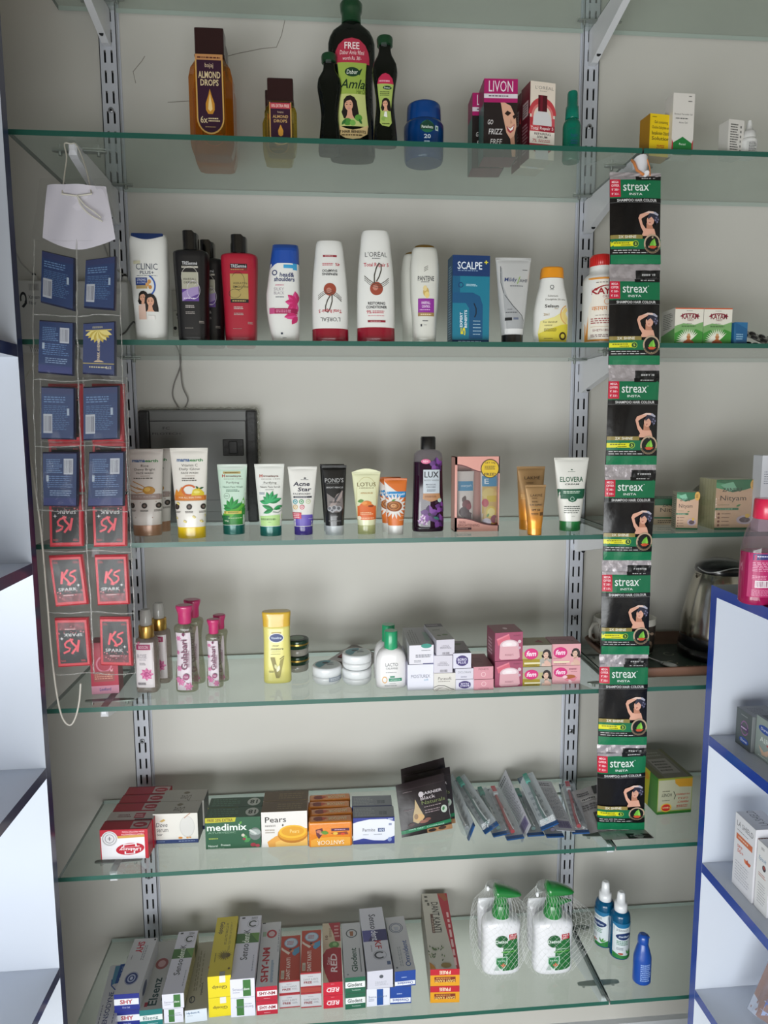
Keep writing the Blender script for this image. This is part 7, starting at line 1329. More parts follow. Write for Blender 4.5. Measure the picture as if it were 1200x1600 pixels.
# ------------------------------------------------------------------ netted handwash pumps with refill packs behind
GRN = M('1c7c34', .28, 0, .5); PW = M('e6e6ea', .28, 0, .4)
def dettol(px0, px1, ybase, label, turned, nlabel, ext, k_):
    loc, W, H = fitc(px0, px1, 1429, ybase, 6, .042); Ht = H; D = .045
    b, L = bot([(0, .9, .88), (.03, .98, 1), (.15, 1, 1), (.45, .96, .98), (.72, .98, 1), (.86, 1, 1), (.95, .86, .9), (1.0, .5, .7), (1.02, .36, .6)], W, H, D, PW, 3)
    b.lathe([(H*1.0, W*.21), (H*1.03, W*.21)], PW)
    cv = Cv(); cv.P([(.52, .34), (.90, .20), (.93, .5), (.95, .8), (.94, .9), (.8, .935), (.5, .94), (.5, .52)], '1f6c34').P([(.52, .42), (.9, .42), (.9, .46), (.52, .46)], '1f6c34').E(.46, .30, .18, None, '1c5c30').T('Dettol', .46, .305, .34, .07, 'e8f0ea', b=.018).R(.66, .155, .88, .27, 'b02838').T('99.9', .77, .19, .16, .04, 'e8d0d0').X(.68, .215, .86, .26, 'e8c8c8', 2, 3).T('ORIGINAL', .66, .475, .28, .026, 'd8ecd8', b=.01).X(.5, .51, .72, .525, 'b8dcb8', 1, 4).R(.46, .525, .9, .545, '5ca848').X(.54, .57, .7, .59, 'b0d0b0', 1, 5)
    cv.P([(.3, .64), (.62, .63), (.62, .78), (.56, .86), (.46, .92), (.36, .86), (.3, .78)], 'c8dcd0').P([(.32, .655), (.60, .645), (.60, .77), (.54, .85), (.46, .90), (.38, .84), (.32, .77)], '2c7c48').T('99.9%', .46, .72, .22, .035, 'b8d8c8').R(.44, .80, .58, .83, 'c86c48').R(.49, .77, .53, .86, 'c86c48').P([(.26, .92), (.34, .8), (.40, .92)], 'a8b8b0').X(.22, .46, .48, .465, '9aa0a0', 1, 3)
    b.art(cv, L.front(-W*.47, W*.47, .04*H, .90*H))
    p = MB(); z0 = H*1.015; p.lathe([(z0, W*.23), (z0+.004, W*.235), (z0+.024, W*.2), (z0+.026, W*.185)], GRN, 0, 0, 28)
    o = bottle('handwash_bottle', label, 'bottle', [('bottle_body', b)], loc, 0, 'netted handwash pump bottles')
    top = ony((px0+px1)/2, 1379+(4 if not turned else 0), loc.y).z-loc.z
    # pump head: upright column that sweeps into a spout to the right
    hh = top-z0; sec = []
    path = [(0, 0, z0+.02), (0, 0, z0+hh*.55), (0, 0, z0+hh*.8)]
    p.rings([[(W*.17*math.cos(a), W*.17*math.sin(a), z_) for a in [2*PI*i/24 for i in range(24)]] for z_ in (z0+.02, z0+hh*.72)], GRN)
    n = 14; rs = []
    for i in range(n+1):
        t = i/n; x = -W*.2+W*.72*t; zc = z0+hh*(.82-.05*t-.12*t*t) + (0 if not turned else hh*.03*t); hv = hh*(.2*(1-t)**.6+.035); hw = W*(.19*(1-t)**.5+.05)
        if i == 0: hv *= .6; hw *= .5
        rs.append([(x, hw*math.cos(a), zc+hv*math.sin(a)) for a in [2*PI*j/16 for j in range(16)]])
    p.rings(rs, GRN)
    if turned:
        rs = []
        for i in range(8):
            t = i/7; x = W*.05+W*.42*t; zc = z0+hh*(.42-.02*t); hv = hh*.14*(1-t)+.0012; hw = W*.13*(1-t)+.002; rs.append([(x, hw*math.cos(a), zc+hv*math.sin(a)) for a in [2*PI*j/14 for j in range(14)]])
        p.rings(rs, GRN)
    p.build('pump', o)
    r = MB(); Lr = Loft([(0, W*.36, .012), (.01, W*.44, .018), (H*.6, W*.46, .018), (H*.9, W*.47, .012), (H*.98, W*.45, .003), (H*1.03, W*.44, .0012)], 2.6).put(r, M('dcdce0', .3, 0, .4, .3, 25)); 
    tag(r.build('refill_pouch', None, (loc.x-.001, loc.y+.047, ZS[6]+.0004)), 'white refill pouch standing behind the %s handwash bottle' % k_, 'pouch', 'refill pouches behind the handwash bottles')
    # net sleeve: crossing strands round bottle and refill, gathered at the top left
    nt = MB(); NM_ = M('d8dad8', .4); ns = 30; nzz = 40; cx, cy = -.003, .018
    tip = Vector((-W*.36, -.004, top-.004)) if not turned else Vector((-W*.42, -.004, top-.022))
    def surf(a, t):
        """t 0 bottom .. 1 gathered tip"""
        if t < .62:
            k = t/.62; z_ = .003+k*H*.98; rx = W*(.60+.16*math.sin(k*2.6)+.10*math.sin(3*a+2)*k)+ext*.5*max(0, math.cos(a))*math.sin(k*3); ry = .052+.004*math.sin(2*a+5*k)
            return Vector((cx+rx*math.cos(a)+ext*.25*max(0, math.cos(a)), cy+ry*math.sin(a), z_))
        k = (t-.62)/.38; b0 = surf(a, .6199); top_z = top+.004
        mid = Vector((cx+W*.34*math.cos(a), cy*.6+.030*math.sin(a), H*.98+(top_z-H*.98)*min(k*1.15, 1)))
        e = k*k*(3-2*k); m_ = b0.lerp(mid, min(k*1.9, 1)); m_.z = mid.z
        return m_.lerp(tip+Vector((0, 0, .002)), max(0, (k-.55)/.45)**1.2)
    for dr_ in (1, -1):
        for i in range(ns):
            a0 = 2*PI*i/ns; pts = [surf(a0+dr_*t*2.4, t) for t in [j/nzz for j in range(nzz+1)]]
            vs = []; fs = []; wd = .00021
            for p_ in pts:
                s_ = (p_-Vector((cx, cy, p_.z))); s_.z = 0; s_ = s_.normalized() if s_.length > 1e-6 else Vector((1, 0, 0)); tn = Vector((-s_.y, s_.x, 0))
                vs += [p_+tn*wd, p_+s_*wd*1.6, p_-tn*wd]
            for j in range(len(pts)-1): fs += [(3*j, 3*j+1, 3*j+4, 3*j+3), (3*j+1, 3*j+2, 3*j+5, 3*j+4), (3*j+2, 3*j, 3*j+3, 3*j+5)]
            nt.add(vs, fs, NM_)
    nt.lathe([(tip.z-.003, .0022), (tip.z, .0035), (tip.z+.004, .003), (tip.z+.006, .0012)], M('e8eaec', .3), tip.x, tip.y, 12)
    tag(nt.build('net_sleeve', None, (loc.x, loc.y, ZS[6]+.0004)), nlabel, 'net', 'plastic nets around the handwash bottles')
dettol(752, 811, 1524, 'white and green handwash pump bottle in a net, left one of two', False, 'clear plastic net around the left handwash bottle', .016, 'left')
dettol(832, 892, 1523, 'white and green handwash pump bottle in a net, right one of two', True, 'clear plastic net around the right handwash bottle', .05, 'right')
# ------------------------------------------------------------------ blue bottles on the right
def bluespray(loc, W, H, label, side):
    D = W; aq = clear('aqua_plastic', '1c6c98', .72, .06, 1.45, 0, 40, '0c5a84'); r = W/2
    b, L = bot([(0, .9, .9), (.01, 1, 1), (.5, 1, 1), (.62, .98, .98), (.69, .84, .84), (.72, .5, .5)], W, H, D, aq, 2)
    lb = MB(); cv = Cv('d0d8dc'); cv.P([(.0, .0), (1, .0), (1, .06), (.8, .12), (.2, .12), (0, .06)], '1c6c98').X(.12, .15, .86, .22, '6c747c', 2, 3).E(.52, .36, .42, .10, '1c3464', rot=-.08).T('sterillium', .52, .36, .6, .06, 'd0dcec', sh=.2).X(.14, .48, .84, .62, '3c7c5c', 3, 5).P([(0, .84), (.3, .9), (.7, .92), (1, .82), (1, 1), (0, 1)], '2c7c3c').E(.35, .86, .14, .03, 'a8503c').leaf(.74, .88, .3, .08, 70, '4c9444').leaf(.74, .88, .3, .08, 110, '3c8438').leaf(.74, .88, .26, .08, 40, '58a04c').X(.14, .68, .5, .76, '7c848c', 2, 6)
    lb.art(cv, L.front(-W*.46, W*.46, H*.03, H*.58, .0006, 14, 1))
    c = MB(); c.lathe([(H*.71, r*.60), (H*.715, r*.66), (H*.83, r*.62), (H*.835, r*.44), (H*.97, r*.38), (H*.985, r*.34), (H, r*.25)], M('dfe1e4', .3, 0, .4), 0, 0, 28)
    return bottle('spray_bottle', label, 'spray bottle', [('bottle_body', b), ('spray_cap', c), ('front_label', lb)], loc, side, 'aqua hand sanitiser sprays')
loc, W, H = fitc(954, 983.5, 1393, 1498, 6, .03); o = bluespray(loc, W, H, 'aqua blue hand sanitiser spray bottle, front one of two', 0)
dup(o, 'aqua blue hand sanitiser spray bottle standing turned behind the front one', (-.019, .034, 0), math.radians(-62))
loc, W, H = fitc(990, 1017, 1459, 1541, 6, .03); r = W/2; db = M('1348a0', .3, 0, .5)
b, L = bot([(0, .9, .9), (.02, 1, 1), (.5, .98, 1), (.66, .78, .85), (.8, .56, .6), (.82, .54, .56)], W, H, W*.9, db, 2)
cv = Cv(); cv.X(.2, .44, .86, .92, '8ca8dc', 9, 5, fill=.55); b.art(cv, L.front(-W*.45, W*.45, H*.03, H*.8, .0004))
c = MB(); c.lathe([(H*.82, r*.56), (H*.83, r*.6), (H*.93, r*.58), (H*.98, r*.46), (H, r*.3)], db, 0, 0, 28); c.bbox(-r*.1, r*.62, -r*.3, r*.3, H*.93, H*.96, db, .001)
bottle('oil_bottle', 'small dark blue bottle printed with pale text, near the front edge', 'bottle', [('bottle_body', b), ('flip_cap', c)], loc)
# ================================================================== hanging goods
def slabq(mb, C, th, mat, inset=.06, side=None):
    q = Quad(*C); n = q.n
    def ring(k, d): c = (q.tl+q.tr+q.bl+q.br)/4; return [p+(c-p)*k+n*d for p in (q.tl, q.tr, q.br, q.bl)]
    mb.rings([ring(.03, 0), ring(0, .001), ring(0, th*.7), ring(inset, th)][::1], side or mat, False, False, False)
    r = ring(inset, th); mb.add(r, [(3, 2, 1, 0)], mat); r0 = ring(.03, 0); mb.add(r0, [(0, 1, 2, 3)], side or mat)
    return Quad(r[0], r[1], r[3], r[2])
def pxq(c, Y): return [ony(x, y, Y) for x, y in c]          # corners tl, tr, bl, br
def pack(label, c, Y, kind, inv, group):
    C = pxq(c, Y); o0 = (C[2]+C[3])/2; C = [p-o0 for p in C]; mb = MB()
    if kind == 'back':
        q = slabq(mb, C, .011, M('14224a', .4, 0, .1), .05, M('181f42', .4, 0, .1)); cv = Cv('16305e'); r_ = 180 if inv else 0; cv.R(0, 0, 1, .12 if not inv else .02, '222c58')
        if inv: cv.R(0, .86, 1, 1, '26306a').X(.1, .1, .6, .38, '6484ac', 8, 3, fill=.35).X(.12, .42, .9, .66, '5878a4', 6, 5, fill=.35).X(.2, .7, .9, .82, '8ca4c4', 3, 6, fill=.35).B(.62, .1, .9, .4, '70707c', 10, 4, 'b0b4bc').R(.1, .42, .17, .54, '9aa8b8')
        else: cv.X(.08, .16, .9, .3, '6484ac', 3, 3, fill=.4).X(.08, .34, .9, .84, '44648c', 14, 5, fill=.4).B(.06, .52, .34, .9, '60606c', 9, 4, 'a8acb4').R(.8, .4, .87, .54, '9aa8b8')
    elif kind == 'gold':
        q = slabq(mb, C, .011, M('1c2a58', .4, 0, .1), .05, M('181f42', .4, 0, .1)); cv = Cv('223262'); cv.R(.0, .795, 1, .81, 'b0a050').X(.2, .85, .9, .9, 'c0b890', 1, 4).T('275', .82, .875, .18, .05, 'd0c8b0', 180)
        for i, a in enumerate((200, 215, 232, 250, 270, 290, 308, 325, 340)): cv.leaf(.5, .14, .42 if i not in (0, 8) else .46, .16, a, 'b8a040' if i % 2 else 'd8c878')
        cv.R(.08, .13, .92, .15, 'c8b460').X(.3, .06, .7, .1, 'c0b890', 2, 3).T('PARK AVENUE', .5, .52, .09, .42, 'c8b89c', 90, .02).P([(.34, .77), (.42, .74), (.58, .74), (.68, .77)], 'c8b08c')
    else:
        q = slabq(mb, C, .011, M('c02c3c', .3, 0, .4), .07, M('c42838', .28, 0, .5)); cv = Cv('c8323e'); v = (lambda y: 1-y) if inv else (lambda y: y); u = (lambda x: 1-x) if inv else (lambda x: x); r_ = 180 if inv else 0
        def RR(a, b, c_, d, col): cv.R(min(u(a), u(c_)), min(v(b), v(d)), max(u(a), u(c_)), max(v(b), v(d)), col)
        RR(.07, .05, .93, .95, '1d1c1e'); RR(.07, .78, .93, .95, '6c2c34')
        q_ = random.Random(6)
        for i in range(30): cv.E(u(.09+.82*q_.random()), v(.7+.25*q_.random()), .014+.02*q_.random(), None, q_.choice(('b8505c', '8c3844', 'd07078')), 6)
        def st(pts, w_): cv.S([(u(a), v(b)) for a, b in pts], w_, 'e0505c')
        st([(.36, .30), (.28, .56)], .075); st([(.54, .26), (.32, .44)], .07); st([(.36, .40), (.5, .50), (.56, .6)], .07); st([(.8, .28), (.62, .33), (.58, .38), (.72, .42), (.74, .48), (.66, .54), (.46, .58)], .065)
        cv.T('SPARK', u(.46), v(.68), .6, .07, 'd8d4d4', r_, .0); cx, cy = u(.82), v(.6); cv.P([(cx-.07, cy), (cx, cy-.008), (cx+.07, cy), (cx, cy+.008)], 'f0ecec').P([(cx-.014, cy), (cx, cy-.045), (cx+.014, cy), (cx, cy+.045)], 'f0ecec')
        cv.X(min(u(.3), u(.7)), min(v(.79), v(.82)), max(u(.3), u(.7)), max(v(.79), v(.82)), 'f0c8c8', 1, 3).X(min(u(.34), u(.66)), min(v(.86), v(.89)), max(u(.34), u(.66)), max(v(.86), v(.89)), '2c1418', 1, 5).X(min(u(.1), u(.26)), min(v(.08), v(.13)), max(u(.1), u(.26)), max(v(.08), v(.13)), 'c04c54', 2, 4).T('50%', u(.82), v(.11), .16, .035, 'c04c54', r_)
    mb.art(cv, q)
    return tag(mb.build('perfume_pack', None, o0), label, 'perfume pack', group)
YF, YB = -.300, -.276
rown = ['top row', 'second row', 'third row', 'fourth row']
blue = [[((69, 393), (120, 405), (67, 474), (119, 487), 'back', 0), ((137, 408), (184, 402), (134, 482), (182, 486), 'back', 0)],
        [((65, 501), (119, 505), (63, 583), (118, 588), 'back', 1), ((133, 506), (183, 503), (132, 585), (183, 588), 'gold', 0)],
        [((68, 604), (120, 606), (68, 686), (120, 687), 'back', 0), ((133, 605), (188, 603), (133, 688), (188, 686), 'back', 0)],
        [((70, 706), (125, 706), (71, 790), (124, 791), 'back', 1), ((142, 706), (197, 705), (140, 791), (196, 790), 'back', 1)]]
for i, r in enumerate(blue):
    for j, (a, b, c, d, k, inv) in enumerate(r):
        lab = 'navy pocket perfume pack in the plastic pouch strip, %s, %s' % (rown[i], ('left', 'right')[j]) + (', showing a gold fan' if k == 'gold' else '')
        pack(lab, (a, b, c, d), YF, k, inv, 'navy pocket perfume packs')
red = [[((78, 600), (133, 600), (78, 690), (133, 690), 'front', 1), ((146, 600), (196, 600), (146, 690), (196, 690), 'front', 1)],
       [((79, 690.5), (133, 690.5), (80, 768), (134, 768), 'front', 0), ((147, 690.5), (198, 690.5), (147, 768), (198, 768), 'front', 0)],
       [((79, 772), (132, 772), (81, 853), (133, 852), 'front', 1), ((146, 772), (200, 772), (149, 853), (200, 852), 'front', 1)],
       [((79, 867), (131, 865), (90, 946), (141, 942), 'front', 0), ((150, 866), (201, 865), (155, 944), (205, 942), 'front', 0)],
       [((88, 964), (140, 963), (94, 1040), (146, 1037), 'front', 1), ((158, 962), (205, 962), (160, 1037), (210, 1038), 'front', 0)]]
rn = ['behind the third navy row', 'behind the fourth navy row', 'next under the navy ones', 'middle red row', 'lowest row']
for i, r in enumerate(red):
    for j, (a, b, c, d, k, inv) in enumerate(r):
        pack('red and black perfume pack in plastic strip, %s, %s' % (rn[i], ('left', 'right')[j]), (a, b, c, d), YB, k, inv, 'red pocket perfume packs')
FILM = clear('strip_film', 'fafafa', .012, .05, 1.13, 0, 14, 'd8d8d4')
WELD = clear('welded_film_edge', 'f0f0ee', .22, .08, 1.5, .5, 80, 'd4d4d0')
def film(o, Lp, Rp, Y, rows, cols, th, name='film'):
    """two welded sheets; rows/cols: pixel rows and column seams of the welds"""
    def at(P, y):
        if y <= P[0][1]: return P[0][0]
        for (x0, y0), (x1, y1) in zip(P, P[1:]):
            if y <= y1: return x0+(x1-x0)*(y-y0)/(y1-y0)
        return P[-1][0]
    y0, y1 = rows[0], rows[-1]; nu, nv = 44, int((y1-y0)/5); q_ = random.Random(int(y0)); mb = MB()
    for s_ in (1, -1):
        vs = []
        for j in range(nv+1):
            y = y0+(y1-y0)*j/nv; k = max(i for i in range(len(rows)-1) if rows[i] <= y+1e-6) if y < y1 else len(rows)-2
            tv = (y-rows[k])/(rows[k+1]-rows[k]); bv = min(1, 4.5*min(tv, 1-tv)); xl_, xr_ = at(Lp, y), at(Rp, y)
            for i in range(nu+1):
                u = i/nu; c = max(m for m in range(len(cols)-1) if cols[m] <= u+1e-6) if u < 1 else len(cols)-2; tu = (u-cols[c])/(cols[c+1]-cols[c]); bu = min(1, 5*min(tu, 1-tu))
                h = th*(max(bu, 0)*max(bv, 0))**.5; h += (.0010*math.sin(u*27+y*.05)+.0004*math.sin(u*44-y*.09))*(1 if s_ > 0 else .5)
                ex = (1.3*math.sin(y*.21)+.8*math.sin(y*.53)) if i in (0, nu) else 0
                p = ony(xl_+(xr_-xl_)*u+ex, y, Y); vs.append((p.x, p.y-(h+.0135 if s_ > 0 else -.0012-.0004*math.sin(u*20+y*.05)), p.z) if bu*bv > .0001 else (p.x, p.y-(.006 if s_ > 0 else .0045)+.001*math.sin(y*.3), p.z))
        fs = [(j*(nu+1)+i, (j+1)*(nu+1)+i, (j+1)*(nu+1)+i+1, j*(nu+1)+i+1) for j in range(nv) for i in range(nu)]
        mb.add(vs, fs if s_ > 0 else [f[::-1] for f in fs], FILM, True)
    mb.build(name, o); w_ = MB(); q_ = random.Random(3)
    def wl(f, n_, r_): w_.tube([f(i/n_)+Vector((q_.uniform(-.0006, .0006), q_.uniform(-.001, .001), q_.uniform(-.0006, .0006))) for i in range(n_+1)], lambda t: r_*(.7+.5*abs(math.sin(t*37))), WELD, 5)
    def pp(u, y): x0_, x1_ = at(Lp, y), at(Rp, y); p = ony(x0_+(x1_-x0_)*u, y, Y); p.y -= .0075; return p
    for u in cols: wl(lambda t: pp(u, y0+(y1-y0)*t), 44, .0009 if u in (0, 1) else .0013)
    for y in rows[1:]: wl(lambda t: pp(t, y+1.5*math.sin(t*9+y)), 16, .0011)
    return w_.build('weld_lines', o)
p = ony(123, 795, YF)
s1 = thing('pouch_strip', 'clear plastic strip of navy perfume packs with white header card, hanging at the left', 'hanging strip', (0, 0, 0))
film(s1, [(57, 376), (55, 490), (55, 595), (58, 700), (62, 797)], [(189, 376), (191, 490), (194, 595), (200, 700), (203, 797)], YF, [376, 494, 595, 697, 797], [0, .5, 1], .0022)
s2 = thing('pouch_strip', 'clear plastic strip of red perfume packs hanging behind the navy ones', 'hanging strip', (0, 0, 0))
film(s2, [(66, 590), (68, 770), (70, 860), (79, 955), (86, 1050)], [(200, 590), (205, 770), (207, 860), (212, 955), (213, 1050)], YB, [590, 690, 769, 860, 955, 1050], [0, .5, 1], .0022)
# header card and its clear sleeve
mb = MB(); C = [(74, 289), (166, 292), (66, 371), (181, 373)]; n = 16
def hp(u, v, off):
    x = (74+92*u)*(1-v)+(66+114*u)*v; y = (289+3*u)*(1-v)+(371+2*u+19*math.sin(PI*u))*v; p = ony(x, y, YF-.004); p.y -= off+.008*math.sin(PI*u)*(1-v*.4)+.0012*math.sin(u*14+v*4); return tuple(p)
for off, fl in ((0, False), (-.0006, True)):
    vs = [hp(i/n, j/n, off) for j in range(n+1) for i in range(n+1)]; fs = [(j*(n+1)+i, (j+1)*(n+1)+i, (j+1)*(n+1)+i+1, j*(n+1)+i+1) for j in range(n) for i in range(n)]; mb.add(vs, [f[::-1] for f in fs] if fl else fs, M('d4d0da', .4), True)
mb.build('header_card', s1)
mb = MB(); n = 20
def sp_(u, v):
    x = (66+106*u)*(1-v)+(57+132*u)*v; y = 282+94*v+6*math.sin(PI*u)*v; p = ony(x, y, YF); p.y -= .0165*(.5+.5*v)+.0015*math.sin(u*23+v*9)+.001*math.sin(v*31-u*6); return tuple(p)
vs = [sp_(i/n, j/n) for j in range(n+1) for i in range(n+1)]; mb.add(vs, [(j*(n+1)+i, (j+1)*(n+1)+i, (j+1)*(n+1)+i+1, j*(n+1)+i+1) for j in range(n) for i in range(n)], FILM, True)
mb.tube([ony(x, y, YF-.014) for x, y in ((150, 293), (157, 291), (163, 296), (170, 315), (178, 340))], lambda t: .0035*(1-t*.7), FILM, 7)
mb.build('header_sleeve', s1)
mb = MB(); st = M('d4d0c4', .6); hl, hr = ony(97, 303, YF-.014), ony(143, 303, YF-.014); zb = ZS[1]-.014
mb.tube(smooth([hl, ony(101, 270, -.278), ony(104, 245, -.257), Vector((-.0085, -.244, zb)), Vector((0, -.2405, zb+.0015)), Vector((.0085, -.244, zb)), ony(128, 245, -.255), ony(136, 270, -.28), hr], 5), .0011, st, 6)
mb.tube([hl, ony(120, 306, YF-.016), hr], .0013, st, 6); mb.tube(smooth([ony(x, y, YF-.017) for x, y in ((121, 305), (126, 320), (140, 335), (160, 346))], 5), .0011, st, 6); mb.tube(smooth([ony(x, y, YF-.018) for x, y in ((120, 305), (132, 320), (146, 330), (158, 340))], 5), .0011, st, 6)
mb.build('hanging_string', s1)
# ------------------------------------------------------------------ hair colour sachet strip
YS = -.2625
S = [((952.6, 1032.5), 271, 276, (953, 1031.5), 413), ((952, 1031), 425, 435, (951, 1029.5), 570), ((951, 1030), 583, 591, (946, 1025), 726), ((945, 1024.5), 737, 745, (942, 1016.5), 875), ((940.5, 1017), 887, 893, (938.7, 1013), 1022), ((936.5, 1012.5), 1031, 1037, (934.5, 1009.5), 1163), ((933, 1009.6), 1170, 1176, (933, 1006), 1295)]
strip = thing('sachet_strip', 'strip of seven green and black hair colour sachets hanging from the right bracket', 'sachet strip', (0, 0, 0))
SIL = M('b9b2b6', .36, .6, 0, .6, 60)
def sachet(i, spec):
    (xa, xb), yt, yh, (xc, xd), yb = spec; Yt, Yb_ = YS, YS
    if i == 6: Yb_ = onz(970, 1296, ZS[5]+.004).y; Yt = YS
    prev = S[i-1][4] if i else 268
    # silver neck above plus printed body share one pillow
    tl, tr, bl, br = ony(xa, yh, Yt), ony(xb, yh, Yt), ony(xc, yb, Yb_), ony(xd, yb, Yb_)
    ph = i*1.7
    def bulge(u, v): return .0035*math.sin(PI*min(max(u, 0), 1))**.5*math.sin(PI*min(max(v, 0), 1))**.5+.0012*math.sin(4*u+ph)*math.sin(3*v+ph)+.0004*math.sin(17*u+9*v+ph)
    q = Quad(tl, tr, bl, br, bulge=bulge, nu=14, nv=18, off0=.0005); mb = MB(); n, m = 14, 18
    for s_ in (1, -1):
        vs = [q.map(a/n, b/m, 0) if s_ > 0 else q.map(a/n, b/m, 0)-q.n*(.0006+2*max(bulge(a/n, b/m), 0)*.8) for b in range(m+1) for a in range(n+1)]
        fs = [(b*(n+1)+a, (b+1)*(n+1)+a, (b+1)*(n+1)+a+1, b*(n+1)+a+1) for b in range(m) for a in range(n)]; mb.add(vs, fs if s_ > 0 else [f[::-1] for f in fs], M('0c0b0d', .24, 0, .0, .12, 60) if s_ > 0 else SIL, True)
    G = '126a44'; cv = Cv(rough=.34); cv.R(0, 0, 1, .25, G).R(0, .0, .5, .035, SIL).R(.5, -.0, 1, .045, '0c0b0d').X(.62, .012, .96, .034, 'b0b0b0', 1, 3)
    cv.R(0, .035, .2, .235, 'c0203c'); 
    for t, y, w in (('MEGA', .065, .13), ('OFFER', .105, .15), ('₹ 38/-', .15, .14), ('₹ 33/-', .2, .14)): cv.T(t, .1, y, w, .026, 'f0d4d8', 0, .015)
    cv.T('streax', .5, .125, .5, .085, 'dfe6e2', b=.005).E(.77, .09, .008, None, 'dfe6e2').T('INSTA', .49, .205, .26, .026, 'dfe6e2', b=.01).R(0, .25, 1, .3, '0a0a0b').T('SHAMPOO HAIR COLOUR', .52, .275, .78, .03, 'dcdcdc', b=.01).R(0, .298, 1, .302, '6c6c6c')
    # bather with raised arms
    sk, sk2 = 'd8a48e', 'b88068'; cv.P([(.60, .68), (.66, .60), (.76, .58), (.86, .6), (.9, .68)], sk).P([(.7, .6), (.7, .53), (.8, .53), (.84, .6)], sk2).E(.78, .505, .075, .055, sk).P([(.53, .48), (.57, .45), (.62, .55), (.70, .61), (.66, .66), (.58, .58)], sk).P([(.53, .48), (.56, .44), (.72, .405), (.82, .40), (.84, .425), (.74, .435), (.62, .475), (.57, .5)], sk)
    cv.P([(.72, .47), (.76, .42), (.86, .41), (.95, .44), (.96, .5), (.9, .55), (.86, .5), (.80, .46), (.74, .49)], '2c2c3c').P([(.76, .42), (.8, .4), (.88, .405), (.95, .435), (.93, .45), (.86, .43)], 'a8a8b8').P([(.66, .42), (.74, .398), (.84, .4), (.86, .42), (.76, .42)], 'e0c4b8')
    for x, y in ((.9, .47), (.94, .49), (.88, .5), (.92, .52)): cv.E(x, y, .018, None, '70708c', 8)
    cv.X(.73, .49, .80, .495, '3c2420', 1, 2).P([(.74, .525), (.79, .525), (.765, .535)], 'a84850')
    cv.R(0, .67, .62, .715, '8c7c44').T('2X SHINE', .32, .692, .34, .032, 'e4e0d0', b=.015).R(0, .715, 1, .83, G).R(0, .745, .48, .80, 'd8d420').X(.06, .752, .42, .772, '4c5010', 1, 3).X(.2, .778, .42, .795, '4c5010', 1, 4).E(.48, .772, .06, None, '9ac040').E(.48, .772, .048, None, '1c3c20').T('5', .48, .772, .04, .03, 'c8dc60')
    cv.R(0, .83, 1, .895, '0a0a0b').X(.04, .838, .62, .853, 'c8c8c8', 1, 5).X(.04, .865, .76, .88, 'c8c8c8', 1, 6).R(0, .895, 1, 1, '0f7048')
    cv.E(.82, .77, .175, None, 'b8a088').E(.82, .77, .145, None, '101614').P([(.76, .78), (.8, .74), (.86, .71), (.89, .76), (.87, .80), (.78, .81)], '6cb03c').P([(.84, .78), (.86, .71), (.9, .78), (.88, .8)], '8cc850').P([(.74, .80), (.82, .79), (.92, .8), (.86, .825), (.78, .825)], 'c05030').O(.82, .77, .17, None, .14, '6c5c48', 20, 160)
    mb.art(cv, q); mb.build('sachet', strip)
    # silver neck joining to the one above
    t0 = [ony(xa, prev, Yt), ony(xb, prev, Yt)] if i else [ony(xa, 269, Yt), ony(xb, 271, Yt)]
    q2 = Quad(t0[0]+Vector((0, -.0003, 0)), t0[1]+Vector((0, -.0003, 0)), tl+Vector((0, -.0003, -.001)), tr+Vector((0, -.0003, -.001)), bulge=lambda u, v: .0006*math.sin(23*u+7*v+ph)+.0004*math.sin(41*u-5*v)); m2 = MB(); n = 20
    for s_ in (1, -1):
        vs = [q2.map(a/n, b/6, 0 if s_ > 0 else -.0004) for b in range(7) for a in range(n+1)]; fs = [(b*(n+1)+a, (b+1)*(n+1)+a, (b+1)*(n+1)+a+1, b*(n+1)+a+1) for b in range(6) for a in range(n)]; m2.add(vs, fs if s_ > 0 else [f[::-1] for f in fs], SIL, True)
    if i:
        c2 = Cv(); c2.R(.52, .42, 1, 1, '0c0b0d').X(.64, .6, .96, .86, 'a8a8a8', 1, 3); q2.off0 = .0005; q2.nu = 20; q2.nv = 6; m2.art(c2, q2)
    o_ = m2.build('silver_seal', strip); o_['label'] = 'silver crimped seal above a sachet'
for i, sp in enumerate(S): sachet(i, sp)
# last sachet folded flat on the shelf
zf = ZS[5]+.0012; F = [onz(932, 1299, zf), onz(1008, 1298, zf), onz(944, 1312, zf), onz(1022, 1309, zf)]
mb = MB(); q = Quad(F[0]+Vector((0, 0, .003)), F[1]+Vector((0, 0, .002)), F[2], F[3], bulge=lambda u, v: .0012*math.sin(PI*u)*math.sin(PI*v)+.0004*math.sin(19*u)); n = 14
q.n = Vector((0, 0, 1))
for s_ in (1, -1):
    vs = [q.map(a/n, b/5, 0 if s_ > 0 else -.0006) for b in range(6) for a in range(n+1)]; fs = [(b*(n+1)+a, (b+1)*(n+1)+a, (b+1)*(n+1)+a+1, b*(n+1)+a+1) for b in range(5) for a in range(n)]; mb.add(vs, fs if s_ > 0 else [f[::-1] for f in fs], SIL, True)
cv = Cv(); cv.R(.5, .5, .98, .98, '141416').X(.56, .64, .94, .84, '707074', 1, 3); q.off0 = .0004; mb.art(cv, q); mb.build('folded_end', strip)['label'] = 'folded silver end of the strip lying on the shelf'
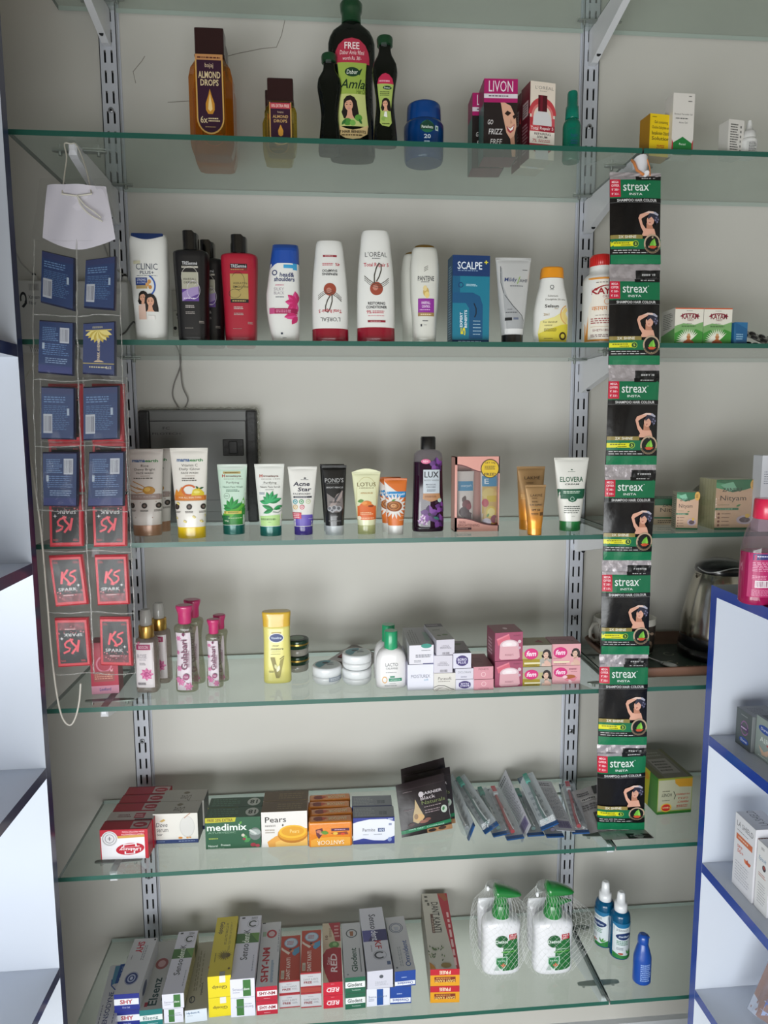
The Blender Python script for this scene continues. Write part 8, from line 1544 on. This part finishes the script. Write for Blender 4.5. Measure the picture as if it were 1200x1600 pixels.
# white and orange tie round the bracket tip
mb = MB(); tip = Vector((.914, -.242, ZS[1]-.017)); wm = M('dcdce0', .3, 0, .4)
mb.tube([tip+Vector((0, -.006, .004)), tip+Vector((.001, -.010, -.008)), tip+Vector((.002, -.014, -.022)), Vector((.918, YS-.002, ony(990, 272, YS).z))], lambda t: .011-.0055*t, wm, 12)
mb.tube([tip+Vector((-.011, .002, .004)), tip+Vector((-.012, -.009, -.004)), tip+Vector((-.009, -.015, -.018)), Vector((.912, YS-.004, ony(990, 274, YS).z))], .0022, M('d88850', .4), 8)
mb.tube([tip+Vector((.008, -.014, .0)), tip+Vector((.012, -.016, -.014)), Vector((.922, YS-.006, ony(990, 276, YS).z))], .0012, M('d88850', .4), 6)
mb.build('plastic_tie', strip)['label'] = 'white tie with orange band around the bracket tip'
# ================================================================== router behind the hanging strip
a, b2 = ony(22, 437, -.045), ony(203, 530, -.045); W = b2.x-a.x; H = a.z-ZS[2]-.0005
o = thing('fiber_router', 'white internet router box on the shampoo shelf behind the hanging perfume packs', 'router', ((a.x+b2.x)/2, -.0265, ZS[2]+.0003))
rw = M('c2c1be', .4, 0, .2); mb = MB(); mb.bbox(-W/2, W/2, -.0185, .022, 0, H, rw, .004, 3, True)
q = Quad((-W/2, -.0185, H), (W/2, -.0185, H), (-W/2, -.0185, 0), (W/2, -.0185, 0)); cv = Cv()
cv.O(.07, .25, .03, .09, .42, '1c1c20', 150, 420).P([(.05, .36), (.085, .30), (.10, .24), (.10, .32), (.07, .38)], '1c1c20').T('Xstream', .165, .23, .1, .05, '3c3c40', b=.01).T('Fiber', .15, .31, .065, .045, '3c3c40', b=.01).B(.12, .04, .22, .15, '606060', 14, 4, 'bcbab6').R(.88, .1, .93, .18, 'b0aeac').X(.86, .05, .9, .15, '808080', 4, 3)
for i in range(7): cv.S([(.10+i*.018, .90), (.114+i*.018, .98)], .005, '505050')
mb.art(cv, q); mb.build('case', o)
for x in (-W/2+W*.13, W/2-W*.05):
    m = MB(); m.lathe([(H-.001, .008), (H+.006, .0075), (H+.007, .0055), (H+.013, .0045)], rw, x, .006, 20); m.lathe([(H+.013, .003), (H+.0155, .0038), (H+.018, .002)], M('18181a'), x, .006, 12)
    m.tube(smooth([Vector(p) for p in ((x, .006, H+.017), (x-.01, .012, H+.022), (x-.03, .018, H+.045), (x-.045, .02, H+.09))], 5), .0014, M('a8a6a2', .5), 6); m.build('antenna_port', o)
mb = MB(); mb.tube(smooth([ony(x, y, -.05) for x, y in ((188, 524), (196, 519), (203, 509), (209, 503), (214, 509), (218, 520))], 5)+[], .0016, M('4c4a48', .5), 8)
tag(mb.build('black_cable'), 'short dark cable loop resting beside the router at the left upright', 'cable')
# white cable that loops down past the strips
mb = MB(); P_ = [Vector((-.075, -.0505, ZS[2]+.012))]+[Vector(p) for p in (( -.135, -.12, 1.60),)]+[ony(x, y, Y_) for x, y, Y_ in ((40, 672, -.268), (52, 745, -.2815), (64, 830, -.283), (73, 930, -.284), (80, 1014, -.284), (88, 1080, -.284), (97, 1120, -.284), (109, 1133, -.284), (118, 1121, -.2835), (124, 1095, -.2825), (126, 1068, -.2815))]
mb.tube(smooth(P_, 6), .0015, M('cfcac0', .45), 8)
tag(mb.build('white_cable'), 'thin white cable looping down at the left beside the red perfume packs', 'cable')
# switch board on the wall behind the shampoo bottles
a, b2 = ony(267, 452, -.012), ony(356, 526, -.012)
o = thing('switch_board', 'beige electrical switch board on the wall between the shampoo bottles', 'switch board', (a.x, 0, b2.z)); W, H = b2.x-a.x, a.z-b2.z; bm_ = M('a8a49a', .4, 0, .2)
m = MB(); m.bbox(0, W, -.010, -.0005, 0, H, bm_, .002, 2); m.build('back_plate', o)
m = MB(); m.bbox(W*.02, W*.24, -.0145, -.0101, H*.04, H*.54, bm_, .0012, 2); q = Quad((W*.02, -.0145, H*.54), (W*.24, -.0145, H*.54), (W*.02, -.0145, H*.04), (W*.24, -.0145, H*.04)); cv = Cv(); cv.E(.5, .16, .2, None, '101010').E(.5, .3, .16, None, '101010').E(.16, .74, .14, None, '101010').E(.84, .74, .14, None, '101010'); m.art(cv, q); m.build('socket', o)
m = MB(); m.bbox(W*.80, W*.98, -.0145, -.0101, H*.04, H*.9, bm_, .0012, 2); q = Quad((W*.8, -.0145, H*.9), (W*.98, -.0145, H*.9), (W*.8, -.0145, H*.04), (W*.98, -.0145, H*.04)); cv = Cv(); cv.O(.5, .6, .3, .28, .08, '787468', 0, 360, 4); m.art(cv, q); m.build('switch_cover', o)
# foil tablet strips on the shampoo shelf, right
def blister(label, p, rz, tilt, n=(5, 2), col='8c8a86'):
    mb = MB(); w, l = .036, .085; m_ = M(col, .28, .8); mb.box(-l/2, l/2, -w/2, w/2, 0, .0006, m_)
    for i in range(n[0]):
        for j in range(n[1]): mb.lathe([(.0006, .0062), (.003, .0055), (.0042, .003)], M('2c2c2c', .25, .3) if col != 'c8a030' else m_, -l/2+l*(i+.5)/n[0], -w/2+w*(j+.5)/n[1], 12, 1, 1, False)
    o = mb.build('tablet_strip'); o.location = p; o.rotation_euler = (tilt[0], tilt[1], rz); return tag(o, label, 'tablet strip', 'foil tablet strips')
pz = ZS[2]; x0 = ony(1150, 530, -.21).x
blister('silver foil tablet strip, lowest of the pile beside the blue box', Vector((x0+.035, -.20, pz+.004)), .25, (.10, .06))
blister('silver foil tablet strip sloping down over the others', Vector((x0+.024, -.222, pz+.017)), -.2, (.5, .32))
blister('silver foil tablet strip at the right edge of the picture', Vector((x0+.085, -.19, pz+.013)), .5, (.5, -.16))
blister('gold foil tablet strip on top of the pile', Vector((x0-.002, -.17, pz+.0195)), .1, (.35, .2), (5, 2), 'c8a030')
# ================================================================== goods in the right cabinet
ztop = onx(1122, 918, xr).z
# pink handwash on the cabinet top
loc = onz(1203, 946, ztop+.0205-.02+.0003); y0 = loc.y; a, b2 = ony(1170, 900, y0+.022), ony(1236, 900, y0+.022); W = b2.x-a.x; H = ony(1203, 779, y0+.022).z-ztop
pkl = clear('pink_liquid', 'c02c70', .74, .05, 1.45, 0, 40, 'a81c58'); clr2 = clear('clear_bottle', 'ecdce4', .12, .04, 1.45, 0, 40, 'd0c0c8')
b, L = bot([(0, .9, .9), (.02, .98, 1), (.3, 1, 1), (.52, .96, 1), (.68, .80, .9), (.80, .52, .7), (.82, .46, .62)], W, H, .044, clr2, 2.6, [(.50, pkl), (.82, clr2)])
c = MB(); c.lathe([(H*.81, W*.25), (H*.82, W*.27), (H*.985, W*.26), (H, W*.24)], M('d4204c', .3, 0, .5), 0, 0, 32)
lb = MB(); cv = Cv('b02464'); cv.P([(.05, .02), (.6, .02), (.6, .14), (.05, .16)], '2c2c6c').X(.14, .05, .5, .1, 'd0d0e8', 1, 3).X(.06, .2, .9, .42, 'e0a0bc', 6, 4, fill=.4).X(.06, .5, .4, .6, 'e0a0bc', 3, 5, fill=.4).B(.12, .62, .44, .78, '8c5070', 9, 3, 'e4dce0').B(.64, .7, .8, .96, '50303c', 10, 5, 'e4dce0').X(.06, .82, .5, .97, 'd88cac', 5, 6, fill=.4)
lb.art(cv, L.front(-W*.46, W*.46, H*.08, H*.5, .0006, 14, 4))
bottle('liquid_soap_bottle', 'clear bottle of pink liquid with red cap standing on the blue cabinet top', 'bottle', [('bottle_body', b), ('cap', c), ('back_label', lb)], (loc.x, loc.y+.022, ztop+.0004))
def sidebox(name, label, cat, far, near, ytop, zb, D, base, lf, ff=None, top=None, g=None):
    A, B = onz(*far, zb), onz(*near, zb); X = (A.x+B.x)/2; L_ = abs(A.y-B.y); ztp = onx(far[0], ytop, A.x).z
    return carton(name, label, cat, D, L_, ztp-zb, base, {'left': lf, **({'front': ff} if ff else {}), **({'top': top} if top else {})}, (X+D/2, (A.y+B.y)/2, zb+.0003), 0, g)
z1 = lvl(1122, 1160, xr); z2 = lvl(1116, 1370, xr); z3 = lvl(1103, 1572, xr)
f = Cv('4c5456'); f.O(.55, .45, .24, .2, .16, '8c5c90').R(.3, .4, .8, .52, '4c2c5c').X(.34, .42, .76, .5, 'c8b8d0', 1, 3).E(.55, .8, .3, .09, '2c4c98').T('Durex', .55, .8, .4, .07, 'd8dce8', b=.01).X(.3, .1, .8, .14, '9aa0a0', 1, 4)
t = Cv('8c8e90'); t.X(.2, .2, .8, .8, '6c6e70', 5, 3)
sidebox('condom_box', 'small dark grey box with violet ring on the top right shelf', 'box', (1146, 1159), (1175, 1177), 1102, z1, .05, '6c7072', f, None, t, 'small boxes in the right cabinet')
f = Cv('8c9894'); f.E(.5, .26, .36, .1, '2c4c98').T('Durex', .5, .26, .46, .07, 'd8dce8', b=.01).T('AIR', .5, .52, .5, .13, 'd0d8d4', b=0).P([(.2, .7), (.5, .8), (.8, .66), (.7, .86), (.4, .9)], 'c8a890').P([(.6, .6), (.9, .5), (.85, .66)], 'b84c50').X(.2, .92, .8, .96, 'c8d0cc', 1, 3)
t = Cv('7c7e80'); t.R(.1, .1, .9, .5, '404244').X(.2, .2, .8, .8, '5c5e60', 5, 3)
sidebox('condom_box', 'small pale green grey box nearer the edge on the top right shelf', 'box', (1176, 1178), (1210, 1199), 1114, z1, .05, '84908c', f, None, t, 'small boxes in the right cabinet')
f = Cv('dcdce2'); f.T('LA SHIELD', .5, .12, .8, .07, '3c3c44', b=-.002).X(.12, .2, .8, .22, '6c6c74', 1, 3).R(.1, .26, .9, .34, 'c86c48').X(.2, .28, .8, .32, 'e8c8b8', 1, 4).T('SPF', .3, .42, .26, .04, 'c86048').T('50+', .34, .48, .3, .05, 'c86048').leaf(.7, .56, .2, .12, 30, 'c85c38').leaf(.7, .56, .2, .12, 150, 'd87c50').leaf(.7, .56, .16, .1, 90, 'b84c30').X(.12, .62, .85, .9, 'a8a8b4', 7, 5, fill=.25)
t = Cv('c8c8ce'); t.T('LA SHIELD', .5, .4, .3, .8, '5c5c64', 90, 0)
ff = Cv('d0cfd4'); ff.X(.1, .1, .9, .9, 'b87868', 20, 3, fill=.3)
sidebox('sunscreen_box', 'tall white sunscreen box with orange band in the right cabinet', 'box', (1144, 1378), (1173, 1412), 1262, z2, .045, 'd4d4da', f, ff, t)
f = Cv('dededf'); f.X(.3, .06, .6, .1, '505058', 2, 3).T('Episoft', .45, .24, .6, .08, '4c7ca0', b=0, sh=.2).E(.6, .34, .14, .045, '3c3c44').E(.6, .33, .08, .025, 'a84c48').X(.2, .44, .8, .5, 'b07060', 2, 4).X(.2, .58, .85, .9, '9898a0', 8, 5, fill=.25)
sidebox('sunscreen_box', 'white cream box nearer the edge, beside the orange banded box', 'box', (1176, 1414), (1199, 1435), 1305, z2, .05, 'd6d6d8', f, ff, None)
# clear packets of brown and blue goods on the lowest board
A = onz(1153, 1573, z3+.003); B = onz(1196, 1604, z3+.003)
P0 = Vector((A.x+.004, A.y-.015, z3+.013)); P1 = Vector((B.x+.008, B.y-.03, z3+.013)); T0 = P0+Vector((.050, .0, .125)); T1 = P1+Vector((.060, -.02, .125))
mb = MB(); c0 = (P0+P1)/2; q = Quad(T0-c0, T1-c0, P0-c0, P1-c0, bulge=lambda u, v: .012*math.sin(PI*u)*math.sin(PI*v)+.002*math.sin(11*u+5*v), nu=8, nv=8, off0=.0012); n = 14; pf = clear('packet_film', 'eceef4', .1, .06, 1.5, .8, 45, 'd0d8ec')
o = thing('glove_packet', 'clear packet of brown and blue goods leaning on the lowest right shelf', 'packet', c0)
cv = Cv('9c7460'); cv.P([(.1, .1), (.5, .05), (.62, .4), (.5, .9), (.3, .98), (.34, .5)], 'b0bcdc').P([(.2, .12), (.46, .1), (.5, .35), (.36, .42)], '6c84c8').P([(.4, .5), (.52, .56), (.46, .86), (.36, .8)], '5070b8').P([(0, .78), (.2, .82), (.3, 1), (0, 1)], 'c8ccd4').P([(.7, .3), (1, .2), (1, 1), (.6, 1)], '8c6050')
im = MB(); vs = [q.map(a/n, b/n, -.004) for b in range(n+1) for a in range(n+1)]; im.add(vs, [(b*(n+1)+a, (b+1)*(n+1)+a, (b+1)*(n+1)+a+1, b*(n+1)+a+1) for b in range(n) for a in range(n)], M('9c7460', .5), True); q.off0 = -.0036; im.art(cv, q); im.build('contents', o)
for s_ in (0, -.014): 
    vs = [q.map(a/n, b/n, s_) for b in range(n+1) for a in range(n+1)]; mb.add(vs, [(b*(n+1)+a, (b+1)*(n+1)+a, (b+1)*(n+1)+a+1, b*(n+1)+a+1) for b in range(n) for a in range(n)], pf, True)
mb.build('clear_bag', o)
